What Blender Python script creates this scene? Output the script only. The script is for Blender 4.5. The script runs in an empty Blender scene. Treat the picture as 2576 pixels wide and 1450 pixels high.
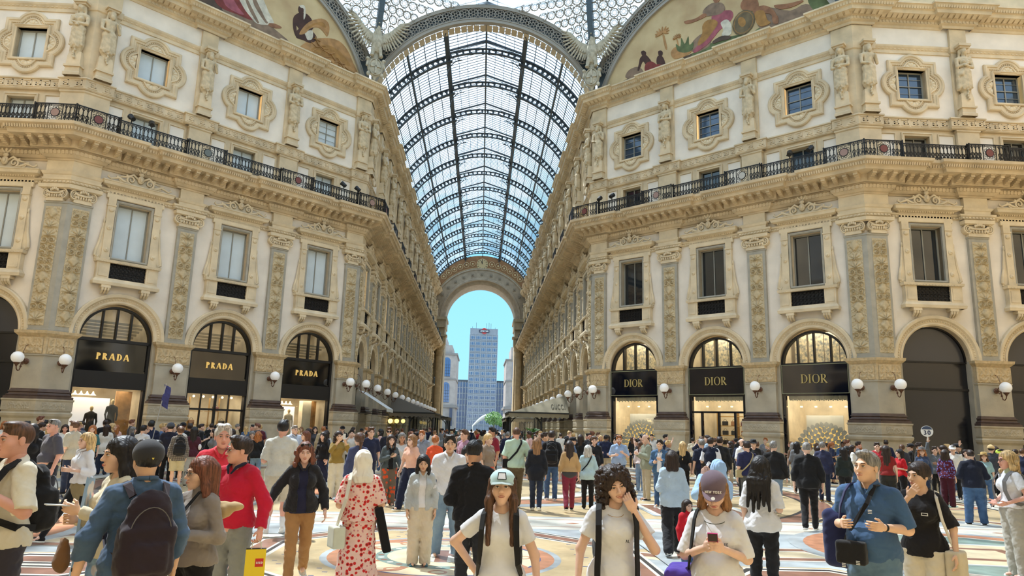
import bpy,math,random
import numpy as np
from mathutils import Vector,Matrix
# ------------------------------------------------------------------ camera, world, sun
SC=bpy.context.scene
COL=SC.collection
PI=math.pi
CAM=dict(f=1782.2913,yaw=0.0392,pit=0.1951,rol=0.0279,x=0.5194,y=-24.1263,z=1.9)
def setup_camera():
 c,s=math.cos(CAM['yaw']),math.sin(CAM['yaw'])
 fw=Vector((s,c,0));rt=Vector((c,-s,0));up=Vector((0,0,1))
 cp,sp=math.cos(CAM['pit']),math.sin(CAM['pit'])
 f2=fw*cp+up*sp;u2=-fw*sp+up*cp
 cr,sr=math.cos(CAM['rol']),math.sin(CAM['rol'])
 r3=rt*cr+u2*sr;u3=-rt*sr+u2*cr
 cd=bpy.data.cameras.new('camera');cam=bpy.data.objects.new('camera',cd);COL.objects.link(cam)
 cd.sensor_fit='HORIZONTAL';cd.sensor_width=36.0;cd.lens=36.0*CAM['f']/2576.0
 cd.clip_start=0.05;cd.clip_end=2000
 m=Matrix(((r3.x,u3.x,-f2.x,CAM['x']),(r3.y,u3.y,-f2.y,CAM['y']),(r3.z,u3.z,-f2.z,CAM['z']),(0,0,0,1)))
 cam.matrix_world=m
 SC.camera=cam
 return f2,r3,u3
FWD,RGT,UPV=setup_camera()
EYE=Vector((CAM['x'],CAM['y'],CAM['z']))
def ray(px,py):
 return FWD+RGT*((px-1288)/CAM['f'])-UPV*((py-725)/CAM['f'])
def srgb(r,g,b):
 def k(v):
  v /= 255.0
  return v/12.92 if v <= 0.04045 else ((v+0.055)/1.055)**2.4
 return (k(r),k(g),k(b),1.0)
world=bpy.data.worlds.new('world');SC.world=world;world.use_nodes=True
wn=world.node_tree;wn.nodes.clear()
wo=wn.nodes.new('ShaderNodeOutputWorld');wb=wn.nodes.new('ShaderNodeBackground')
wt=wn.nodes.new('ShaderNodeTexCoord');ws=wn.nodes.new('ShaderNodeSeparateXYZ');wr=wn.nodes.new('ShaderNodeValToRGB')
wn.links.new(wt.outputs['Generated'],ws.inputs[0]);wn.links.new(ws.outputs['Z'],wr.inputs[0])
wn.links.new(wr.outputs[0],wb.inputs[0]);wn.links.new(wb.outputs[0],wo.inputs[0])
e=wr.color_ramp.elements
e[0].position=0.0;e[0].color=srgb(122,150,160)
e[1].position=1.0;e[1].color=srgb(178,208,240)
for p,c in ((0.03,(118,166,182)),(0.26,(104,160,186)),(0.42,(196,216,232)),(0.7,(194,212,232))):
 q=e.new(p);q.color=srgb(*c)
wb.inputs[1].default_value=4.8
sl=bpy.data.lights.new('sun','SUN');so=bpy.data.objects.new('sun',sl);COL.objects.link(so)
sl.energy=17.0;sl.angle=0.012;sl.color=(1.0,0.97,0.92)
sundir=Vector((-0.42,0.50,1.10)).normalized()      # towards the sun: ahead of the camera, a little left, high
so.rotation_euler=sundir.to_track_quat('Z','Y').to_euler()
so.location=(0,0,90)
vs=SC.view_settings
vs.view_transform='Standard';vs.look='None';vs.gamma=1.0;vs.use_curve_mapping=False
vs.exposure=-0.92
SC.cycles.use_adaptive_sampling=True;SC.cycles.adaptive_threshold=0.02
SC.cycles.max_bounces=6;SC.cycles.diffuse_bounces=3;SC.cycles.glossy_bounces=3
SC.cycles.transparent_max_bounces=24;SC.cycles.transmission_bounces=4
SC.cycles.use_denoising=True
SC.cycles.caustics_reflective=False;SC.cycles.caustics_refractive=False
SC.cycles.sample_clamp_indirect=6.0
random.seed(7);RNG=np.random.default_rng(7)

# ------------------------------------------------------------------ materials
MATS={}
def mat(name,col,rough=0.7,metal=0.0,emit=None,estr=0.0,var=0.0,vscale=2.0,bump=0.0,bscale=20.0,spec=0.5,sheen=0.0,sub=0.0,var2=None):
 if name in MATS:return MATS[name]
 m=bpy.data.materials.new(name);m.use_nodes=True;nt=m.node_tree;b=nt.nodes['Principled BSDF']
 c=srgb(*col)
 b.inputs['Base Color'].default_value=c;b.inputs['Roughness'].default_value=rough
 b.inputs['Metallic'].default_value=metal;b.inputs['Specular IOR Level'].default_value=spec
 if sheen:b.inputs['Sheen Weight'].default_value=sheen
 if emit:b.inputs['Emission Color'].default_value=srgb(*emit);b.inputs['Emission Strength'].default_value=estr
 if sub:
  b.inputs['Subsurface Weight'].default_value=sub;b.inputs['Subsurface Radius'].default_value=(0.02,0.008,0.004)
 if var or bump:
  tc=nt.nodes.new('ShaderNodeTexCoord')
 if var:
  n=nt.nodes.new('ShaderNodeTexNoise');n.inputs['Scale'].default_value=vscale;n.inputs['Detail'].default_value=5
  nt.links.new(tc.outputs['Object'],n.inputs['Vector'])
  r=nt.nodes.new('ShaderNodeValToRGB');nt.links.new(n.outputs['Fac'],r.inputs[0])
  d=srgb(*(var2 or tuple(max(0,v*(1-var)) for v in col)));u=srgb(*tuple(min(255,v*(1+var*0.6)) for v in col))
  r.color_ramp.elements[0].position=0.3;r.color_ramp.elements[0].color=d
  r.color_ramp.elements[1].position=0.68;r.color_ramp.elements[1].color=u
  nt.links.new(r.outputs[0],b.inputs['Base Color'])
 if bump:
  n2=nt.nodes.new('ShaderNodeTexNoise');n2.inputs['Scale'].default_value=bscale;n2.inputs['Detail'].default_value=6
  nt.links.new(tc.outputs['Object'],n2.inputs['Vector'])
  bp=nt.nodes.new('ShaderNodeBump');bp.inputs['Strength'].default_value=bump;bp.inputs['Distance'].default_value=0.02
  nt.links.new(n2.outputs['Fac'],bp.inputs['Height']);nt.links.new(bp.outputs[0],b.inputs['Normal'])
 MATS[name]=m
 return m
def glassmat(name,tint=(225,238,250),transp=0.7,milk=0.25,gloss=0.08,rough=0.02):
 """a pane: lets light through, a share is scattered by dirt and a share mirrored"""
 if name in MATS:return MATS[name]
 m=bpy.data.materials.new(name);m.use_nodes=True;nt=m.node_tree;nt.nodes.clear()
 o=nt.nodes.new('ShaderNodeOutputMaterial');t=nt.nodes.new('ShaderNodeBsdfTransparent');t.inputs[0].default_value=srgb(*tint)
 g=nt.nodes.new('ShaderNodeBsdfGlossy');g.inputs['Roughness'].default_value=rough
 x=nt.nodes.new('ShaderNodeMixShader');x.inputs[0].default_value=gloss
 if milk:
  l=nt.nodes.new('ShaderNodeBsdfTranslucent');l.inputs[0].default_value=srgb(*tint)
  y=nt.nodes.new('ShaderNodeMixShader');y.inputs[0].default_value=milk
  nt.links.new(t.outputs[0],y.inputs[1]);nt.links.new(l.outputs[0],y.inputs[2]);nt.links.new(y.outputs[0],x.inputs[1])
  if name=='roof glass':
   n=nt.nodes.new('ShaderNodeTexNoise');n.inputs['Scale'].default_value=0.35;n.inputs['Detail'].default_value=3
   tc=nt.nodes.new('ShaderNodeTexCoord');nt.links.new(tc.outputs['Object'],n.inputs['Vector'])
   mr=nt.nodes.new('ShaderNodeMapRange');mr.inputs['From Min'].default_value=0.35;mr.inputs['From Max'].default_value=0.7
   mr.inputs['To Min'].default_value=milk*0.45;mr.inputs['To Max'].default_value=milk*1.7
   nt.links.new(n.outputs['Fac'],mr.inputs['Value']);nt.links.new(mr.outputs[0],y.inputs[0])
 else:
  nt.links.new(t.outputs[0],x.inputs[1])
 nt.links.new(g.outputs[0],x.inputs[2]);nt.links.new(x.outputs[0],o.inputs[0])
 MATS[name]=m
 return m
STONE=mat('ochre stone',(219,197,162),0.8,var=0.10,vscale=1.2,bump=0.25,bscale=9)
STONE2=mat('pale ochre stone',(228,209,176),0.8,var=0.08,vscale=1.5,bump=0.2,bscale=12)
CARVE=mat('carved ochre stone',(212,188,148),0.85,var=0.1,vscale=7,bump=0.4,bscale=18)
PLASTER=mat('cream plaster',(242,230,214),0.85,var=0.05,vscale=0.9,bump=0.1,bscale=30)
PIER=mat('grey pier stone',(190,180,160),0.75,var=0.08,vscale=1.5,bump=0.2,bscale=14)
PLINTH=mat('pale plinth stone',(190,178,155),0.75,var=0.1,vscale=2,bump=0.2,bscale=25)
DARKB=mat('dark red base stone',(92,74,66),0.45,var=0.12,vscale=4)
BLUEFR=mat('blue grey panel frame',(176,170,156),0.7,var=0.06,vscale=3)
RELIEF=mat('relief stone',(203,185,150),0.85,var=0.06,vscale=9,bump=0.15,bscale=30)
IRON=mat('black iron',(28,27,28),0.45,metal=0.3)
IRONG=mat('roof iron',(64,72,78),0.5,metal=0.2)
IRONB=mat('blue grey iron',(78,92,102),0.5,metal=0.2)
LATT=mat('lattice iron',(158,152,142),0.6)
BLACKG=mat('black gloss panel',(12,14,18),0.06,spec=0.8)
BLACKM=mat('black matt panel',(24,22,22),0.5)
NAVYG=mat('navy gloss panel',(8,14,28),0.06,spec=0.7)
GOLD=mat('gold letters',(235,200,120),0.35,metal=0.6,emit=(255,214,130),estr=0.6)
GOLDD=mat('dull gold letters',(200,180,120),0.4,metal=0.4)
BRASS=mat('dark bronze',(110,78,62),0.4,metal=0.5)
GLOBE=mat('opal globe',(250,250,248),0.25,emit=(255,250,245),estr=0.25)
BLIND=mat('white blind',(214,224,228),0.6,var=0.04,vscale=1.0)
WFRAME=mat('window frame grey',(150,148,138),0.6)
ROOFG=glassmat('roof glass',(232,242,250),0.7,0.26,0.05)
SHOPG=glassmat('shop glass',(235,238,235),0.9,0.0,0.10)
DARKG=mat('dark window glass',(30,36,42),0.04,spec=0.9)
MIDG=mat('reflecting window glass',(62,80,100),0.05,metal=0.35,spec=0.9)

# ------------------------------------------------------------------ mesh builder
class MB:
 def __init__(s):s.v=[];s.f=[];s.mi=[]
 def add(s,vs_,fs,mi=0):
  b=len(s.v);s.v.extend([tuple(map(float,p)) for p in vs_]);s.f.extend([tuple(b+i for i in f) for f in fs]);s.mi.extend([mi]*len(fs));return s
 def box(s,x0,x1,y0,y1,z0,z1,mi=0):
  v=[(x0,y0,z0),(x1,y0,z0),(x1,y1,z0),(x0,y1,z0),(x0,y0,z1),(x1,y0,z1),(x1,y1,z1),(x0,y1,z1)]
  return s.add(v,[(0,3,2,1),(4,5,6,7),(0,1,5,4),(1,2,6,5),(2,3,7,6),(3,0,4,7)],mi)
 def bar(s,p,q,w,d=None,mi=0,up=(0,0,1)):
  p=Vector(p);q=Vector(q);d=d or w;a=(q-p)
  if a.length<1e-9:return s
  a.normalize();u=Vector(up)
  if abs(a.dot(u))>0.95:u=Vector((0,1,0))
  x=a.cross(u).normalized()*w*0.5;y=a.cross(x).normalized()*d*0.5
  v=[p-x-y,p+x-y,p+x+y,p-x+y,q-x-y,q+x-y,q+x+y,q-x+y]
  return s.add(v,[(0,3,2,1),(4,5,6,7),(0,1,5,4),(1,2,6,5),(2,3,7,6),(3,0,4,7)],mi)
 def tube(s,pts,r,n=6,mi=0,closed=False,caps=True):
  pts=[Vector(p) for p in pts];m=len(pts)
  rr=r if hasattr(r,'__len__') else [r]*m
  vs_=[];prev=None
  for i,p in enumerate(pts):
   if closed:t=pts[(i+1) % m]-pts[i-1]
   else:t=pts[min(i+1,m-1)]-pts[max(i-1,0)]
   if t.length<1e-9:t=Vector((0,0,1))
   t.normalize()
   if prev is None:
    u=t.orthogonal().normalized()
   else:
    u=(prev-t*prev.dot(t))
    u=u.normalized() if u.length>1e-6 else t.orthogonal().normalized()
   prev=u;w=t.cross(u)
   for k in range(n):
    a=2*PI*k/n;vs_.append(p+(u*math.cos(a)+w*math.sin(a))*rr[i])
  fs=[]
  for i in range(m if closed else m-1):
   j=(i+1) % m
   for k in range(n):
    l=(k+1) % n;fs.append((i*n+k,i*n+l,j*n+l,j*n+k))
  if caps and not closed:
   fs.append(tuple(range(n-1,-1,-1)));fs.append(tuple((m-1)*n+k for k in range(n)))
  return s.add(vs_,fs,mi)
 def ball(s,c,r,n=10,m=7,mi=0):
  rx,ry,rz=r if hasattr(r,'__len__') else (r,r,r)
  vs_=[(c[0],c[1],c[2]+rz)]
  for i in range(1,m):
   a=PI*i/m
   for k in range(n):
    b=2*PI*k/n;vs_.append((c[0]+rx*math.sin(a)*math.cos(b),c[1]+ry*math.sin(a)*math.sin(b),c[2]+rz*math.cos(a)))
  vs_.append((c[0],c[1],c[2]-rz));L=len(vs_)-1;fs=[]
  for k in range(n):fs.append((0,1+k,1+(k+1) % n))
  for i in range(m-2):
   for k in range(n):
    fs.append((1+i*n+k,1+(i+1)*n+k,1+(i+1)*n+(k+1) % n,1+i*n+(k+1) % n))
  for k in range(n):fs.append((L,1+(m-2)*n+(k+1) % n,1+(m-2)*n+k))
  return s.add(vs_,fs,mi)
 def lathe(s,prof,c=(0,0,0),n=16,mi=0,caps=True):
  vs_=[];fs=[];m=len(prof)
  for r,z in prof:
   for k in range(n):
    a=2*PI*k/n;vs_.append((c[0]+r*math.cos(a),c[1]+r*math.sin(a),c[2]+z))
  for i in range(m-1):
   for k in range(n):
    l=(k+1) % n;fs.append((i*n+k,i*n+l,(i+1)*n+l,(i+1)*n+k))
  if caps:fs.append(tuple(range(n-1,-1,-1)));fs.append(tuple((m-1)*n+k for k in range(n)))
  return s.add(vs_,fs,mi)
 def prism(s,poly,y0,y1,mi=0):
  """2-D outline (x,z), extruded from y0 (front) to y1 (back)"""
  n=len(poly);vs_=[(x,y0,z) for x,z in poly]+[(x,y1,z) for x,z in poly]
  fs=[tuple(range(n)),tuple(range(2*n-1,n-1,-1))]
  fs += [(i,n+i,n+(i+1) % n,(i+1) % n) for i in range(n)]
  return s.add(vs_,fs,mi)
 def grid(s,P,mi=0,closed_u=False):
  """P: array (a,b,3)"""
  P=np.asarray(P);a,b=P.shape[:2];base=P.reshape(-1,3)
  fs=[]
  for i in range(a if closed_u else a-1):
   j=(i+1) % a
   for k in range(b-1):fs.append((i*b+k,j*b+k,j*b+k+1,i*b+k+1))
  return s.add(base,fs,mi)
 def build(s,name,mats,parent=None,smooth=False,loc=None,rotz=None):
  me=bpy.data.meshes.new(name);me.from_pydata(s.v,[],s.f)
  ml=mats if isinstance(mats,(list,tuple)) else [mats]
  for m in ml:me.materials.append(m)
  if len(ml)>1:me.polygons.foreach_set('material_index',s.mi)
  if smooth:me.polygons.foreach_set('use_smooth',[True]*len(me.polygons))
  me.update()
  o=bpy.data.objects.new(name,me);COL.objects.link(o)
  if parent is not None:o.parent=parent
  if loc is not None:o.location=loc
  if rotz is not None:o.rotation_euler=(0,0,rotz)
  return o
def sharp(o,ang=40):
 """smooth shading with sharp edges above an angle"""
 me=o.data
 me.polygons.foreach_set('use_smooth',[True]*len(me.polygons))
 me.set_sharp_from_angle(angle=math.radians(ang))
 return o
def tag(o,label=None,cat=None,group=None,kind=None):
 if label:o['label']=label
 if cat:o['category']=cat
 if group:o['group']=group
 if kind:o['kind']=kind
 return o
def empty(name,loc=(0,0,0),rz=0,label=None,cat=None,group=None,kind=None):
 o=bpy.data.objects.new(name,None);COL.objects.link(o);o.location=loc;o.rotation_euler=(0,0,rz)
 o.empty_display_size=0.1
 return tag(o,label,cat,group,kind)
KIDS={}
def children(o):return [c for c in o.children]
def copy_tree(o,parent=None,loc=None,rz=None,label=None,group=None,name=None,mats=None):
 c=o.copy();COL.objects.link(c);c.parent=parent
 if loc is not None:c.location=loc
 if rz is not None:c.rotation_euler=(0,0,rz)
 if label:c['label']=label
 if group:c['group']=group
 if name:c.name=name
 for ch in list(o.children):copy_tree(ch,c)
 return c
def setmat(o,m):
 """give this one object its own material on slot 0 without touching the shared mesh"""
 if len(o.material_slots):
  o.material_slots[0].link='OBJECT';o.material_slots[0].material=m
 return o
def child(o,stem):
 return [c for c in o.children if c.name.split('.')[0]==stem]

# plan-path helpers (left to right as seen from inside; outward = towards the viewer)
def offset_path(path,off):
 P=[Vector((p[0],p[1])) for p in path];n=len(P);out=[]
 for i in range(n):
  a=(P[i]-P[i-1]).normalized() if i>0 else None
  b=(P[i+1]-P[i]).normalized() if i<n-1 else None
  if a is None:a=b
  if b is None:b=a
  na=Vector((a.y,-a.x));nb=Vector((b.y,-b.x));m=(na+nb)
  if m.length<1e-6:m=na
  m.normalize();k=off/max(0.35,m.dot(na))
  out.append(P[i]+m*k)
 return out
def sweep(mb,path,prof,mi=0):
 """prof: list of (off,z) bottom to top along the outline"""
 rows=[]
 for off,z in prof:
  rows.append([(p.x,p.y,z) for p in offset_path(path,off)])
 P=np.array(rows).transpose(1,0,2)
 mb.grid(P,mi)
 n=len(rows)
 return mb
def letters(text,h,wt=0.16,thin=0.06,gap=0.22,serif=True):
 """roman capitals as filled outlines: list of convex quads (x,z) with x advancing"""
 quads=[];x=0.0
 def bar(x0,z0,x1,z1,w):
  dx,dz=x1-x0,z1-z0;L=math.hypot(dx,dz);nx,nz=-dz/L*w/2,dx/L*w/2
  return [(x0+nx,z0+nz),(x1+nx,z1+nz),(x1-nx,z1-nz),(x0-nx,z0-nz)]
 def arc(cx,cz,rx,rz,a0,a1,w0,w1,n=12):
  out=[]
  for i in range(n):
   t0=a0+(a1-a0)*i/n;t1=a0+(a1-a0)*(i+1)/n
   def wd(t):return w1+(w0-w1)*abs(math.cos(t))
   o0=(cx+(rx)*math.cos(t0),cz+rz*math.sin(t0));o1=(cx+rx*math.cos(t1),cz+rz*math.sin(t1))
   i0=(cx+(rx-wd(t0))*math.cos(t0),cz+(rz-w1)*math.sin(t0));i1=(cx+(rx-wd(t1))*math.cos(t1),cz+(rz-w1)*math.sin(t1))
   out.append([o0,o1,i1,i0])
  return out
 for ch in text:
  w=0.62;q=[]
  def sf(xc,z,l=0.2):
   if serif:q.append([(xc-l/2,z),(xc+l/2,z),(xc+l/2,z+0.045),(xc-l/2,z+0.045)])
  if ch=='P' or ch=='R':
   q.append([(0.08,0),(0.08+wt,0),(0.08+wt,1),(0.08,1)]);sf(0.08+wt/2,0,0.3);sf(0.05+wt/2,0.955,0.2)
   q += arc(0.28,0.74,0.32,0.26,-PI/2,PI/2,wt,thin)
   q.append([(0.16,1-thin),(0.28,1-thin),(0.28,1),(0.16,1)]);q.append([(0.16,0.48),(0.28,0.48),(0.28,0.48+thin),(0.16,0.48+thin)])
   if ch=='R':q.append(bar(0.3,0.5,0.66,0.0,wt));sf(0.68,0,0.16)
   w=0.62 if ch=='P' else 0.76
  elif ch=='A':
   q.append(bar(0.05,0,0.36,1.0,thin*1.2));q.append(bar(0.70,0,0.40,1.0,wt));q.append([(0.16,0.28),(0.6,0.28),(0.6,0.28+thin),(0.16,0.28+thin)])
   sf(0.06,0,0.22);sf(0.70,0,0.26);w=0.78
  elif ch=='D':
   q.append([(0.08,0),(0.08+wt,0),(0.08+wt,1),(0.08,1)]);sf(0.1,0,0.16);sf(0.1,0.955,0.16)
   q += arc(0.28,0.5,0.48,0.5,-PI/2,PI/2,wt,thin,16)
   q.append([(0.16,1-thin),(0.28,1-thin),(0.28,1),(0.16,1)]);q.append([(0.16,0),(0.28,0),(0.28,thin),(0.16,thin)]);w=0.78
  elif ch=='I':
   q.append([(0.1,0),(0.1+wt,0),(0.1+wt,1),(0.1,1)]);sf(0.1+wt/2,0,0.3);sf(0.1+wt/2,0.955,0.3);w=0.36
  elif ch=='O':
   q += arc(0.44,0.5,0.42,0.52,0,2*PI,wt,thin,24);w=0.88
  elif ch=='C' or ch=='G':
   q += arc(0.44,0.5,0.40,0.52,0.7,2*PI-0.7,wt,thin,20);w=0.8
   if ch=='G':q.append([(0.6,0.1),(0.72,0.1),(0.72,0.45),(0.6,0.45)])
  elif ch=='U':
   q.append([(0.08,0.3),(0.08+wt,0.3),(0.08+wt,1),(0.08,1)]);q.append([(0.62,0.3),(0.62+thin,0.3),(0.62+thin,1),(0.62,1)]);q += arc(0.38,0.3,0.3,0.3,PI,2*PI,wt,thin,10);w=0.76
  elif ch=='M':
   q.append([(0.08,0),(0.08+wt,0),(0.08+wt,1),(0.08,1)]);q.append([(0.72,0),(0.72+wt,0),(0.72+wt,1),(0.72,1)]);q.append(bar(0.14,0.95,0.48,0.1,wt));q.append(bar(0.48,0.1,0.8,0.95,wt));w=0.98
  elif ch=='T':
   q.append([(0.26,0),(0.26+wt,0),(0.26+wt,1),(0.26,1)]);q.append([(0.02,1-wt*0.9),(0.68,1-wt*0.9),(0.68,1),(0.02,1)]);w=0.7
  elif ch=='N':
   q.append([(0.08,0),(0.08+wt,0),(0.08+wt,1),(0.08,1)]);q.append([(0.6,0),(0.6+wt,0),(0.6+wt,1),(0.6,1)]);q.append(bar(0.14,0.95,0.68,0.05,wt));w=0.86
  elif ch=='E' or ch=='L' or ch=='F' or ch=='B':
   q.append([(0.08,0),(0.08+wt,0),(0.08+wt,1),(0.08,1)]);q.append([(0.08,0),(0.58,0),(0.58,wt*0.8),(0.08,wt*0.8)]) if ch != 'F' else None
   if ch != 'L':
    q.append([(0.08,1-wt*0.8),(0.58,1-wt*0.8),(0.58,1),(0.08,1)]);q.append([(0.08,0.45),(0.5,0.45),(0.5,0.45+wt*0.8),(0.08,0.45+wt*0.8)])
   if ch=='B':q.append([(0.52,0.05),(0.64,0.05),(0.64,0.93),(0.52,0.93)])
   w=0.68
  elif ch=='W':
   for a,b_ in (((0.04,1),(0.26,0)),((0.26,0),(0.48,0.9)),((0.48,0.9),(0.7,0)),((0.7,0),(0.92,1))):q.append(bar(*a,*b_,wt*0.9))
   w=1.0
  elif ch=='Y':
   q.append(bar(0.04,1,0.36,0.45,wt));q.append(bar(0.68,1,0.36,0.45,wt));q.append(bar(0.36,0,0.36,0.5,wt));w=0.74
  elif ch=='K':
   q.append([(0.08,0),(0.08+wt,0),(0.08+wt,1),(0.08,1)]);q.append(bar(0.2,0.4,0.64,1,wt));q.append(bar(0.3,0.55,0.66,0,wt));w=0.74
  elif ch=='3':
   q += arc(0.3,0.74,0.28,0.26,-PI/2,PI*0.8,wt,wt,12);q += arc(0.3,0.27,0.32,0.29,-PI*0.8,PI/2,wt,wt,12);w=0.72
  elif ch=='0':
   q += arc(0.34,0.5,0.32,0.52,0,2*PI,wt,wt,20);w=0.74
  elif ch=='S':
   q += arc(0.32,0.74,0.26,0.26,0.4,PI*1.5,wt,wt,12);q += arc(0.32,0.27,0.28,0.27,-PI*0.85,PI/2,wt,wt,12);w=0.7
  elif ch=='V':
   q.append(bar(0.04,1,0.36,0,wt));q.append(bar(0.68,1,0.36,0,thin*1.3));w=0.74
  else:w=0.4
  for k in q:quads.append([((x+a)*h,b_*h) for a,b_ in k])
  x += w+gap
 W=(x-gap)*h
 return [[(a-W/2,b_) for a,b_ in k] for k in quads],W
def lettering(name,text,h,m,parent=None,y0=-0.03,y1=0.0,z=0.0,x=0.0,**kw):
 q,W=letters(text,h,**kw);mb=MB()
 for k in q:
  # wind so the front faces the viewer (-y)
  A=sum(k[i][0]*k[(i+1) % 4][1]-k[(i+1) % 4][0]*k[i][1] for i in range(4))
  if A<0:k=k[::-1]
  mb.prism([(a+x,b+z) for a,b in k],y0,y1)
 return mb.build(name,m,parent)
# ------------------------------------------------------------------ implicit surfaces -> meshes (bodies, cloth, statues)
def V3(p):return np.array(p,dtype=np.float32)
def rot_xyz(rx=0,ry=0,rz=0):
 return np.array(Matrix.Rotation(rz,3,'Z') @ Matrix.Rotation(ry,3,'Y') @ Matrix.Rotation(rx,3,'X'),dtype=np.float32)
class Field:
 def __init__(s):s.p=[];s.cuts=[];s.folds=[]
 def cap(s,a,b,ra,rb=None,k=0.03,flat=None,ff=1.0,op='u'):
  """round cone from a to b; flat: axis along which it is ff times as thick"""
  s.p.append(('cap',V3(a),V3(b),ra,ra if rb is None else rb,None if flat is None else V3(flat),ff,k,op));return s
 def ell(s,c,r,R=None,k=0.03,op='u'):
  s.p.append(('ell',V3(c),V3(r),R,k,op));return s
 def box(s,c,hf,rd=0.01,R=None,k=0.01,op='u'):
  s.p.append(('box',V3(c),V3(hf),rd,R,k,op));return s
 def cut(s,n,d):s.cuts.append((V3(n),d));return s          # keeps n.p < d
 def fold(s,amp,freq,seed=0,aniso=(1,1,1)):s.folds.append((amp,freq,seed,aniso));return s
 def bounds(s):
  lo=np.full(3,1e9);hi=-lo
  for p in s.p:
   if p[-1] != 'u':continue
   if p[0]=='cap':
    r=max(p[3],p[4])*max(1,p[6]);a=np.minimum(p[1],p[2])-r;b=np.maximum(p[1],p[2])+r
   elif p[0]=='ell':r=float(max(p[2])) if p[3] is not None else p[2];a=p[1]-r;b=p[1]+r
   else:r=float(np.linalg.norm(p[2]))+p[3];a=p[1]-r;b=p[1]+r
   lo=np.minimum(lo,a);hi=np.maximum(hi,b)
  return lo-0.02,hi+0.02
 def mesh(s,h,lo=None,hi=None):
  l0,h0=s.bounds()
  lo=l0 if lo is None else np.maximum(lo,l0);hi=h0 if hi is None else np.minimum(hi,h0)
  lo=np.asarray(lo,float)-2*h;n=np.ceil((np.asarray(hi)-lo)/h).astype(int)+3
  F=np.full(n,0.5,np.float32)
  ax=[(lo[i]+h*np.arange(n[i])).astype(np.float32) for i in range(3)]
  for p in s.p:
   k=p[-2];op=p[-1];mg=k+3*h+0.02
   if p[0]=='cap':
    r=max(p[3],p[4])*max(1,p[6]);a=np.minimum(p[1],p[2])-r;b=np.maximum(p[1],p[2])+r
   elif p[0]=='ell':r=float(max(p[2])) if p[3] is not None else p[2];a=p[1]-r;b=p[1]+r
   else:r=float(np.linalg.norm(p[2]))+p[3];a=p[1]-r;b=p[1]+r
   i0=np.clip(np.floor((a-mg-lo)/h).astype(int),0,n);i1=np.clip(np.ceil((b+mg-lo)/h).astype(int)+1,0,n)
   if (i1 <= i0).any():continue
   sl=tuple(slice(i0[j],i1[j]) for j in range(3))
   X=ax[0][sl[0]][:,None,None];Y=ax[1][sl[1]][None,:,None];Z=ax[2][sl[2]][None,None,:]
   if p[0]=='cap':
    A,B,ra,rb,fl,ff=p[1:7];d=B-A;L2=float(d@d)+1e-12
    t=np.clip(((X-A[0])*d[0]+(Y-A[1])*d[1]+(Z-A[2])*d[2])/L2,0,1)
    qx=X-A[0]-t*d[0];qy=Y-A[1]-t*d[1];qz=Z-A[2]-t*d[2]
    r=ra+(rb-ra)*t
    if fl is not None:
     c=qx*fl[0]+qy*fl[1]+qz*fl[2];g=1/ff-1
     qx=qx+c*g*fl[0];qy=qy+c*g*fl[1];qz=qz+c*g*fl[2]
    D=np.sqrt(qx*qx+qy*qy+qz*qz)-r
    if fl is not None and ff<1:D=D*max(ff,0.45)
   elif p[0]=='ell':
    c,r,R=p[1:4];x=X-c[0];y=Y-c[1];z=Z-c[2]
    if R is not None:x,y,z=(R[0,0]*x+R[1,0]*y+R[2,0]*z,R[0,1]*x+R[1,1]*y+R[2,1]*z,R[0,2]*x+R[1,2]*y+R[2,2]*z)
    k0=np.sqrt((x/r[0])**2+(y/r[1])**2+(z/r[2])**2);k1=np.sqrt((x/r[0]**2)**2+(y/r[1]**2)**2+(z/r[2]**2)**2)+1e-6
    D=k0*(k0-1)/k1
   else:
    c,hf,rd,R=p[1:5];x=X-c[0];y=Y-c[1];z=Z-c[2]
    if R is not None:x,y,z=(R[0,0]*x+R[1,0]*y+R[2,0]*z,R[0,1]*x+R[1,1]*y+R[2,1]*z,R[0,2]*x+R[1,2]*y+R[2,2]*z)
    x=np.abs(x)-hf[0]+0*y+0*z;y=np.abs(y)-hf[1]+0*x;z=np.abs(z)-hf[2]+0*x
    D=np.sqrt(np.maximum(x,0)**2+np.maximum(y,0)**2+np.maximum(z,0)**2)+np.minimum(np.maximum(x,np.maximum(y,z)),0)-rd
   G=F[sl]
   if op=='u':
    hh=np.maximum(k-np.abs(G-D),0)/max(k,1e-6);F[sl]=np.minimum(G,D)-hh*hh*k*0.25
   else:
    D=-D;hh=np.maximum(k-np.abs(G-D),0)/max(k,1e-6);F[sl]=np.maximum(G,D)+hh*hh*k*0.25
  for nrm,d in s.cuts:
   D=(ax[0][:,None,None]*nrm[0]+ax[1][None,:,None]*nrm[1]+ax[2][None,None,:]*nrm[2])-d
   F=np.maximum(F,D)
  if s.folds:
   I=np.argwhere(np.abs(F)<0.06);P=I*h+lo;val=np.zeros(len(I))
   for amp,fr,seed,an in s.folds:
    rg=np.random.default_rng(seed)
    for o in range(4):
     kv=rg.normal(size=3)*np.array(an);kv *= fr*(0.7+0.5*o)/max(np.linalg.norm(kv),1e-6);k2=rg.normal(size=3)*fr*0.5
     w_=np.sin(P@kv+2.0*np.sin(P@k2+o)+rg.uniform(0,6));val += amp*(0.5/(1+0.5*o))*(1-1.9*np.abs(w_)**1.4)
   F[I[:,0],I[:,1],I[:,2]] += val.astype(np.float32)
  return surface_nets(F,lo,h)
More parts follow.
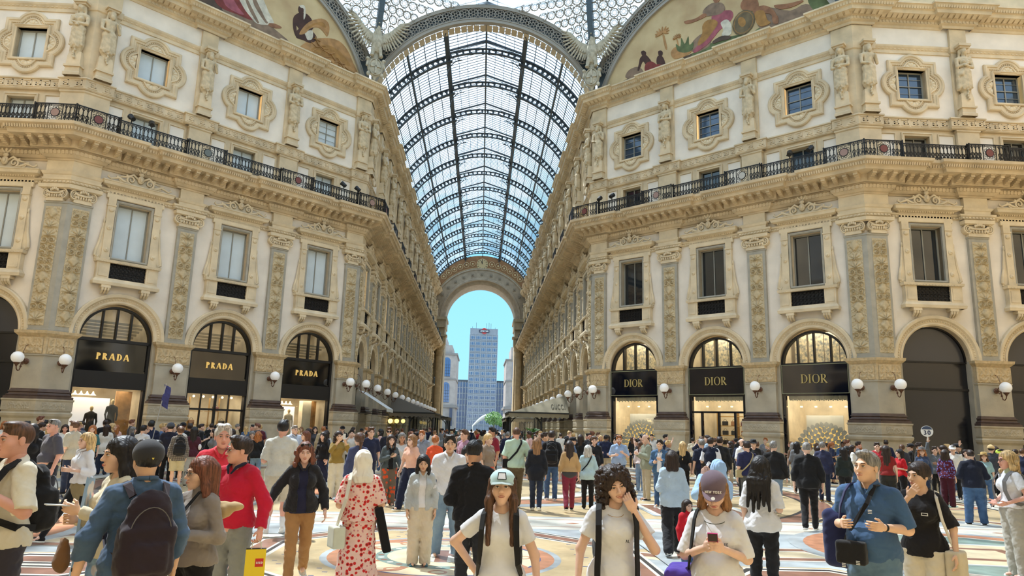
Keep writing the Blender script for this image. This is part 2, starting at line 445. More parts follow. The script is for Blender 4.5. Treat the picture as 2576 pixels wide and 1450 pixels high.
def surface_nets(F,lo,h):
 S=F<0;nx,ny,nz=F.shape
 cnt=np.zeros((nx-1,ny-1,nz-1),np.int8)
 for a in (0,1):
  for b in (0,1):
   for c in (0,1):cnt += S[a:nx-1+a,b:ny-1+b,c:nz-1+c]
 act=(cnt>0) & (cnt<8);idx=np.full(act.shape,-1,np.int32);I=np.argwhere(act)
 if len(I)==0:return np.zeros((0,3)),np.zeros((0,4),int)
 idx[act]=np.arange(len(I))
 acc=np.zeros((len(I),3));num=np.zeros(len(I))
 for axis in range(3):
  for b in (0,1):
   for c in (0,1):
    o0=[0,0,0];oth=[i for i in range(3) if i != axis];o0[oth[0]]=b;o0[oth[1]]=c;o1=list(o0);o1[axis]=1
    f0=F[I[:,0]+o0[0],I[:,1]+o0[1],I[:,2]+o0[2]];f1=F[I[:,0]+o1[0],I[:,1]+o1[1],I[:,2]+o1[2]]
    m=(f0<0) != (f1<0);t=np.where(m,f0/(f0-f1+1e-20),0)
    p=np.zeros((len(I),3));p[:,oth[0]]=b;p[:,oth[1]]=c;p[:,axis]=t
    acc[m] += p[m];num += m
 V=(I+acc/num[:,None])*h+lo
 Q=[]
 for axis in range(3):
  oth=[(axis+1) % 3,(axis+2) % 3]
  sl0=[slice(None)]*3;sl1=[slice(None)]*3;sl0[axis]=slice(0,-1);sl1[axis]=slice(1,None)
  for o in oth:sl0[o]=slice(1,-1);sl1[o]=slice(1,-1)
  a=S[tuple(sl0)];b=S[tuple(sl1)]
  for flip,m in ((False,a & ~b),(True,~a & b)):
   J=np.argwhere(m)
   if not len(J):continue
   for o in oth:J[:,o] += 1
   def cell(d0,d1):
    K=J.copy();K[:,oth[0]] -= d0;K[:,oth[1]] -= d1;return idx[K[:,0],K[:,1],K[:,2]]
   q=np.stack([cell(1,1),cell(0,1),cell(0,0),cell(1,0)],1)
   Q.append(q[:,::-1] if flip else q)
 return V,np.concatenate(Q)
def mesh_obj(name,VQ,mats,parent=None,mi=None,smooth=True,loc=None):
 V,Q=VQ;me=bpy.data.meshes.new(name)
 me.vertices.add(len(V));me.vertices.foreach_set('co',np.asarray(V,np.float32).ravel())
 me.loops.add(len(Q)*4);me.loops.foreach_set('vertex_index',np.asarray(Q,np.int32).ravel())
 me.polygons.add(len(Q));me.polygons.foreach_set('loop_start',np.arange(0,len(Q)*4,4,dtype=np.int32))
 me.polygons.foreach_set('loop_total',np.full(len(Q),4,np.int32))
 for m in (mats if isinstance(mats,(list,tuple)) else [mats]):me.materials.append(m)
 if mi is not None:me.polygons.foreach_set('material_index',np.asarray(mi,np.int32))
 if smooth:me.polygons.foreach_set('use_smooth',np.ones(len(Q),bool))
 me.update(calc_edges=True);me.validate()
 o=bpy.data.objects.new(name,me);COL.objects.link(o)
 if parent is not None:o.parent=parent
 if loc is not None:o.location=loc
 return o
def join_vq(*parts):
 Vs=[];Qs=[];n=0
 for V,Q in parts:
  Vs.append(V);Qs.append(Q+n);n += len(V)
 return np.concatenate(Vs),np.concatenate(Qs)
# ================================================================== THE BUILDING
A8=18.3;HA=7.2414;YE=87.5;S8=5.06;CORN=7.82
class Fac:
 def __init__(s,name,ox,oy,ang):s.name=name;s.o=Vector((ox,oy));s.a=ang;s.u=Vector((math.cos(ang),math.sin(ang)));s.n=Vector((s.u.y,-s.u.x))
 def pt(s,t,w=0,z=0):p=s.o+s.u*t+s.n*w;return (p.x,p.y,z)
FL=Fac('left_diagonal',-(A8+HA)/2,(A8+HA)/2,PI/4)
FR=Fac('right_diagonal',(A8+HA)/2,(A8+HA)/2,-PI/4)
FSL=Fac('left_side',-A8,HA,0.0)          # t negative to the left of the corner
FSR=Fac('right_side',A8,HA,0.0)
FAL=Fac('left_arm',-HA,A8,PI/2)
FAR=Fac('right_arm',HA,YE,-PI/2)         # t from the far end; corner at t=69.2
LARM=YE-A8
BAYS={'left_diagonal':(FL,[-S8,0,S8]),'right_diagonal':(FR,[-S8,0,S8]),
  'left_side':(FSL,[-2.85,-7.75]),'right_side':(FSR,[2.85,7.75]),
  'left_arm':(FAL,[2.85+5.1*k for k in range(13)]),'right_arm':(FAR,[LARM-2.85-5.1*k for k in range(13)])}
PILS={'left_diagonal':[-S8/2,S8/2],'right_diagonal':[-S8/2,S8/2],'left_side':[-5.3,-10.2],'right_side':[5.3,10.2],
  'left_arm':[5.4+5.1*k for k in range(13)],'right_arm':[LARM-5.4-5.1*k for k in range(13)]}
SPAN={'left_diagonal':(-CORN,CORN),'right_diagonal':(-CORN,CORN),'left_side':(-17,0),'right_side':(0,17),'left_arm':(0,LARM),'right_arm':(0,LARM)}
CORNERS={'left_outer':(FSL,(-A8,HA)),'left_inner':(FL,(-HA,A8)),'right_inner':(FAR,(HA,A8)),'right_outer':(FR,(A8,HA))}
RA_,SPR=1.6,5.45
ZW=dict(win=(9.1,11.75,0.74),mez=(14.62,16.32,0.62),qua=(18.24,19.76,0.70))
def wall(fac,bays,span):
 mb=MB();t0,t1=span;eds=sorted(bays)
 def q(ua,ub,za,zb,w=0.0,mi=0):
  if ub-ua<1e-4 or zb-za<1e-4:return
  mb.add([(ua,-w,za),(ub,-w,za),(ub,-w,zb),(ua,-w,zb)],[(0,1,2,3)],mi)
 def band(za,zb,mi,half):
  x=t0
  for t in eds:
   q(x,t-half,za,zb,0,mi);x=t+half
  q(x,t1,za,zb,0,mi)
 def rev(t,half,za,zb,d,mi):
  for sx in (-1,1):mb.add([(t+sx*half,0,za),(t+sx*half,d,za),(t+sx*half,d,zb),(t+sx*half,0,zb)],[(0,1,2,3)],mi)
  mb.add([(t-half,0,zb),(t+half,0,zb),(t+half,d,zb),(t-half,d,zb)],[(0,1,2,3)],mi)
  mb.add([(t-half,0,za),(t+half,0,za),(t+half,d,za),(t-half,d,za)],[(0,3,2,1)],mi)
 band(0,SPR,0,RA_)
 # arches
 zt=7.75;x=t0
 for t in eds:
  q(x,t-2.1,SPR,zt,0,1);x=t+2.1
  n=20
  for i in range(n):
   a0=PI*i/n;a1=PI*(i+1)/n
   def outer(a):
    c,s_=math.cos(a),math.sin(a);k=min(2.1/abs(c) if abs(c)>1e-6 else 1e9,(zt-SPR)/s_ if s_>1e-6 else 1e9);return (t+c*k,SPR+s_*k)
   o0,o1=outer(a0),outer(a1);i0=(t+RA_*math.cos(a0),SPR+RA_*math.sin(a0));i1=(t+RA_*math.cos(a1),SPR+RA_*math.sin(a1))
   mb.add([(i0[0],0,i0[1]),(o0[0],0,o0[1]),(o1[0],0,o1[1]),(i1[0],0,i1[1])],[(0,3,2,1)],1)
   mb.add([(i0[0],0,i0[1]),(i1[0],0,i1[1]),(i1[0],0.55,i1[1]),(i0[0],0.55,i0[1])],[(0,1,2,3)],2)
   # fill between ray hits across the corner of the box
   if (abs(o0[0]-t)>2.099) != (abs(o1[0]-t)>2.099):
    cx=t+(2.1 if a0<PI/2 else -2.1);mb.add([(o0[0],0,o0[1]),(cx,0,zt),(o1[0],0,o1[1])],[(0,1,2)],1)
  for sx in (-1,1):mb.add([(t+sx*RA_,0,0),(t+sx*RA_,0.55,0),(t+sx*RA_,0.55,SPR),(t+sx*RA_,0,SPR)],[(0,1,2,3)],0)
 q(x,t1,SPR,zt,0,1)
 levels=[(zt,9.1,1,0,0),(9.1,11.75,1,0.74,1),(11.75,13.2,1,0,0),(13.2,14.62,2,0,0),(14.62,16.32,2,0.62,1),(16.32,17.2,2,0,0),
              (17.2,18.24,1,0,0),(18.24,19.76,1,0.70,1),(19.76,22.4,1,0,0),(22.4,25.0,2,0,0)]
 if 'diagonal' in fac.name:levels[-1]=(22.4,22.97,2,0,0)
 for za,zb,mi,half,hole in levels:
  if hole:
   band(za,zb,mi,half)
   for t in eds:rev(t,half,za,zb,0.35,mi if mi==2 else 2)
  else:q(t0,t1,za,zb,0,mi)
 o=mb.build('wall_'+fac.name,[PIER,PLASTER,STONE],loc=(fac.o.x,fac.o.y,0),rotz=fac.a)
 tag(o,kind='structure');return o
for k,(fc,bs) in BAYS.items():wall(fc,bs,SPAN[k])

# ---------------- running mouldings (one per side of the octagon, broken forward at the pilasters)
def ress(pts,ivs,p):
 """polyline with breaks: ivs[i] = intervals (t0,t1) on segment i"""
 out=[];n=len(pts)-1
 U=[(Vector(pts[i+1])-Vector(pts[i])) for i in range(n)]
 for i in range(n):
  L=U[i].length;u=U[i].normalized();nn=Vector((u.y,-u.x));P0=Vector(pts[i]);cur=[]
  for a,b in sorted(ivs[i]):
   if a <= 0.001:pass
   else:cur += [P0+u*a,P0+u*a+nn*p]
   if b >= L-0.001:
    if i<n-1:
     u2=U[i+1].normalized();n2=Vector((u2.y,-u2.x));m=(nn+n2).normalized();cur.append(P0+u*L+m*(p/m.dot(nn)))
   else:cur += [P0+u*b+nn*p,P0+u*b]
  if i==0:out.append(P0)
  out += cur
  if i==n-1:out.append(P0+u*L)
 return [(q.x,q.y) for q in out]
PL=[(-A8-17,HA),(-A8,HA),(-HA,A8),(-HA,YE)]
PR=[(HA,YE),(HA,A8),(A8,HA),(A8+17,HA)]
def ivals(side,hw,cw):
 if side<0:
  s0=[(17+t-hw,17+t+hw) for t in PILS['left_side']]+[(17-cw,17)]
  s1=[(0,cw)]+[(CORN+t-hw,CORN+t+hw) for t in PILS['left_diagonal']]+[(2*CORN-cw,2*CORN)]
  s2=[(0,cw)]+[(t-hw,t+hw) for t in PILS['left_arm']]
 else:
  s0=[(t-hw,t+hw) for t in PILS['right_arm']]+[(LARM-cw,LARM)]
  s1=[(0,cw)]+[(CORN+t-hw,CORN+t+hw) for t in PILS['right_diagonal']]+[(2*CORN-cw,2*CORN)]
  s2=[(0,cw)]+[(t-hw,t+hw) for t in PILS['right_side']]
 L1=(Vector(PL[2])-Vector(PL[1])).length
 k=L1/(2*CORN);s1=[(a*k,b*k) for a,b in s1]
 return [s0,s1,s2]
def along(path,off,step,fn,skip=0.0):
 P=offset_path(path,off)
 for i in range(len(P)-1):
  d=P[i+1]-P[i];L=d.length
  if L<step*0.8:continue
  u=d/L;n=max(1,int(L/step));nn=Vector((u.y,-u.x))
  for k in range(n):
   c=P[i]+u*((k+0.5)*L/n);fn(c,u,nn)
def obox(mb,c,u,nn,hu,w0,w1,z0,z1,mi=0,taper=0.0):
 a=c-u*hu+nn*w0;b=c+u*hu+nn*w0;d=c+u*hu+nn*w1;e_=c-u*hu+nn*w1
 t=nn*(-taper)
 v=[(a.x,a.y,z0),(b.x,b.y,z0),(d.x+t.x,d.y+t.y,z0),(e_.x+t.x,e_.y+t.y,z0),(a.x,a.y,z1),(b.x,b.y,z1),(d.x,d.y,z1),(e_.x,e_.y,z1)]
 mb.add(v,[(0,3,2,1),(4,5,6,7),(0,1,5,4),(1,2,6,5),(2,3,7,6),(3,0,4,7)],mi)
KEY=[(0,0,1,.12),(0,.88,.86,1),(.74,.25,.86,1),(.28,.25,.86,.37),(.28,.25,.40,.66),(.28,.54,.60,.66)]
tn=0
for side,pts in ((-1,PL),(1,PR)):
 iv=ivals(side,0.74,1.0);ivb=ivals(side,0.95,1.2)
 # main cornice carrying the balcony
 mb=MB();pa=ress(pts,ivb,0.24);pw=ress(pts,iv,0.2)
 sweep(mb,pw,[(0.0,13.2),(0.06,13.2),(0.08,13.27),(0.16,13.3),(0.30,13.46),(0.33,13.56),(0.30,13.6),(0.42,13.62)])
 sweep(mb,pa,[(0.2,13.62),(0.45,13.66),(0.48,14.0),(1.08,14.03),(1.12,14.18),(1.16,14.2),(1.26,14.36),(1.36,14.42),(1.38,14.55),(0.0,14.56)])
 along(pw,0.22,0.17,lambda c,u,nn:obox(mb,c,u,nn,0.055,0.0,0.14,13.42,13.58,0,0.05))
 def modil(c,u,nn):
  for k in range(5):
   a0=k/5;a1=(k+1)/5
   obox(mb,c,u,nn,0.095,0.5*a0,0.5*a1,14.0-0.26*(1-a0)**0.7-0.03,14.01)
  obox(mb,c,u,nn,0.12,0.0,0.56,13.985,14.03)
 along(pa,0.46,0.44,modil)
 along(pa,1.2,0.11,lambda c,u,nn:obox(mb,c,u,nn,0.035,0.0,0.09,14.22,14.35,0,0.04))
 tn += 1;tag(mb.build('trim_%d' % tn,STONE),label='balcony cornice with scroll brackets and egg moulding',kind='structure')
 # string course below the balcony cornice
 mb=MB();sweep(mb,pw,[(0.0,12.12),(0.07,12.14),(0.08,12.24),(0.13,12.28),(0.14,12.36),(0.0,12.38)])
 along(pw,0.08,0.15,lambda c,u,nn:obox(mb,c,u,nn,0.045,0.0,0.04,12.16,12.23))
 sweep(mb,pw,[(0.0,12.6),(0.05,12.6),(0.09,12.68),(0.0,12.7)])
 tn += 1;tag(mb.build('trim_%d' % tn,STONE2),kind='structure')
 # greek key band
 mb=MB();sweep(mb,pw,[(0.0,16.62),(0.10,16.64),(0.14,16.70),(0.10,16.73),(0.10,17.13),(0.16,17.17),(0.14,17.24),(0.0,17.26)])
 def key(c,u,nn):
  for x0,z0,x1,z1 in KEY:
   a=c+u*((x0+x1)/2-0.5)*0.40;obox(mb,a,u,nn,(x1-x0)*0.2,0.0,0.025,16.77+z0*0.33,16.77+z1*0.33)
 along(pw,0.10,0.42,key)
 tn += 1;tag(mb.build('trim_%d' % tn,STONE),label='greek key band above the mezzanine',kind='structure')
 # string behind the caryatid heads
 mb=MB();sweep(mb,pts,[(0.0,20.62),(0.06,20.64),(0.06,20.80),(0.10,20.86),(0.16,20.95),(0.18,21.03),(0.0,21.05)])
 along(pts,0.06,0.2,lambda c,u,nn:obox(mb,c,u,nn,0.05,0.0,0.05,20.84,20.93))
 tn += 1;tag(mb.build('trim_%d' % tn,STONE),kind='structure')
 # crowning cornice
 mb=MB();sweep(mb,pw,[(0.0,22.02),(0.05,22.03),(0.08,22.14),(0.2,22.2),(0.22,22.36),(0.36,22.46),(0.62,22.5),(0.66,22.66),(0.72,22.7),(0.84,22.86),(0.9,22.88),(0.9,22.97),(0.0,23.0)])
 along(pw,0.1,0.17,lambda c,u,nn:obox(mb,c,u,nn,0.05,0.0,0.14,22.22,22.36))
 along(pw,0.3,0.26,lambda c,u,nn:obox(mb,c,u,nn,0.10,0.0,0.3,22.38,22.5,0,0.2))
 along(pw,0.7,0.13,lambda c,u,nn:obox(mb,c,u,nn,0.045,0.0,0.12,22.70,22.85,0,0.05))
 tn += 1;tag(mb.build('trim_%d' % tn,STONE),label='crowning cornice with egg and leaf moulding',kind='structure')
 # ledge above the crowning cornice
 mb=MB()
 for seg in (pts[:2],pts[2:]):sweep(mb,seg,[(0.0,24.5),(0.2,24.55),(0.25,24.8),(0.0,25.0)])
 tn += 1;tag(mb.build('trim_%d' % tn,STONE2),kind='structure')

# ---------------- relief panels (height fields)
def ornament(X,Y,w,h,seed):
 """arabesque: stem, paired scrolls, vases and leaves; X in -w/2..w/2, Y in 0..h"""
 rg=np.random.default_rng(seed);H=np.zeros_like(X);ax=np.abs(X)
 H=np.maximum(H,0.55*np.exp(-(X/0.022)**2)*(0.7+0.3*np.sin(Y*60)))
 y=0.25;kinds=[]
 while y<h-0.2:
  kd=rg.integers(0,4);R=w*rg.uniform(0.26,0.34)
  if kd in (0,1):
   cx=w*0.24;cy=y+R*0.6;r=np.hypot(ax-cx,Y-cy)+1e-6;th=np.arctan2(Y-cy,ax-cx)
   sp=np.cos(th-(1 if kd else -1)*6.0*np.log(r/R+0.08)*1.1)
   H=np.maximum(H,np.where(r<R,np.clip(sp,0,1)*(0.5+0.5*np.clip(1-r/R,0,1))*1.0,0))
   H=np.maximum(H,0.9*np.exp(-(r/0.035)**2));y += R*1.5
  elif kd==2:   # vase
   t=np.clip((Y-y)/0.42,0,1);ww=w*(0.10+0.20*np.sin(PI*t)**2+0.12*t**4);inside=(Y>y) & (Y<y+0.42)
   H=np.maximum(H,np.where(inside & (ax<ww),np.sqrt(np.clip(1-(ax/ww)**2,0,1)),0));y += 0.5
  else:           # palmette
   cy=y;r=np.hypot(ax,Y-cy);th=np.arctan2(ax,Y-cy);lobes=np.abs(np.cos(th*4.5))
   H=np.maximum(H,np.where((r<0.34) & (Y>cy-0.04),lobes*np.clip(1.15-r/0.34*(0.8+0.2*lobes),0,1),0));y += 0.42
 lf=np.sin(Y*34+np.sin(ax*40)*1.3)*np.sin(ax*38+Y*9);H=np.maximum(H,0.45*np.clip(lf-0.25,0,1)*(ax<w*0.46))
 edge=np.clip((w/2-ax)/0.03,0,1)*np.clip(Y/0.03,0,1)*np.clip((h-Y)/0.03,0,1)
 return H*edge
def relief(w,h,depth,nx,ny,seed,fn=ornament):
 x=np.linspace(-w/2,w/2,nx);z=np.linspace(0,h,ny);X,Z=np.meshgrid(x,z,indexing='ij')
 H=fn(X,Z,w,h,seed);P=np.stack([X,-0.005-depth*H,Z],-1);mb=MB();mb.grid(P);return mb
RELM={}
def relief_obj(parent,w,h,seed,x,y,z,rz=0,depth=0.13,name='relief_panel',fn=ornament,m=None):
 key=(w,h,seed,name)
 if key not in RELM:
  o=relief(w,h,depth,int(w/0.015)+1,int(h/0.018)+1,seed,fn).build(name,m or RELIEF,parent,smooth=True);RELM[key]=o.data
 else:
  o=bpy.data.objects.new(name,RELM[key]);COL.objects.link(o);o.parent=parent
 o.location=(x,y,z);o.rotation_euler=(0,0,rz);return o
def frieze(X,Y,w,h,seed):
 r=np.abs(((X+10) % 0.5)-0.25);H=np.clip(np.cos(np.arctan2(Y-h*0.45,r-0.1)*3-14*np.hypot(r-0.1,Y-h*0.45)),0,1)*0.8
 H=np.maximum(H,np.exp(-((r-0.0)/0.03)**2)*0.8);H=np.maximum(H,0.5*np.clip(np.sin(X*50)*np.sin(Y*40),0,1))
 return H*np.clip((w/2-np.abs(X))/0.03,0,1)*np.clip(Y/0.03,0,1)*np.clip((h-Y)/0.03,0,1)

# ---------------- pilasters
def stack(mb,path,prof,mi=0,cap=True):
 sweep(mb,path,prof,mi)
 if cap:
  P=offset_path(path,prof[-1][0]);mb.add([(p.x,p.y,prof[-1][1]) for p in P],[tuple(range(len(P)))],mi)
 return mb
def ppath(hw,p):return [(-hw,0),(-hw,-p),(hw,-p),(hw,0)]
C45,S45=math.cos(PI/4),math.sin(PI/4)
def cpath(L,p):
 m=Vector((0,-1))+Vector((S45,-C45));m.normalize();k=p/m.dot(Vector((0,-1)))
 return [(-L,0),(-L,-p),(m.x*k,m.y*k),(C45*L+S45*p,S45*L-C45*p),(C45*L,S45*L)]
def volutes(mb,cx,cz,y,r=0.23):
 for sx in (-1,1):
  x=cx+sx*0.50
  pts=[]
  for i in range(26):
   a=i/25*4.2*PI;rr=r*(1-0.85*i/25);pts.append((x+sx*rr*math.sin(a),y-0.05,cz+rr*math.cos(a)))
  mb.tube(pts,[0.045-0.028*i/25 for i in range(26)],6)
  mb.ball((x,y-0.06,cz),0.045,8,6)
  mb.lathe([(r*0.92,0),(r*0.92,0.2)],(0,0,0),14) if False else None
  n=16;vs_=[(x+r*0.93*math.cos(2*PI*k/n),y-0.02,cz+r*0.93*math.sin(2*PI*k/n)) for k in range(n)]+[(x+r*0.93*math.cos(2*PI*k/n),y+0.22,cz+r*0.93*math.sin(2*PI*k/n)) for k in range(n)]
  mb.add(vs_,[tuple(range(n))]+[(k,n+k,n+(k+1) % n,(k+1) % n) for k in range(n)])
def cap_mesh(mb,cx=0.0,y=-0.2,z=11.3):
 """ionic face between two volutes, with eggs and festoon"""
 mb.box(cx-0.5,cx+0.5,y-0.04,0,z,z+0.16)
 for k in range(7):
  mb.ball((cx-0.42+0.14*k,y-0.06,z+0.24),(0.055,0.06,0.085),7,5)
 mb.box(cx-0.52,cx+0.52,y-0.02,0,z+0.12,z+0.52)
 mb.tube([(cx-0.5,y-0.05,z+0.42),(cx-0.25,y-0.08,z+0.36),(cx,y-0.1,z+0.34),(cx+0.25,y-0.08,z+0.36),(cx+0.5,y-0.05,z+0.42)],0.05,6)
 for k in range(5):mb.ball((cx-0.2+0.1*k,y-0.12,z+0.5+0.05*math.cos((k-2)*0.9)),(0.06,0.05,0.075),7,5)
 volutes(mb,cx,z+0.34,y)
def pil_profiles():
 return dict(plinth=[(0.08,0),(0.08,0.25),(0.03,0.3),(0.0,0.35),(0.0,1.75),(0.07,1.85),(0.09,1.95),(0.06,2.0)],
    base_band=[(0.03,2.0),(0.03,2.06),(0.06,2.08),(0.06,2.46),(0.09,2.5),(0.09,2.56)],
    base_moulding=[(0.05,2.56),(0.05,2.66),(-0.02,2.68),(0.0,2.72),(-0.07,2.76),(-0.09,2.82),(-0.05,2.86),(-0.06,2.90),(-0.1,2.92),(-0.12,2.99)],
    pier=[(-0.14,2.99),(-0.14,4.38),(-0.10,4.4),(-0.09,4.46)],
    pier_capital=[(-0.14,4.46),(-0.12,5.2),(-0.06,5.26),(0.02,5.34),(0.04,5.46)])
def make_pilaster(wings=False):
 t=empty('corner_pilaster' if wings else 'pilaster')
 P=pil_profiles();base=cpath(1.17,0.36) if wings else ppath(0.90,0.36)
 for nm,mt in (('plinth',PLINTH),('base_band',PLINTH),('base_moulding',DARKB),('pier',PIER),('pier_capital',CARVE)):
  mb=MB();stack(mb,base,P[nm]);mb.build(nm,mt,t)
 if wings:centres=[(-0.50,0.0,0.0),(C45*0.50,S45*0.50,PI/4)]
 else:centres=[(0.0,0.0,0.0)]
 fr=MB()
 stack(fr,cpath(0.94,0.16) if wings else ppath(0.48,0.16),[(0.02,5.46),(0.02,5.55),(0,5.56),(0,11.2),(0.03,11.22),(0.03,11.3)])
 fo=fr.build('panel_frame',BLUEFR,t)
 ent=MB();e0=cpath(1.05,0.2) if wings else ppath(0.56,0.2)
 stack(ent,e0,[(0.02,11.85),(0.16,11.9),(0.18,12.06),(0.02,12.08),(0.02,12.3),(0.06,12.32),(0.08,12.5),(0.12,12.55),(0.16,12.66),(0.02,12.7),(0.02,13.2)])
 ent.build('entablature_block',STONE2,t)
 cp=MB();bandw=0.75 if wings else 1.3
 for i,(x,y,rz) in enumerate(centres):
  m=Matrix.Rotation(rz,4,'Z')
  sub=MB();cap_mesh(sub)
  kx=0.74 if wings else 1.0
  cp.add([tuple(Vector((x,y,0))+m @ Vector((v[0]*kx,v[1],v[2]))) for v in sub.v],sub.f)
  w=0.68 if wings else 0.70
  relief_obj(t,w,5.35,3+i*5 if wings else 11,x+math.sin(rz)*0.165,y-math.cos(rz)*0.165,5.7,rz)
  relief_obj(t,1.0 if wings else 1.6,0.70,2,x+math.sin(rz)*0.25,y-math.cos(rz)*0.25,4.48,rz,0.05,'carved_frieze',frieze,CARVE)
  relief_obj(t,0.9 if wings else 1.7,0.30,4,x+math.sin(rz)*0.42,y-math.cos(rz)*0.42,2.12,rz,0.025,'carved_band',frieze,PLINTH)
 cp.build('capital',STONE2,t)
 for z,w in ((4.40,0),(5.46,0)):pass
 return t
def make_herm_pilaster(wings=False):
 t=empty('corner_upper_pilaster' if wings else 'upper_pilaster')
 a=cpath(1.0,0.22) if wings else ppath(0.55,0.22)
 mb=MB();stack(mb,a,[(0.0,14.56),(0.04,14.6),(0.0,14.8),(0.0,16.5),(0.05,16.55),(0.05,16.63)]);mb.build('pedestal',STONE,t)
 b=cpath(0.95,0.16) if wings else ppath(0.42,0.16)
 mb=MB();stack(mb,b,[(0.05,17.24),(0.0,17.3),(0.0,20.7),(0.06,20.75),(0.1,21.05),(0.0,21.1),(0.0,22.02)]);mb.build('shaft',STONE,t)
 return t
on_arc='on the %s arcade wall'
def zoneword(fname,i,n):
 side='left' if 'left' in fname else 'right'
 if 'diagonal' in fname:return side,'on the %s facade' % side
 if 'side' in fname:return side,'on the far %s facade' % side
 return side,on_arc % side
ORD=['first','second','third','fourth','fifth','sixth','seventh','eighth','ninth','tenth','eleventh','twelfth','thirteenth','fourteenth','fifteenth','sixteenth']
def order_words(fname,ts):
 """for each t: a phrase counting from something one can find"""
 out=[]
 if 'diagonal' in fname:
  seq=sorted(ts);n=len(seq)
  for t in ts:
   k=seq.index(t)
   out.append({3:['nearest the left corner','in the middle','nearest the right corner'],2:['left of the middle shopfront','right of the middle shopfront']}[n][k])
 elif 'side' in fname:
  for t in ts:out.append('%s from the corner' % ORD[ts.index(t)])
 else:
  for t in ts:out.append('%s from the octagon' % ORD[ts.index(t)])
 return out
protos={}
def place(key,builder,fac,t,w,z,label,cat,group,kind=None,extra_rz=0.0):
 if key not in protos:
  o=builder();protos[key]=o
 else:o=copy_tree(protos[key])
 x,y,_=fac.pt(t,w);o.location=(x,y,z);o.rotation_euler=(0,0,fac.a+extra_rz)
 tag(o,label,cat,group,kind);return o
for fn_,(fc,bs) in BAYS.items():
 side,wh=zoneword(fn_,0,0)
 for t,ow in zip(PILS[fn_],order_words(fn_,PILS[fn_])):
  place('pil',make_pilaster,fc,t,0,0,'pilaster with carved arabesque panel %s, %s' % (wh,ow),'pilaster','carved pilasters')
  place('hpil',make_herm_pilaster,fc,t,0,0,'plain upper pilaster behind statue %s, %s' % (wh,ow),'pilaster','upper pilasters')
CN={'left_outer':'left outer corner','left_inner':'left corner of the arcade','right_inner':'right corner of the arcade','right_outer':'right outer corner'}
for cn,(fc,(x,y)) in CORNERS.items():
 o=copy_tree(protos['cpil']) if 'cpil' in protos else make_pilaster(True);protos.setdefault('cpil',o)
 o.location=(x,y,0);o.rotation_euler=(0,0,fc.a);tag(o,'double folded stone pilaster with two arabesque panels at the %s' % CN[cn],'pilaster','corner pilasters')
 o=copy_tree(protos['chpil']) if 'chpil' in protos else make_herm_pilaster(True);protos.setdefault('chpil',o)
 o.location=(x,y,0);o.rotation_euler=(0,0,fc.a);tag(o,'folded upper pilaster behind two statues at the %s' % CN[cn],'pilaster','corner upper pilasters')

# ---------------- windows
def ring_sweep(mb,outline,prof,mi=0):
 """outline: closed 2-D (x,z) counter-clockwise from the front; prof: (inset, y) pairs"""
 n=len(outline);P=[Vector(p) for p in outline];rows=[]
 for ins,y in prof:
  row=[]
  for i in range(n):
   a=(P[i]-P[i-1]).normalized();b=(P[(i+1) % n]-P[i]).normalized()
   m=Vector((-a.y-b.y,a.x+b.x));m=m.normalized() if m.length>1e-6 else Vector((-a.y,a.x));k=ins/max(0.5,m.dot(Vector((-a.y,a.x))));q=P[i]+m*k
   row.append((q.x,y,q.y))
  rows.append(row)
 G=np.array(rows).transpose(1,0,2);mb.grid(G,mi,closed_u=True)
def rect(hw,z0,z1):return [(-hw,z0),(hw,z0),(hw,z1),(-hw,z1)]
def quatre(h,r,c):
 """square of half h with lobes of radius r centred c from the middle"""
 out=[];dx=math.sqrt(max(0,r*r-(h-c)**2));a0=math.atan2(h-c,dx)
 for q in range(4):
  cs,sn=math.cos(q*PI/2),math.sin(q*PI/2)
  loc=[(dx,h)] if False else []
  # side facing +z for q=0: from the right corner of the square round the top lobe to the left
  loc.append((h,h))
  n=12
  for i in range(n+1):
   a=a0+(PI-2*a0)*i/n;loc.append((r*math.cos(a),c+r*math.sin(a)))
  for x,z in loc:out.append((x*cs-z*sn,x*sn+z*cs))
 return out
def pane_and_bars(parent,hw,z0,z1,d,glass,bars_v=1,bars_h=0,fr=0.07):
 g=MB();g.add([(-hw,d,z0),(hw,d,z0),(hw,d,z1),(-hw,d,z1)],[(0,1,2,3)]);go=g.build('pane',glass,parent)
 b=MB()
 b.box(-hw,-hw+fr,d-0.05,d,z0,z1);b.box(hw-fr,hw,d-0.05,d,z0,z1);b.box(-hw,hw,d-0.05,d,z1-fr,z1);b.box(-hw,hw,d-0.05,d,z0,z0+fr)
 for k in range(bars_v):x=-hw+(2*hw)*(k+1)/(bars_v+1);b.box(x-0.025,x+0.025,d-0.04,d,z0,z1)
 for k in range(bars_h):z=z0+(z1-z0)*(k+1)/(bars_h+1);b.box(-hw,hw,d-0.035,d,z-0.012,z+0.012)
 b.build('glazing_bars',WFRAME,parent);return go
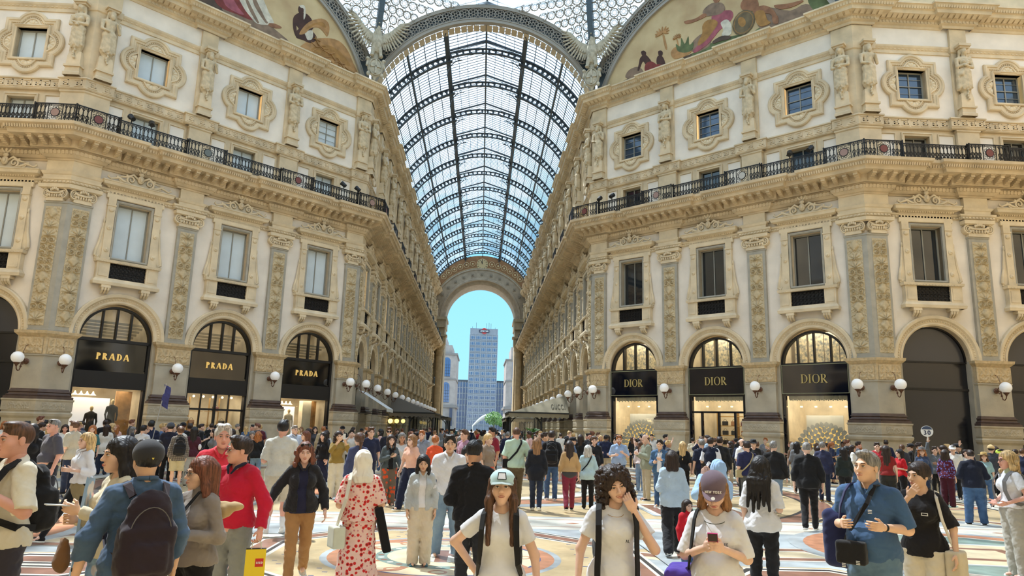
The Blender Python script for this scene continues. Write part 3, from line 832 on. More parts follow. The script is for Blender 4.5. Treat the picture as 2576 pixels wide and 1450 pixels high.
def make_quatrefoil():
 t=empty('window_1');zc=19.0
 o=MB();out=[(x,z+zc) for x,z in quatre(1.22,0.74,0.84)]
 ring_sweep(o,out,[(0,0),(0,-0.12),(0.05,-0.16),(0.13,-0.16),(0.16,-0.12),(0.24,-0.11),(0.27,-0.06),(0.33,-0.06),(0.36,-0.12),(0.42,-0.12),(0.45,-0.03)])
 # rope beads
 n=len(out)
 for i in range(n):
  a=Vector(out[i]);b=Vector(out[(i+1) % n]);L=(b-a).length;m=max(1,int(L/0.11))
  for k in range(m):
   p=a+(b-a)*((k+0.5)/m);q=Vector((0,zc))-p;q=q.normalized()*0.30;o.ball((p.x+q.x,-0.08,p.y+q.y),(0.04,0.035,0.04),5,4)
 o.build('surround',STONE,t)
 sh=MB()
 for q in range(4):
  cs,sn=math.cos(q*PI/2),math.sin(q*PI/2);G=[]
  for i in range(25):
   a=PI*i/24;row=[]
   for j in range(7):
    r=0.36*j/6;y=-0.02-0.10*math.sin(PI*min(1,j/6*0.9))*(0.55+0.45*abs(math.cos(a*4.5)));x=r*math.cos(a);z=0.86+r*math.sin(a);row.append((x*cs-z*sn,y,zc+x*sn+z*cs))
   G.append(row)
  sh.grid(np.array(G))
 sh.build('scallop_shells',STONE2,t,smooth=True)
 f=MB();ring_sweep(f,rect(0.84,zc-0.9,zc+0.9),[(0,-0.02),(0,-0.13),(0.04,-0.15),(0.08,-0.1),(0.14,-0.08),(0.14,0.3)]);f.build('inner_frame',STONE,t)
 pane_and_bars(t,0.70,zc-0.76,zc+0.76,0.28,BLIND,1,0)
 return t
def make_mezzanine():
 t=empty('window_2')
 f=MB();ring_sweep(f,rect(0.78,14.6,16.46),[(0,0),(0,-0.08),(0.05,-0.1),(0.09,-0.06),(0.16,-0.05),(0.16,0.3)])
 for sx in (-1,1):
  x0,x1=(1.04,1.88) if sx>0 else (-1.88,-1.04)
  ring_sweep(f,[(x0,14.62),(x1,14.62),(x1,16.44),(x0,16.44)],[(0,0),(0,-0.05),(0.05,-0.06),(0.08,-0.01)])
 f.build('surround',STONE,t)
 p=MB()
 for sx in (-1,1):
  x0,x1=(1.12,1.80) if sx>0 else (-1.80,-1.12);p.add([(x0,-0.008,14.7),(x1,-0.008,14.7),(x1,-0.008,16.36),(x0,-0.008,16.36)],[(0,1,2,3)])
 p.build('plaster_panels',PLASTER,t)
 pane_and_bars(t,0.62,14.64,16.30,0.28,BLIND,1,0)
 return t
def scroll_pts(cx,cz,r,a0,turns,sgn,y,n=24):
 return [(cx+sgn*r*(1-0.8*i/n)*math.cos(a0+turns*2*PI*i/n),y,cz+r*(1-0.8*i/n)*math.sin(a0+turns*2*PI*i/n)) for i in range(n+1)]
def make_aedicule():
 t=empty('window_3')
 f=MB();ring_sweep(f,rect(0.84,9.05,11.86),[(0,-0.02),(0,-0.14),(0.04,-0.16),(0.1,-0.12),(0.1,0.3)]);f.build('frame',BLUEFR,t)
 s=MB()
 for sx in (-1,1):
  a,b=sorted((sx*0.86,sx*1.20));s.box(a,b,-0.16,0,8.95,11.95);s.box(a-0.03,b+0.03,-0.2,0,8.95,9.12);s.box(a-0.02,b+0.02,-0.19,0,11.55,11.62)
  for z in (9.45,10.5):s.ball((sx*1.03,-0.17,z),(0.11,0.05,0.11),10,6);s.ball((sx*1.03,-0.2,z),(0.045,0.05,0.045),6,5)
  s.ball((sx*1.03,-0.17,11.36),(0.12,0.06,0.10),8,6)
  # side scrolls
  s.tube([(sx*1.24,-0.08,10.75),(sx*1.28,-0.08,10.3),(sx*1.33,-0.08,9.8),(sx*1.42,-0.08,9.4),(sx*1.45,-0.08,9.15),(sx*1.33,-0.08,9.05),(sx*1.27,-0.08,9.2)],[0.03,0.05,0.06,0.07,0.08,0.06,0.03],7)
  s.prism([(sx*1.2,9.0),(sx*1.45,9.0),(sx*1.42,9.35),(sx*1.3,9.9),(sx*1.24,10.7),(sx*1.2,10.7)][::sx],-0.1,0)
  s.ball((sx*1.24,-0.1,10.82),(0.05,0.05,0.12),6,5)
 s.build('jamb_pilasters',STONE2,t)
 p=MB();stack(p,ppath(1.26,0.12),[(0.0,11.92),(0.03,11.95),(0.03,12.12),(0.0,12.14),(0.0,12.36),(0.08,12.42),(0.12,12.46),(0.30,12.5),(0.34,12.62),(0.38,12.66),(0.36,12.70)])
 for k in range(24):x=-1.3+2.6*k/23;p.box(x-0.03,x+0.03,-0.24,-0.12,12.38,12.45)
 p.build('cornice',STONE2,t)
 c=MB();y=-0.34
 for sx in (-1,1):
  c.tube(scroll_pts(sx*0.42,12.95,0.21,-PI/2,1.4,sx,y),[0.055-0.03*i/24 for i in range(25)],6)
  c.tube([(sx*0.50,y,12.74),(sx*0.75,y,12.80),(sx*0.95,y,12.92),(sx*1.12,y,12.86),(sx*1.3,y,12.78),(sx*1.42,y,12.86),(sx*1.38,y,12.96)],[0.05,0.07,0.07,0.05,0.05,0.05,0.02],6)
  c.tube(scroll_pts(sx*0.86,12.86,0.12,PI,1.0,sx,y),[0.045-0.03*i/24 for i in range(25)],5)
  c.tube([(sx*0.12,y,13.05),(sx*0.35,y,13.22),(sx*0.62,y,13.05),(sx*0.9,y,12.98)],[0.05,0.06,0.05,0.03],6)
  c.ball((sx*1.02,y,12.95),(0.07,0.05,0.06),6,5);c.ball((sx*0.62,y,13.12),(0.06,0.05,0.06),6,5)
  c.tube([(sx*0.05,y,13.42),(sx*0.16,y,13.52),(sx*0.20,y,13.62),(sx*0.14,y,13.66)],[0.05,0.05,0.04,0.02],6)
 c.ball((0,y,13.05),(0.16,0.09,0.2),10,8);c.ball((0,y-0.07,13.05),(0.09,0.06,0.12),8,6)
 c.ball((0,y,13.32),(0.13,0.07,0.1),8,6);c.ball((0,y,13.56),(0.06,0.05,0.14),7,6)
 c.prism([(-1.35,12.68),(1.35,12.68),(0.9,12.82),(0.35,13.08),(0,13.16),(-0.35,13.08),(-0.9,12.82)],-0.30,-0.1)
 c.build('crest',STONE2,t,smooth=True)
 b=MB();stack(b,ppath(1.34,0.26),[(0.04,7.80),(0.10,7.82),(0.12,7.95),(0.04,8.05),(0.0,8.12)])
 for sx in (-1,1):
  a,d=sorted((sx*0.80,sx*1.34));b.box(a,d,-0.28,0,8.08,8.86);b.box(a+0.08,d-0.08,-0.30,0,8.2,8.75)
 stack(b,ppath(1.36,0.28),[(0.0,8.84),(0.06,8.86),(0.08,8.98),(0.02,9.0)]);b.box(-0.8,0.8,-0.26,0,8.05,8.14)
 for k in range(18):x=-1.25+2.5*k/17;b.ball((x,-0.38,8.87),(0.035,0.03,0.03),5,4)
 b.build('balcony',STONE2,t)
 g=MB();g.box(-0.79,0.79,-0.14,-0.12,8.14,8.84)
 for i in range(9):
  for j in range(4):
   cx=-0.72+0.18*i;cz=8.23+0.17*j;n=8;g.tube([(cx+0.07*math.cos(2*PI*k/n),-0.17,cz+0.07*math.sin(2*PI*k/n)) for k in range(n)],0.012,4,closed=True)
 for z in (8.15,8.49,8.83):g.box(-0.79,0.79,-0.19,-0.16,z-0.012,z+0.012)
 g.build('grille',IRON,t)
 r=MB()
 for sx in (-1,1):
  cx=sx*0.86;r.box(cx-0.2,cx+0.2,-0.34,0,7.68,7.81)
  for k in range(3):xx=cx-0.12+0.12*k;r.tube([(xx,-0.3,7.68),(xx,-0.28,7.58),(xx,-0.18,7.48),(xx,-0.06,7.42)],[0.06,0.06,0.05,0.03],6)
 r.build('brackets',STONE2,t)
 pane_and_bars(t,0.74,9.1,11.75,0.28,BLIND,1,0)
 return t
def make_archivolt():
 t=MB();n=40;rows=[]
 prof=[(1.58,0.02),(1.58,-0.06),(1.64,-0.10),(1.70,-0.10),(1.72,-0.06),(1.84,-0.10),(1.90,-0.18),(2.02,-0.2),(2.06,-0.15),(2.06,0.0)]
 G=[]
 for i in range(n+1):
  a=PI*i/n;G.append([(r*math.cos(a),y,SPR+r*math.sin(a)) for r,y in prof])
 t.grid(np.array(G))
 for i in range(46):
  a=PI*(i+0.5)/46;t.ball((1.80*math.cos(a),-0.10,SPR+1.80*math.sin(a)),(0.035,0.04,0.035),5,4)
 return t.build('arch_moulding',STONE2)
wi=[0]
for fn_,(fc,bs) in BAYS.items():
 side,wh=zoneword(fn_,0,0);ow=order_words(fn_,bs)
 for t,w_ in zip(bs,ow):
  for key,bld,nm,oy in (('q',make_quatrefoil,'quatrefoil window in scalloped surround',0),('m',make_mezzanine,'mezzanine window behind balcony rail',0),('a',make_aedicule,'tall window with scrolled crest',0)):
   o=place(key,bld,fc,t,0,0,'%s %s, %s' % (nm,wh,w_),'window',None,'structure');wi[0] += 1;o.name='window_%d' % wi[0]
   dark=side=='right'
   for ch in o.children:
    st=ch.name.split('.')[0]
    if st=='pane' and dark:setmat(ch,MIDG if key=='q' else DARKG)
  wi[0] += 0
  o=place('arch',make_archivolt,fc,t,0,0,'moulded stone arch %s, %s' % (wh,w_),'arch','shopfront arches','structure')
# glazing cross bars in the dark quatrefoil panes
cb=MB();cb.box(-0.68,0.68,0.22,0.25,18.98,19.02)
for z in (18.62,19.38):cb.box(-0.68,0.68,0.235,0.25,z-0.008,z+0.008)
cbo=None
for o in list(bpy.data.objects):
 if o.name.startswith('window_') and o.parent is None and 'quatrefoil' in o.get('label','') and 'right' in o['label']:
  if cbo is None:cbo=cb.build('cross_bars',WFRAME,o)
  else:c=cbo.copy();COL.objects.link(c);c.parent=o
# ------------------------------------------------------------------ floor
def floormat(name,col,var=0.08,vs_=3.0,rough=0.3,specks=None):
 m=mat(name,col,rough,var=var,vscale=vs_,spec=0.5)
 if specks:
  nt=m.node_tree;b=nt.nodes['Principled BSDF'];tc=[n for n in nt.nodes if n.type=='TEX_COORD'][0]
  v=nt.nodes.new('ShaderNodeTexVoronoi');v.inputs['Scale'].default_value=9.0;nt.links.new(tc.outputs['Object'],v.inputs['Vector'])
  r=nt.nodes.new('ShaderNodeMapRange');r.inputs['From Min'].default_value=0.0;r.inputs['From Max'].default_value=1.0
  nt.links.new(v.outputs['Color'],r.inputs['Value'])
  mx=nt.nodes.new('ShaderNodeMixRGB');mx.blend_type='MULTIPLY';mx.inputs[0].default_value=0.35
  old=b.inputs['Base Color'].links[0].from_socket
  cr=nt.nodes.new('ShaderNodeValToRGB');cr.color_ramp.elements[0].color=srgb(200,175,130);cr.color_ramp.elements[1].color=srgb(255,250,235)
  nt.links.new(r.outputs[0],cr.inputs[0]);nt.links.new(old,mx.inputs[1]);nt.links.new(cr.outputs[0],mx.inputs[2]);nt.links.new(mx.outputs[0],b.inputs['Base Color'])
 return m
F_TAN=floormat('tan mosaic',(216,194,154),0.08,1.2,0.28,specks=True)
F_WHITE=floormat('white marble',(225,220,205),0.07,2.5)
F_GREY=floormat('grey veined marble',(175,182,184),0.2,1.6)
F_BROWN=floormat('red brown marble',(146,104,86),0.12,5)
F_BLACK=floormat('black marble',(52,52,56),0.1,4)
F_ORANGE=floormat('orange marble',(192,134,102),0.12,5)
F_GREEN=floormat('green marble',(134,154,144),0.2,2.5)
F_BLUE=floormat('blue marble',(72,88,130),0.1,5)
F_CREAM=floormat('cream mosaic',(226,208,172),0.08,4)
FM=[F_TAN,F_WHITE,F_GREY,F_BROWN,F_BLACK,F_ORANGE,F_GREEN,F_BLUE,F_CREAM]
T_,W_,G_,B_,K_,O_,N_,U_,C_=range(9)
mb=MB();mb.add([(-36,-34,0),(36,-34,0),(36,93,0),(-36,93,0)],[(0,1,2,3)]);tag(mb.build('floor',F_TAN),label='tan mosaic floor of the arcade',kind='structure')
fl=MB();LV=[0]
def lay():LV[0] += 1;return 0.0003*LV[0]
def lev(n):LV[0]=n
def disc(cx,cy,r,m,r0=0.0,a0=0,a1=2*PI,n=48,ry=None):
 z=lay();k=(ry or r)/r;G=[]
 for i in range(n+1):
  a=a0+(a1-a0)*i/n;G.append([(cx+rr*math.cos(a),cy+rr*k*math.sin(a),z) for rr in (r,r0)])
 fl.grid(np.array(G),m)
def poly(pts,m):z=lay();fl.add([(x,y,z) for x,y in pts],[tuple(range(len(pts)))],m)
def band(pts,w,m,closed=True):
 """strip of width w inside a closed outline (counter-clockwise)"""
 P=[Vector(p) for p in pts];n=len(P);z=lay();G=[]
 for i in range(n):
  a=(P[i]-P[i-1]).normalized() if (closed or i) else (P[i+1]-P[i]).normalized();b=(P[(i+1) % n]-P[i]).normalized() if (closed or i<n-1) else a
  m_=Vector((-a.y-b.y,a.x+b.x)).normalized();k=w/max(0.4,m_.dot(Vector((-a.y,a.x))));q=P[i]+m_*k;G.append([(P[i].x,P[i].y,z),(q.x,q.y,z)])
 fl.grid(np.array(G),m,closed_u=closed)
def inset(pts,w):
 P=[Vector(p) for p in pts];n=len(P);out=[]
 for i in range(n):
  a=(P[i]-P[i-1]).normalized();b=(P[(i+1) % n]-P[i]).normalized();m_=Vector((-a.y-b.y,a.x+b.x)).normalized();k=w/max(0.4,m_.dot(Vector((-a.y,a.x))));out.append(tuple(P[i]+m_*k))
 return out
def ngon(cx,cy,r,n,rot=0.0,ky=1.0):return [(cx+r*math.cos(rot+2*PI*i/n),cy+r*ky*math.sin(rot+2*PI*i/n)) for i in range(n)]
# great rings round the centre of the octagon and cross bands
for r,w,m in ((17.2,0.5,G_),(16.7,0.1,K_),(16.6,0.9,W_),(15.7,0.1,K_),(12.4,0.45,G_),(11.9,0.5,W_),(11.3,0.12,K_),(11.1,0.6,B_),(10.5,0.12,K_),(6.2,0.5,G_),(5.6,0.9,O_),(4.7,0.1,K_),(4.5,0.6,W_)):
 disc(0,0,r,m,r-w,n=96)
for k in range(16):   # marble ovals between the rings
 lev(16)
 a=PI/16+k*PI/8;cx,cy=14.0*math.cos(a),14.0*math.sin(a)
 disc(cx,cy,1.55,W_);disc(cx,cy,1.45,O_ if k % 2 else B_);disc(cx,cy,1.15,C_);disc(cx,cy,0.95,N_ if k % 2 else G_);disc(cx,cy,0.4,W_)
for k in range(8):
 lev(16);a=k*PI/4;cx,cy=8.4*math.cos(a),8.4*math.sin(a);q=ngon(cx,cy,1.9,4,a);poly(q,G_);poly(inset(q,0.1),W_);poly(inset(q,0.22),B_);poly(inset(q,0.5),W_);poly(inset(q,0.6),K_);poly(inset(q,0.72),C_);disc(cx,cy,0.5,N_)
lev(28)
def hband(y0,y1,x0,x1,m):poly([(x0,y0),(x1,y0),(x1,y1),(x0,y1)],m)
for x0,x1 in ((-17,17),):
 hband(-10.02,-7.95,x0,x1,G_);hband(-9.9,-8.1,x0,x1,W_);hband(-9.55,-9.5,x0,x1,O_);hband(-8.45,-8.4,x0,x1,O_)
 lv0=LV[0]
 for k in range(34):lev(lv0);x=-16.5+k;poly([(x-0.16,-8.98),(x,-9.06),(x+0.16,-8.98),(x,-8.9)],O_)
hband(-11.2,-10.02,-17,17,G_)
# octagonal frame round the medallion
M=(0.03,-13.05);lev(40)
o8=ngon(M[0],M[1],3.35,8,PI/8)
poly(o8,W_);poly(inset(o8,0.05),K_);poly(inset(o8,0.12),W_);poly(inset(o8,0.17),B_);poly(inset(o8,0.44),W_);poly(inset(o8,0.48),K_);poly(inset(o8,0.55),W_);poly(inset(o8,0.62),T_)
for k in range(26):
 for j in range(26):
  x=M[0]-3+k*0.24+(j % 2)*0.12;y=M[1]-3+j*0.24
  if 1.85<math.hypot(x-M[0],y-M[1])<2.45 and (k*7+j*3) % 3==0:z=0.0003*LV[0]+0.0002;fl.add([(x-0.035,y-0.02,z),(x+0.035,y-0.02,z),(x+0.035,y+0.02,z),(x-0.035,y+0.02,z)],[(0,1,2,3)],U_)
LV[0] += 1
disc(M[0],M[1],1.76,G_);disc(M[0],M[1],1.66,O_);disc(M[0],M[1],1.46,U_);disc(M[0],M[1],1.42,C_)
lv0=LV[0]
for k in range(4):
 lev(lv0);a=k*PI/2+PI/4;disc(M[0]+1.15*math.cos(a),M[1]+1.15*math.sin(a),0.42,O_,0.3,n=24)
disc(M[0],M[1],0.98,N_,0.80);disc(M[0],M[1],0.80,C_)
lv0=LV[0]
for k in range(28):
 lev(lv0);a=2*PI*k/28;disc(M[0]+0.89*math.cos(a),M[1]+0.89*math.sin(a),0.05,W_ if k % 2 else B_,n=8)
for k in range(12):
 lev(lv0+1);a=2*PI*k/12;disc(M[0]+1.2*math.cos(a),M[1]+1.2*math.sin(a),0.13,O_,0.09,n=16)
sh=[(M[0]-0.42,M[1]+0.5),(M[0]-0.42,M[1]-0.1),(M[0]-0.25,M[1]-0.4),(M[0],M[1]-0.55),(M[0]+0.25,M[1]-0.4),(M[0]+0.42,M[1]-0.1),(M[0]+0.42,M[1]+0.5)]
poly(sh,G_);poly(inset(sh,0.03),W_);poly([(M[0]-0.09,M[1]-0.5),(M[0]+0.09,M[1]-0.5),(M[0]+0.09,M[1]+0.47),(M[0]-0.09,M[1]+0.47)],B_);poly([(M[0]-0.39,M[1]+0.02),(M[0]+0.39,M[1]+0.02),(M[0]+0.39,M[1]+0.2),(M[0]-0.39,M[1]+0.2)],B_)
# framed lozenges and marble panels on both sides
for sx in (-1,1):
 lev(70);cx=5.0*sx
 base=[(cx-1.7,-16.2),(cx+1.7,-16.2),(cx+1.7,-11.2),(cx-1.7,-11.2)];poly(base,G_)
 lz=ngon(cx,-14.3,1.35,6,0.0,0.75);poly(lz,T_);poly(inset(lz,0.07),W_);poly(inset(lz,0.14),K_);poly(inset(lz,0.24),W_);poly(inset(lz,0.31),B_);poly(inset(lz,0.68),W_);poly(inset(lz,0.74),K_);poly(inset(lz,0.82),W_)
 tr=[(cx-1.5,-12.95),(cx+1.5,-12.95),(cx+1.2,-11.7),(cx-1.2,-11.7)];poly(tr,W_);poly(inset(tr,0.08),B_);poly(inset(tr,0.3),W_);poly(inset(tr,0.36),C_)
 cx=9.0*sx
 disc(cx,-11.9,3.0,G_);disc(cx,-11.9,2.75,O_);disc(cx,-11.9,2.3,W_);disc(cx,-11.9,2.2,N_);disc(cx,-11.9,1.25,C_)
 q=ngon(cx,-11.9,1.75,4,0.6);poly(q,G_);poly(inset(q,0.08),W_);poly(inset(q,0.16),C_);poly(inset(q,0.55),B_);poly(inset(q,0.75),C_)
 q=ngon(cx*0.84,-14.8,1.3,4,0.3);poly(q,W_);poly(inset(q,0.08),B_);poly(inset(q,0.26),C_)
tag(fl.build('floor_inlay',FM),label='marble inlay rings, lozenges and bull\'s-eye medallions of the floor',kind='structure');bpy.data.objects['floor_inlay']['label']='marble inlay of rings, lozenges and round medallions in the floor'
# the square outside beyond the arcade
mb=MB();mb.add([(-150,93,-0.02),(150,93,-0.02),(150,420,-0.02),(-150,420,-0.02)],[(0,1,2,3)]);tag(mb.build('ground',mat('square paving',(150,146,140),0.6,var=0.06)),kind='structure')
# rear of the octagon and the near arm, outside the picture but closing the space
def plainwall(nm,x0,y0,x1,y1):
 m=MB();m.add([(x0,y0,0),(x1,y1,0),(x1,y1,5.4),(x0,y0,5.4),(x1,y1,25),(x0,y0,25)],[(0,1,2,3)],0);m.f.append((3,2,4,5));m.mi.append(1)
 tag(m.build(nm,[PIER,mat('rear facade',(216,198,166),0.85,var=0.1,vscale=0.6)]),kind='structure')
for nm_,fx,fa in (('rear_left',-1,3*PI/4),('rear_right',1,-3*PI/4)):     # seen only as mirror images in the black shop glass
 fr_c=Fac(nm_,fx*(A8+HA)/2,-(A8+HA)/2,fa);wo_=wall(fr_c,[-S8,0,S8],(-CORN,CORN));mr_=MB()
 for t_ in (-S8,0,S8):mr_.box(t_-1.59,t_+1.59,0.35,0.4,0,7.06)
 mr_.build('dark_openings',BLACKM,wo_)
 for kk in ('a','arch','m','q'):
  for t_ in (-S8,0,S8):copy_tree(protos[kk],parent=wo_,loc=(t_,0,0),rz=0)
 for t_ in (-S8/2,S8/2):copy_tree(protos['pil'],parent=wo_,loc=(t_,0,0),rz=0)
 for o_ in wo_.children:
  for k_ in ('category','group','label','kind'):
   if k_ in o_:del o_[k_]
plainwall('wall_near_left',-7.24,-18.3,-7.24,-34);plainwall('wall_near_right',7.24,-18.3,7.24,-34)
plainwall('wall_end_left',-36,-7.24,-36,7.24);plainwall('wall_end_right',36,7.24,36,-7.24);plainwall('wall_near_end',-7.24,-34,7.24,-34);plainwall('wall_side_left',-18.3,-7.24,-36,-7.24);plainwall('wall_side_right',18.3,-7.24,36,-7.24)

# ------------------------------------------------------------------ shopfronts
def semi(mb,r,y,z0,mi=0,n=28,r0=0):
 G=[[(rr*math.cos(PI*i/n),y,z0+rr*math.sin(PI*i/n)) for rr in (r,r0)] for i in range(n+1)];mb.grid(np.array(G),mi)
def arch_frame(mb,r,w,y0,y1,z0,n=28):
 G=[[(rr*math.cos(PI*i/n),yy,z0+rr*math.sin(PI*i/n)) for rr,yy in ((r,y1),(r,y0),(r-w,y0),(r-w,y1))] for i in range(n+1)];mb.grid(np.array(G))
WARM=mat('warm shop wall',(222,208,180),0.7,var=0.1,vscale=1.5)
WHITEP=mat('white display backdrop',(238,240,244),0.8)
OAK=mat('oak panel',(176,128,74),0.6,var=0.2,vscale=3)
LAMPE=mat('shop spotlight',(255,220,160),0.5,emit=(255,214,150),estr=14)
ALIGHT=[]
def room(t,w=1.62,d=3.0,h=5.3,m=WARM):
 b=MB();y0=0.5
 b.add([(-w,y0,0.03),(-w,d,0.03),(w,d,0.03),(w,y0,0.03),(-w,y0,h),(-w,d,h),(w,d,h),(w,y0,h)],[(0,1,2,3),(4,7,6,5),(0,4,5,1),(1,5,6,2),(2,6,7,3)])
 b.add([(-w,d,h),(w,d,h),(w,d,7.3),(-w,d,7.3),(-w,y0,h),(w,y0,h),(w,y0,7.3),(-w,y0,7.3)],[(0,1,2,3),(3,2,6,7),(0,3,7,4),(1,5,6,2)])
 b.build('shop_interior',m,t)
def shop_base(style,var):
 t=empty('shopfront')
 ya=0.30
 fr=MB();arch_frame(fr,RA_-0.005,0.10,0.14,0.42,SPR-0.12)
 zt={'prada':5.33,'dior':5.31}[style]
 fr.box(-1.56,1.56,0.16,0.40,zt-0.06,zt+0.08)
 for x in ((-0.62,0.0,0.62) if style=='prada' else (-0.78,0,0.78)):
  zz=SPR-0.12+math.sqrt(1.5**2-x*x);fr.box(x-0.035,x+0.035,0.18,0.38,zt,zz)
 for sx in (-1,1):a,b=sorted((sx*1.595,sx*1.48));fr.box(a,b,0.16,0.42,0.0,zt)
 fr.build('arch_frame',BLACKM,t)
 g=MB();semi(g,1.52,ya,SPR-0.12);g.build('fanlight',SHOPG,t)
 room(t,m=WARM)
 return t,ya,zt
def fan_interior(t,style):
 b=MB()
 if style=='dior':
  for x0,x1 in ((-1.4,-0.8),(-0.7,0.02),(0.06,0.74),(0.8,1.4)):b.box(x0,x1,1.5,1.54,5.35,7.0)
  b.build('patterned_screen',mat('patterned screen',(222,196,160),0.7,var=0.35,vscale=9,var2=(120,130,135)),t)
 else:
  for k in range(5):b.box(-1.5,1.5,0.9+0.35*k,1.0+0.35*k,6.2-0.12*k,6.3-0.12*k)
  b.build('ceiling_lamellae',mat('lamellae',(150,140,118),0.5),t)
def mannequin(parent_loc,rz,coat,label,h=1.75):
 o=empty('mannequin',parent_loc,rz,label,'mannequin')
 F=Field();F.cap((0,0,0.95),(0,0,1.35),0.15,0.17,flat=(0,1,0),ff=0.65);F.cap((-0.17,0,1.38),(0.17,0,1.38),0.06,flat=None)
 for sx in (-1,1):F.cap((sx*0.2,0,1.36),(sx*0.25,0.0,1.05),0.055,0.045);F.cap((sx*0.25,0,1.05),(sx*0.22,-0.06,0.8),0.045,0.035)
 F.cap((0,0,0.5),(0,0,0.95),0.2,0.16,flat=(0,1,0),ff=0.7)
 mesh_obj('coat',F.mesh(0.02),coat,o)
 H=Field();H.ell((0,-0.01,1.64),(0.075,0.09,0.11));H.cap((0,0,1.4),(0,0,1.56),0.05,0.04);mesh_obj('head',H.mesh(0.012),mat('mannequin skin',(216,190,140),0.4),o)
 L=Field()
 for sx in (-1,1):L.cap((sx*0.09,0,0.55),(sx*0.08,0,0.05),0.07,0.045)
 mesh_obj('legs',L.mesh(0.02),mat('dark trousers',(36,34,34),0.8),o)
 return o
def prada(fac,t,idx):
 s,ya,zt=shop_base('prada',idx);fan_interior(s,'prada')
 p=MB();p.box(-1.49,1.49,0.26,0.32,4.0,zt-0.06);p.box(-1.5,1.5,0.2,0.34,3.93,4.02);p.build('sign_panel',BLACKG,s)
 lettering('letters','PRADA',0.30,GOLD,s,0.20,0.25,4.46,0.0,wt=0.22,thin=0.09,gap=0.24)
 q=MB();q.box(-1.5,1.5,0.14,0.36,3.22,3.93);q.box(-1.55,1.55,0.10,0.4,3.16,3.24);q.build('canopy_band',BLACKM,s)
 g=MB();g.add([(-1.48,0.3,0.05),(1.48,0.3,0.05),(1.48,0.3,3.18),(-1.48,0.3,3.18)],[(0,1,2,3)]);g.build('display_glass',SHOPG,s)
 b=MB()
 if idx != 1:
  b.box(-1.45,0.55 if idx==0 else 0.2,1.5,1.55,0.1,2.75);b.build('backdrop',mat('lit backdrop',(240,240,244),0.8,emit=(235,238,248),estr=0.9),s)
  c=MB();c.box(0.7,1.4,1.2,1.3,0.1,3.1);c.build('oak_panel',OAK,s)
  if idx==2:
   c=MB();c.box(0.35,0.9,0.9,1.3,0.1,3.1);c.build('stone_pier',WARM,s)
  r=MB()
  for k in range(5):x=-1.3+0.25*k;r.lathe([(0.02,0.18),(0.05,0.08),(0.14,0.0)],(x,1.2,2.85),10)
  r.build('ceiling_lamps',LAMPE,s)
 else:
  b.box(-0.06,0.06,0.24,0.34,0,3.2);b.box(-1.48,1.48,0.24,0.34,2.35,2.45)
  for x in (-0.75,0.7):b.box(x-0.03,x+0.03,0.25,0.33,0,3.2)
  b.build('door_frame',BLACKM,s)
  c=MB()
  for k in range(6):x=-1.3+0.52*k;c.box(x-0.02,x+0.02,1.4,1.5,0.1,3.0)
  for z in (0.9,1.6,2.3):c.box(-1.35,-0.1,1.35,1.6,z,z+0.03);c.box(0.1,1.35,1.35,1.6,z,z+0.03)
  c.build('shelving',mat('brass shelving',(190,150,86),0.35,metal=0.6),s)
  r=MB()
  for k in range(6):r.ball((-1.25+0.5*k,1.1,3.05),0.06,8,6)
  r.build('ceiling_lamps',LAMPE,s)
 return s
def petals(t):
 """the gold lined flower screen"""
 b=MB();b.box(-0.75,0.98,0.82,0.88,1.0,2.9);b.build('screen_panel',mat('screen panel',(222,216,198),0.7),t)
 c=(0.12,1.2);R=1.2;rg=random.Random(4);g=MB();f=MB();n=26
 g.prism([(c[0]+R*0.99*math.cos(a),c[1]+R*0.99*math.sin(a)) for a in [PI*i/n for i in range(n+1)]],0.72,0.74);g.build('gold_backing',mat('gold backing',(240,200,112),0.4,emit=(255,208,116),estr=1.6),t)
 for ring in range(6):
  r=0.10+ring*0.23;m=3+ring*3
  for k in range(m):
   a=PI*(k+0.5)/m;x=c[0]+r*math.cos(a);z=c[1]+r*math.sin(a);w=PI*r/m*0.5 if ring else 0.1;q=8;pts=[]
   for i in range(q):
    e_=2*PI*i/q;k2=0.92+rg.uniform(-0.1,0.14);u=0.135*k2*math.cos(e_)*(1.12 if ring==5 else 1);v=max(w,0.07)*1.06*k2*math.sin(e_);pts.append((x+u*math.cos(a)-v*math.sin(a),z+u*math.sin(a)+v*math.cos(a)))
   y=0.66+0.012*(k % 3);f.prism(pts,y,y+0.02)
 f.build('petals',mat('petal relief',(200,194,178),0.75,var=0.08),t)
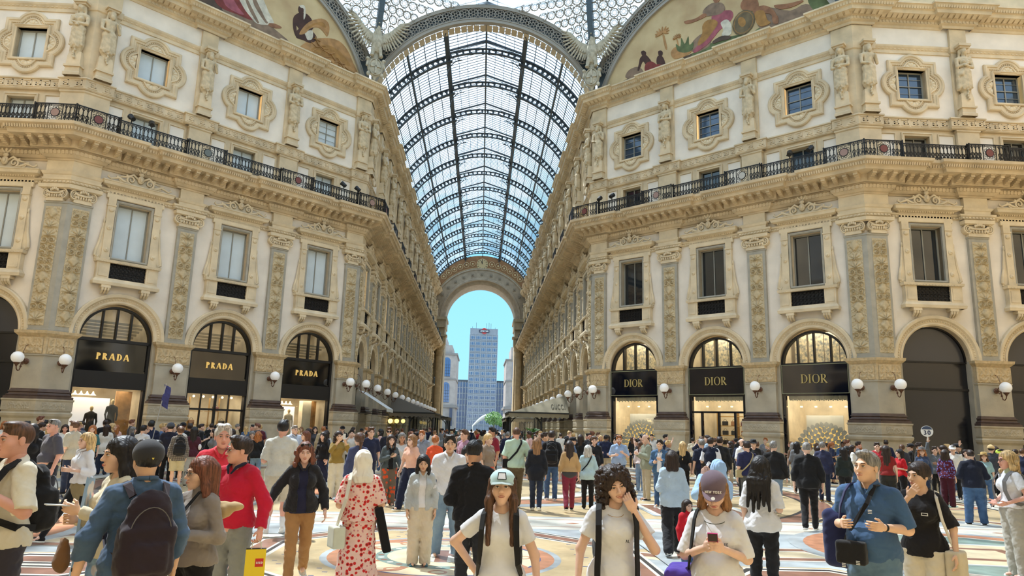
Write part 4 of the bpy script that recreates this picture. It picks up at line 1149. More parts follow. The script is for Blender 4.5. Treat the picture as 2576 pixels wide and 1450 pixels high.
def dior(fac,t,idx):
 s,ya,zt=shop_base('dior',idx);fan_interior(s,'dior')
 p=MB();p.box(-1.56,1.56,0.06,0.30,3.90,zt);p.build('sign_panel',NAVYG,s)
 e_=MB();ring_sweep(e_,rect(1.56,3.90,zt),[(0,0.055),(0,0.045),(0.03,0.045),(0.03,0.055)]);e_.build('sign_border',mat('pale sign border',(150,150,120),0.4),s)
 lettering('letters','DIOR',0.42,GOLDD,s,0.01,0.055,4.40,0.0,wt=0.15,thin=0.045,gap=0.06)
 fr=MB()
 for x in (-1.5,1.5):fr.box(x-0.07,x+0.07,0.12,0.3,0,3.9)
 fr.box(-1.5,1.5,0.12,0.3,3.8,3.9)
 if idx==1:
  for x in (-0.9,0.05,0.95):fr.box(x-0.05,x+0.05,0.16,0.3,0,3.0)
  fr.box(-1.5,1.5,0.16,0.3,2.95,3.05)
 fr.build('door_frame',NAVYG,s)
 g=MB();g.add([(-1.45,0.26,0.05),(1.45,0.26,0.05),(1.45,0.26,3.9),(-1.45,0.26,3.9)],[(0,1,2,3)]);g.build('display_glass',SHOPG,s)
 v=MB()
 for k in range(13):x=-1.3+0.21*k;v.prism([(x-0.09,3.84),(x+0.09,3.84),(x+0.09,3.66),(x+0.04,3.60),(x-0.04,3.60),(x-0.09,3.66)][::-1],0.40,0.44);v.box(x+0.085,x+0.125,0.38,0.42,3.56,3.84)
 v.build('valance',mat('cream valance',(232,226,208),0.7),s)
 if idx != 1:petals(s)
 else:
  c=MB()
  for z in (0.8,1.3,1.8,2.3,2.8):c.box(-0.8,1.4,1.7,2.0,z,z+0.04)
  for x in (-0.8,0.3,1.4):c.box(x-0.03,x+0.03,1.7,2.0,0,3.0)
  c.build('shelving',mat('brass shelving',(190,150,86),0.35,metal=0.6),s)
 r=MB()
 for k in range(4):r.lathe([(0.06,0.0),(0.06,0.06)],(-1.1+0.7*k,1.2,3.3),10)
 r.build('ceiling_lamps',LAMPE,s)
 return s
def handbag(loc,rz,m,label,sc=1.0,group='handbags on the shop shelves'):
 key='bag'+m.name
 if key not in protos:
  o=empty('handbag');F=Field();F.box((0,0,0.12),(0.13,0.04,0.09),0.025);mesh_obj('body',F.mesh(0.012),m,o)
  h=MB();h.tube([(0.09*math.cos(a),0,0.23+0.10*math.sin(a)) for a in [PI*i/10 for i in range(11)]],0.01,5);h.build('handle',BLACKM,o);protos[key]=o
 else:o=copy_tree(protos[key])
 o.location=loc;o.rotation_euler=(0,0,rz);o.scale=(sc,)*3;tag(o,label,'handbag',group);return o
for i,t in enumerate(BAYS['left_diagonal'][1]):
 s=prada(FL,t,i);x,y,_=FL.pt(t);s.location=(x,y,0);s.rotation_euler=(0,0,FL.a)
 tag(s,['black arched shopfront with gold lettering, white backdrop and two dressed mannequins','black arched shopfront with gold lettering and the glazed entrance doors in the middle','black arched shopfront with gold lettering nearest the arcade, pale backdrop and one mannequin'][i],'shopfront','gold lettered black shopfronts')
for i,t in enumerate(BAYS['right_diagonal'][1]):
 k=[0,1,2][i];s=dior(FR,t,k);x,y,_=FR.pt(t);s.location=(x,y,0);s.rotation_euler=(0,0,FR.a)
 tag(s,['navy shopfront with flower screen in the window, nearest the arcade','navy shopfront with the glazed doors and handbag shelves, the middle one','navy shopfront with the flower screen beside the right outer corner'][k],'shopfront','navy signed shopfronts')
def facpt(fac,t,w):x,y,_=fac.pt(t,w);return x,y
dk=mat('dark coat',(52,46,40),0.85);lt=mat('pale coat',(205,190,165),0.85)
x,y=facpt(FL,-S8-0.35,-0.95);mannequin((x,y,0.62),FL.a-0.3,dk,'headed mannequin in a dark brown coat before the white backdrop')
x,y=facpt(FL,-S8+0.45,-0.8);mannequin((x,y,0.95),FL.a,mat('black coat',(30,30,32),0.8),'taller mannequin in a black coat at the edge of the white backdrop')
x,y=facpt(FL,S8-0.5,-0.9);mannequin((x,y,0.85),FL.a,lt,'mannequin in a pale coat with dark collar in the third gold lettered window')
hbm=[mat('black leather',(24,22,24),0.4),mat('tan leather',(150,104,66),0.5),mat('burgundy leather',(96,34,38),0.45)]
n=0
for z in (0.84,1.34,1.84,2.34):
 for x in (-0.4,0.1,0.65,1.15):
  xx,yy=facpt(FR,x,-1.82);handbag((xx,yy,z),FR.a,hbm[n % 3 if n % 4 else 0],'small handbag on the %s shelf, %s from left, in the middle navy shopfront' % (['lowest','second','third','top'][int((z-0.84)/0.5+0.5)],ORD[[-0.4,0.1,0.65,1.15].index(x)]));n += 1
for i,(x,z) in enumerate(((-1.1,0.93),(-0.6,1.63),(0.5,0.93),(1.0,1.63),(-0.9,2.33),(0.6,2.33))):
 xx,yy=facpt(FL,x,-1.45);handbag((xx,yy,z),FL.a,hbm[i % 3],'%s handbag on the %s brass shelf %s of the doors, gold lettered shop' % (['black','tan','burgundy'][i % 3],{0.93:'low',1.63:'middle',2.33:'high'}[z],'left' if x<0 else 'right'),group='handbags on the brass shelves')
# shop room lights
def alight(fac,t,w,z,e_,sx=2.4,sy=1.2,col=(1.0,0.88,0.70)):
 l=bpy.data.lights.new('shop_light','AREA');l.shape='RECTANGLE';l.size=sx;l.size_y=sy;l.energy=e_;l.color=col
 o=bpy.data.objects.new('shop_light',l);COL.objects.link(o);x,y,_=fac.pt(t,w);o.location=(x,y,z);o.rotation_euler=(0,0,fac.a);return o
for t in BAYS['left_diagonal'][1]:alight(FL,t,-1.2,3.12,90);alight(FL,t,-1.6,5.2,60);alight(FL,t,-1.8,7.1,25)
for t in BAYS['right_diagonal'][1]:
 alight(FR,t,-1.4,5.2,200);alight(FR,t,-1.1,7.2,90,sy=0.8);alight(FR,t,-0.42,3.5,60,sy=0.15).rotation_euler=(math.radians(38),0,FR.a)  # the slanted strip is added to brighten the flower screens, like display spotlights
# plain dark infill of the other arches
def dark_arch():
 s=empty('shopfront');p=MB();semi(p,1.585,0.35,SPR-0.02);p.box(-1.59,1.59,0.33,0.37,0,SPR);p.build('dark_panel',mat('dark glass panel',(34,34,38),0.18,spec=0.6),s)
 f=MB();arch_frame(f,1.59,0.07,0.25,0.35,SPR-0.02);f.box(-1.59,1.59,0.26,0.33,4.1,4.2);f.box(-1.59,1.59,0.27,0.33,5.35,5.42)
 f.build('arch_frame',BLACKM,s);g=MB();semi(g,1.5,0.32,SPR-0.02);g.build('fanlight',mat('grey fan glass',(66,66,70),0.2),s);return s  # fan glass is a lighter grey than the panel below
for i,t in enumerate(BAYS['right_side'][1]):place('dark',dark_arch,FSR,t,0,0,'black boarded archway %s' % ['beside the right outer corner, its top a lighter grey','cut by the right edge of the view'][i],'archway','black boarded archways')
for i,t in enumerate(BAYS['left_side'][1]):place('dark',dark_arch,FSL,t,0,0,'dark shopfront arch %s' % ['left of the folded corner pilaster on the left','second out beyond the left outer corner'][i],'shopfront','dark shopfront arches at far left')
for nm,fc in (('left',FAL),('right',FAR)):
 for t,w_ in zip(BAYS[nm+'_arm'][1],order_words(nm+'_arm',BAYS[nm+'_arm'][1])):place('dark',dark_arch,fc,t,0,0,'dark arched shop entrance on the %s arcade wall, %s' % (nm,w_),'shopfront','arched shops along the arcade')
# ------------------------------------------------------------------ globe lamps
def make_lamp():
 t=empty('globe_wall_lamp')
 b=MB();b.ball((0,-0.06,0.1),(0.13,0.06,0.13),10,6);b.ball((0,-0.12,0.1),(0.07,0.06,0.07),8,5);b.build('wall_rose',BRASS,t)
 a=MB();a.tube([(0,-0.12,0.1),(0,-0.22,0.24),(0,-0.32,0.20),(0,-0.35,0.02),(0,-0.36,-0.16),(0,-0.42,-0.30),(0,-0.52,-0.33),(0,-0.62,-0.25),(0,-0.65,-0.1)],0.022,7)
 a.tube([(0,-0.2,0.1),(0,-0.28,0.05),(0,-0.27,-0.05),(0,-0.2,-0.02)],0.02,6);a.ball((0,-0.36,-0.14),0.045,8,6)
 a.tube([(0,-0.3,0.2),(0,-0.33,0.5),(0,-0.2,0.75),(0,-0.08,0.8)],[0.012,0.012,0.012,0.02],5);a.build('arm',BRASS,t)
 c=MB();c.lathe([(0.03,-0.12),(0.05,-0.06),(0.11,0.0),(0.14,0.04),(0.10,0.06)],(0,-0.65,-0.04),14);c.build('cup',BRASS,t)
 g=MB();g.ball((0,-0.65,0.22),0.245,24,16);g.build('globe',GLOBE,t,smooth=True)
 return t
for fn_,(fc,bs) in BAYS.items():
 side,wh=zoneword(fn_,0,0)
 for t,ow in zip(PILS[fn_],order_words(fn_,PILS[fn_])):
  place('lamp',make_lamp,fc,t,0.24,4.02,'white globe lamp on bronze bracket %s, %s' % (wh,ow),'lamp','globe wall lamps')
for cn,(fc,(x,y)) in CORNERS.items():
 for k,(dx,dy,rz,wn_) in enumerate(((-0.56,0,0,'left'),(C45*0.56,S45*0.56,PI/4,'right'))):
  a=fc.a;px=x+dx*math.cos(a)-dy*math.sin(a);py=y+dx*math.sin(a)+dy*math.cos(a);b=a+rz
  px += math.sin(b)*0.24;py -= math.cos(b)*0.24
  o=copy_tree(protos['lamp'],loc=(px,py,4.02),rz=b);tag(o,'globe lamp on the %s face of the folded pilaster, %s' % (wn_,CN[cn]),'lamp','globe wall lamps')
# ------------------------------------------------------------------ balcony railing
ZR0,ZR1=14.57,15.36
def baluster(mb,x,y,rz=0.0):
 c,s_=math.cos(rz),math.sin(rz)
 def P(a,z):return (x+a*c,y+a*s_,z)
 mb.bar(P(0,ZR0+0.05),P(0,ZR1-0.03),0.034)
 mb.ball((x,y,ZR0+0.50),0.028,5,4)
 for sx in (-1,1):
  mb.tube([P(0,ZR1-0.22),P(sx*0.05,ZR1-0.12),P(sx*0.085,ZR1-0.05)],0.015,4)
  mb.tube([P(0,ZR0+0.42),P(sx*0.06,ZR0+0.36),P(sx*0.065,ZR0+0.26),P(sx*0.02,ZR0+0.25),P(sx*0.05,ZR0+0.18),P(sx*0.07,ZR0+0.08)],0.021,4)
def rail_run(mb,pts,post_ends=True):
 for a,b in zip(pts[:-1],pts[1:]):
  for z,h in ((ZR1,0.05),(ZR1-0.07,0.02),(ZR0+0.03,0.03)):mb.bar((a[0],a[1],z),(b[0],b[1],z),0.05 if h>0.04 else 0.025,h)
 if post_ends:
  for p in (pts[0],pts[-1]):mb.bar((p[0],p[1],ZR0-0.02),(p[0],p[1],ZR1+0.06),0.06);mb.ball((p[0],p[1],ZR1+0.09),0.045,6,5)
def make_rail_bay(w=3.16):
 t=empty('balcony_railing');m=MB();y=-1.22;rail_run(m,[(-w/2,y),(w/2,y)]);m.build('rails',IRON,t)
 b=MB();n=int(w/0.175)
 for k in range(n):baluster(b,-w/2+(k+0.5)*w/n,y)
 b.build('balusters',IRON,t);return t
def medallion(t,x,y,rz,m):
 b=MB();c,s_=math.cos(rz),math.sin(rz);zc=(ZR0+ZR1)/2
 for k in range(10):
  a=2*PI*k/10;r0,r1=0.2,0.28;px,pz=0.24*math.cos(a),0.24*math.sin(a)
  q=[(x+(px+0.055*math.cos(j*PI/4))*c,y+(px+0.055*math.cos(j*PI/4))*s_,zc+pz+0.055*math.sin(j*PI/4)) for j in range(8)];b.tube(q,0.013,4,closed=True)
 q=[(x+0.19*math.cos(a)*c,y+0.19*math.cos(a)*s_,zc+0.19*math.sin(a)) for a in [2*PI*j/18 for j in range(18)]];b.tube(q,0.02,5,closed=True)
 for sx in (-1,1):
  b.bar((x+sx*0.31*c,y+sx*0.31*s_,ZR0),(x+sx*0.31*c,y+sx*0.31*s_,ZR1),0.03)
  for sz in (-1,1):q=[(x+sx*(0.25+0.05*math.cos(a))*c,y+sx*(0.25+0.05*math.cos(a))*s_,zc+sz*0.32+0.05*math.sin(a)) for a in [2*PI*j/8 for j in range(8)]];b.tube(q,0.012,4,closed=True)
 b.build('medallion_frame',IRON,t)
 d=MB();n=18;nx,ny=s_,-c
 d.add([(x+0.175*math.cos(2*PI*k/n)*c+nx*0.02,y+0.175*math.cos(2*PI*k/n)*s_+ny*0.02,zc+0.175*math.sin(2*PI*k/n)) for k in range(n)]+[(x+0.175*math.cos(2*PI*k/n)*c-nx*0.02,y+0.175*math.cos(2*PI*k/n)*s_-ny*0.02,zc+0.175*math.sin(2*PI*k/n)) for k in range(n)],[tuple(range(n)),tuple(range(2*n-1,n-1,-1))]+[(k,n+k,n+(k+1) % n,(k+1) % n) for k in range(n)])
 return d.build('medallion',m,t)
CREST=[mat('crest grey',(105,112,108),0.5),mat('crest red',(120,62,56),0.5),mat('crest pink',(160,128,116),0.5),mat('crest white',(190,186,176),0.5),mat('crest brown',(112,72,50),0.5)]
def make_rail_pil(w=1.9):
 t=empty('balcony_railing');m=MB();y=-1.46;rail_run(m,[(-w/2,-1.22),(-w/2,y),(w/2,y),(w/2,-1.22)],False);m.bar((-w/2,y,ZR0),(-w/2,y,ZR1+0.06),0.05);m.bar((w/2,y,ZR0),(w/2,y,ZR1+0.06),0.05);m.build('rails',IRON,t)
 b=MB()
 for x in (-0.82,-0.65,-0.48,0.48,0.65,0.82):baluster(b,x,y)
 b.build('balusters',IRON,t);medallion(t,0,y,0,CREST[0]);return t
def make_rail_corner():
 t=empty('balcony_railing');L=1.2;p1=offset_path([(-L,0),(0,0),(C45*L,S45*L)],1.46);p0=offset_path([(-L,0),(0,0),(C45*L,S45*L)],1.22)
 P=[tuple(p0[0]),tuple(p1[0]),tuple(p1[1]),tuple(p1[2]),tuple(p0[2])];m=MB();rail_run(m,P,False)
 for q in P[1:4]:m.bar((q[0],q[1],ZR0),(q[0],q[1],ZR1+0.06),0.06)
 m.build('rails',IRON,t);b=MB()
 for A,B,rz in ((p1[0],p1[1],0),(p1[1],p1[2],PI/4)):
  d=B-A;n=int(d.length/0.17)
  for k in range(n):
   s_=(k+0.5)/n
   if abs(s_-0.5)*d.length>0.36:q=A+d*s_;baluster(b,q.x,q.y,rz)
  q=A+d*0.5;medallion(t,q.x,q.y,rz,CREST[1 if rz else 2])
 b.build('balusters',IRON,t);return t
CDESC=['grey','dark red','pinkish','whitish','brown']
ci=0
for fn_,(fc,bs) in BAYS.items():
 side,wh=zoneword(fn_,0,0)
 for t,ow in zip(bs,order_words(fn_,bs)):
  w_=3.16 if 'arm' not in fn_ else 3.2
  place('railb',make_rail_bay,fc,t,0,0,'plain iron balcony railing %s, %s' % (wh,ow),'railing','iron balcony railings')
 for t,ow in zip(PILS[fn_],order_words(fn_,PILS[fn_])):
  k=ci % 5;ci += 1
  o=place('railp',make_rail_pil,fc,t,0,0,'iron railing, %s crest, %s, %s' % (CDESC[k],wh,ow),'railing','crested railing sections')
  for ch in o.children:
   if ch.name.split('.')[0]=='medallion':setmat(ch,CREST[k])
for cn,(fc,(x,y)) in CORNERS.items():
 o=copy_tree(protos['railc']) if 'railc' in protos else make_rail_corner();protos.setdefault('railc',o);o.location=(x,y,0);o.rotation_euler=(0,0,fc.a)
 tag(o,'bent iron railing with two round crests at the %s' % CN[cn],'railing','corner railing sections')
# floodlights on the railing
def make_flood():
 t=empty('floodlight');b=MB();R=Matrix.Rotation(-0.9,3,'X')
 sub=MB();sub.lathe([(0.11,-0.16),(0.12,0.0),(0.14,0.16),(0.11,0.17)],(0,0,0),12);b.add([tuple(R @ Vector(v)+Vector((0,0,0.26))) for v in sub.v],sub.f);b.build('lamp_head',mat('black lamp housing',(18,18,18),0.5),t)
 c=MB();c.bar((0,0,0),(0,0,0.2),0.04);c.box(-0.15,0.15,-0.02,0.02,0.16,0.2);c.build('bracket',BLACKM,t);return t
for i,(fc,t,rz,lb) in enumerate(((FL,-6.1,0.3,'first black floodlight on the left rail beside the outer corner'),(FL,-5.2,-0.2,'second black floodlight on the left rail, above the first shopfront'),(FL,5.6,0.8,'black floodlight tilted over the left rail near the arcade'),(FL,6.6,0.8,'black floodlight at the arcade end of the left rail'),
  (FR,-6.6,0.1,'black floodlight at the arcade end of the right rail'),(FR,-5.7,-0.2,'second black floodlight of the right rail from the arcade'),(FR,4.9,0.2,'black floodlight on the right rail above the third navy shopfront'),(FR,5.9,-0.4,'black floodlight on the right rail next to the outer corner'))):
 place('flood',make_flood,fc,t,1.2,ZR1+0.02,lb,'floodlight','balcony floodlights',None,rz)
# ------------------------------------------------------------------ statues on the upper pilasters
def statue_mesh(v):
 F=Field();rg=random.Random(v)
 F.cap((0,-0.14,0.0),(0,-0.13,0.95),0.15,0.20,flat=(0,1,0),ff=0.7)                 # tapering herm and skirt
 F.cap((0,-0.16,0.62),(0,-0.2,1.25),0.27,0.22,flat=(0,1,0),ff=0.75,k=0.06)       # drapery
 F.cap((-0.12,-0.2,1.25),(0.12,-0.2,1.25),0.14,k=0.08)
 F.cap((0,-0.2,1.3),(0,-0.2,1.75),0.16,0.20,flat=(0,1,0),ff=0.75,k=0.06)         # torso
 F.cap((-0.2,-0.2,1.83),(0.2,-0.2,1.83),0.09,k=0.08)
 if v % 2==0:
  for sx in (-1,1):F.ell((sx*0.09,-0.32,1.66),(0.085,0.08,0.085),k=0.04)
 ax,bx=(0.05,-0.12) if v in (0,2) else (-0.08,0.16)
 F.cap((-0.3,-0.2,1.8),(-0.32,-0.26,1.45),0.08,0.065,k=0.03);F.cap((-0.32,-0.26,1.45),(ax,-0.42,1.35 if v<2 else 1.55),0.06,0.045,k=0.02)
 F.cap((0.3,-0.2,1.8),(0.33,-0.26,1.45),0.08,0.065,k=0.03);F.cap((0.33,-0.26,1.45),(bx,-0.44,1.45 if v != 1 else 1.75),0.06,0.045,k=0.02)
 F.cap((0,-0.2,1.9),(0,-0.22,2.02),0.075,0.07,k=0.03)
 F.ell((0,-0.25,2.16),(0.115,0.13,0.16),k=0.03);F.ell((0,-0.38,2.13),(0.02,0.03,0.04),k=0.02)
 if v in (1,3):F.ell((0,-0.36,2.02),(0.09,0.07,0.12),k=0.04)
 F.ell((0,-0.2,2.24),(0.15,0.15,0.13),k=0.03)
 for sx in (-1,1):F.cap((sx*0.12,-0.18,2.2),(sx*0.16,-0.16,1.9),0.06,0.04,k=0.03)
 if v==2:F.cap((0.28,-0.22,1.9),(-0.2,-0.3,1.1),0.07,0.09,k=0.03);F.cap((-0.28,-0.2,1.8),(-0.3,-0.18,0.5),0.07,0.1,flat=(1,0,0),ff=0.7)
 for k in range(9):x=-0.2+0.05*k;F.cap((x,-0.36+abs(x)*0.35,1.22),(x*1.25+0.02*math.sin(k*2),-0.36+abs(x)*0.5,0.5+0.06*math.cos(k*1.7)),0.028,0.034,k=0.02)
 for k in range(5):F.ell((0.03*math.sin(k*2),-0.31,0.42-0.1*k),(0.05,0.04,0.055),k=0.01)   # garland
 F.fold(0.010,22,v,(1,1,0.25))
 return F.mesh(0.03)
def make_statue(v):
 t=empty('herm_statue');mesh_obj('figure',statue_mesh(v),mat('statue stone',(210,190,156),0.85,var=0.1,vscale=6,bump=0.3,bscale=30),t)
 b=MB();stack(b,ppath(0.28,0.26),[(0.04,-0.72),(0.04,-0.6),(0.0,-0.56),(-0.02,0.1),(-0.05,0.3)]);b.box(-0.33,0.33,-0.31,0,-0.36,-0.28);b.build('pedestal',STONE,t)
 b=MB();b.box(-0.26,0.26,-0.42,0,2.36,2.46);b.box(-0.2,0.2,-0.36,0,2.28,2.38);b.build('cushion_capital',STONE,t)
 return t
SD=['woman, hands crossed','bearded man','veiled figure with sash','man, arm across']
for fn_,(fc,bs) in BAYS.items():
 side,wh=zoneword(fn_,0,0)
 for i,(t,ow) in enumerate(zip(PILS[fn_],order_words(fn_,PILS[fn_]))):
  v=(i*3+len(fn_)) % 4
  so2=place('st%d' % v,lambda:make_statue(v),fc,t,0.14,18.12,'stone herm, %s, %s, %s' % (SD[v],wh,ow),'statue','herm statues');so2.scale=(1.18,)*3
for cn,(fc,(x,y)) in CORNERS.items():
 for k,(dx,dy,rz,wn_) in enumerate(((-0.52,0,0,'left'),(C45*0.52,S45*0.52,PI/4,'right'))):
  a=fc.a;b=a+rz;px=x+dx*math.cos(a)-dy*math.sin(a)+math.sin(b)*0.14;py=y+dx*math.sin(a)+dy*math.cos(a)-math.cos(b)*0.14;v=k
  o=copy_tree(protos['st%d' % v]) if 'st%d' % v in protos else make_statue(v);protos.setdefault('st%d' % v,o)
  o.location=(px,py,18.12);o.rotation_euler=(0,0,b);o.scale=(1.18,)*3;tag(o,'stone herm, %s, %s of the pair, %s' % (SD[v],wn_,CN[cn]),'statue','paired herm statues')
# eagles
def make_eagle():
 t=empty('stone_eagle');F=Field()
 F.ell((0,-0.35,2.2),(0.36,0.3,0.75),k=0.1);F.cap((0,-0.4,2.75),(0.02,-0.5,3.25),0.24,0.15,k=0.08);F.ell((0.0,-0.52,3.38),(0.16,0.19,0.16),k=0.04);F.cap((0.0,-0.66,3.38),(0,-0.84,3.28),0.07,0.02,k=0.02)
 for sx in (-1,1):F.cap((sx*0.2,-0.4,1.7),(sx*0.28,-0.45,1.25),0.15,0.1,k=0.05);F.ell((sx*0.28,-0.5,1.18),(0.14,0.18,0.08),k=0.03)
 F.cap((0,-0.25,1.6),(0,-0.2,1.0),0.22,0.3,flat=(0,1,0),ff=0.4,k=0.05);F.fold(0.03,26,3,(1,1,1));mesh_obj('body',F.mesh(0.04),mat('eagle stone',(190,180,158),0.85,var=0.12,vscale=5,bump=0.4,bscale=20),t)
 for sx in (-1,1):
  W=Field();W.cap((sx*0.25,-0.3,2.6),(sx*0.9,-0.3,3.05),0.17,0.13,flat=(0,1,0),ff=0.6);W.cap((sx*0.9,-0.3,3.05),(sx*1.45,-0.3,3.75),0.13,0.08,flat=(0,1,0),ff=0.6)
  for k in range(13):
   s_=k/12;bx=0.3+1.15*s_;bz=2.6+(1.2*s_**1.2);L=0.85+0.45*math.sin(PI*s_*0.9)
   an=-1.35+1.75*s_**1.1;ex=bx+L*math.cos(an)*0.55+0.1;ez=bz+L*math.sin(an)*0.9
   W.cap((sx*bx,-0.28+0.03*(k % 2),bz),(sx*ex,-0.24+0.03*(k % 2),ez),0.10,0.055,flat=(0,1,0),ff=0.55,k=0.012)
   W.cap((sx*bx,-0.34,bz),(sx*(bx+(ex-bx)*0.45),-0.33,bz+(ez-bz)*0.45),0.08,0.06,flat=(0,1,0),ff=0.6,k=0.012)
  mesh_obj('wing',W.mesh(0.035),MATS['eagle stone'],t)
 S=Field();S.ell((0,-0.35,0.45),(0.50,0.16,0.66),k=0.02);S.cap((0,-0.3,0.1),(0,-0.3,-0.35),0.25,0.08,flat=(0,1,0),ff=0.6,k=0.05)
 for sx in (-1,1):S.cap((sx*0.45,-0.35,0.9),(sx*0.55,-0.4,0.5),0.10,0.08,k=0.03);S.ell((sx*0.5,-0.4,0.95),(0.14,0.12,0.12));S.ell((sx*0.42,-0.42,-0.05),(0.12,0.1,0.16))
 mesh_obj('shield',S.mesh(0.035),MATS['eagle stone'],t)
 c=MB();c.box(-0.06,0.06,-0.56,-0.44,0.0,0.95);c.box(-0.34,0.34,-0.56,-0.44,0.42,0.54);q=[(0.40*math.cos(a),-0.49,0.46+0.55*math.sin(a)) for a in [2*PI*k/24 for k in range(24)]];c.tube(q,0.035,6,closed=True);c.build('shield_cross',MATS['eagle stone'],t)
 return t
for cn,sx in (('left_inner',-1),('right_inner',1)):
 fc,(x,y)=CORNERS[cn];b=-sx*0.36
 o=copy_tree(protos['eagle']) if 'eagle' in protos else make_eagle();protos.setdefault('eagle',o);o.location=(x+math.sin(b)*0.75,y-math.cos(b)*0.75,23.45);o.rotation_euler=(0,0,b)
 tag(o,'stone eagle with raised wings on a cross shield, %s' % CN[cn],'statue','corner eagles')
# ------------------------------------------------------------------ great arches of the octagon
ZC=20.4
def lattice_arch(nm,fac,mid,hw,lab):
 t=empty(nm,kind='structure');x,y,_=fac.pt(mid,0);t.location=(x,y,0);t.rotation_euler=(0,0,fac.a);tag(t,lab)
 a0=math.asin((23.0-ZC)/7.75);a1=math.acos(min(1,(hw+0.02)/8.85))
 rim=MB()
 for r0,r1,y0,y1 in ((7.62,7.82,-0.12,0.25),(8.70,8.88,-0.12,0.2),(7.82,7.88,-0.16,-0.05),(8.62,8.70,-0.16,-0.05)):
  G=[]
  lo_=a0 if r0<8 else a1
  for i in range(65):
   a=lo_+(PI-2*lo_)*i/64;G.append([(r*math.cos(a),yy,ZC+r*math.sin(a)) for r,yy in ((r0,y1),(r0,y0),(r1,y0),(r1,y1),(r0,y1))])
  rim.grid(np.array(G))
 rim.build('rim',LATT,t)
 ba=MB();G=[]
 lo_=a1
 for i in range(65):
  a=a0+(PI-2*a0)*i/64;r1=8.75 if abs(8.75*math.cos(a))<hw else hw/abs(math.cos(a));G.append([(r*math.cos(a),0.24,ZC+r*math.sin(a)) for r in (7.8,max(7.81,r1))])
 ba.grid(np.array(G));ba.build('iron_web',mat('web iron',(84,96,104),0.6),t)
 rs=MB();n=26
 for k in range(n):
  a=a1+0.05+(PI-2*a1-0.10)*(k+0.5)/n;cx,cz=8.25*math.cos(a),ZC+8.25*math.sin(a);yy=-0.1
  def ringp(r,m=14):return [(cx+r*math.cos(2*PI*j/m),yy,cz+r*math.sin(2*PI*j/m)) for j in range(m)]
  rs.tube(ringp(0.33),0.025,4,closed=True);rs.tube(ringp(0.10,8),0.025,4,closed=True)
  for j in range(6):
   b=a+2*PI*j/6;px,pz=cx+0.21*math.cos(b),cz+0.21*math.sin(b);rs.tube([(px+0.10*math.cos(2*PI*q/8),yy,pz+0.10*math.sin(2*PI*q/8)) for q in range(8)],0.018,4,closed=True)
  am=a+(PI-2*a1-0.10)/n/2
  for rr in (7.98,8.25,8.52):rs.tube([(rr*math.cos(am)+0.08*math.cos(2*PI*q/8),yy,ZC+rr*math.sin(am)+0.08*math.sin(2*PI*q/8)) for q in range(8)],0.018,4,closed=True)
 rs.build('rosettes',LATT,t)
 return t
lattice_arch('trim_20',FL,0,7.82,'iron lattice arch over the left facade')
lattice_arch('trim_21',FR,0,7.82,'iron lattice arch over the right facade')
FMID=Fac('mid',0,A8,0.0)
t=lattice_arch('trim_22',FMID,0,7.24,'iron lattice arch at the mouth of the arcade')
sl_=MB();n=44;a0=math.asin((23.0-ZC)/7.75)
for k in range(n):
 a=a0+(PI-2*a0)*(k+0.5)/n;d=(PI-2*a0)/n*0.44;G=[[(r*math.cos(b),yy,ZC+r*math.sin(b)) for r,yy in ((7.6,0.25),(7.52,0.9))] for b in (a-d,a+d)];sl_.grid(np.array(G))
sl_.build('soffit_panels',mat('soffit panel',(198,180,150),0.6),t)
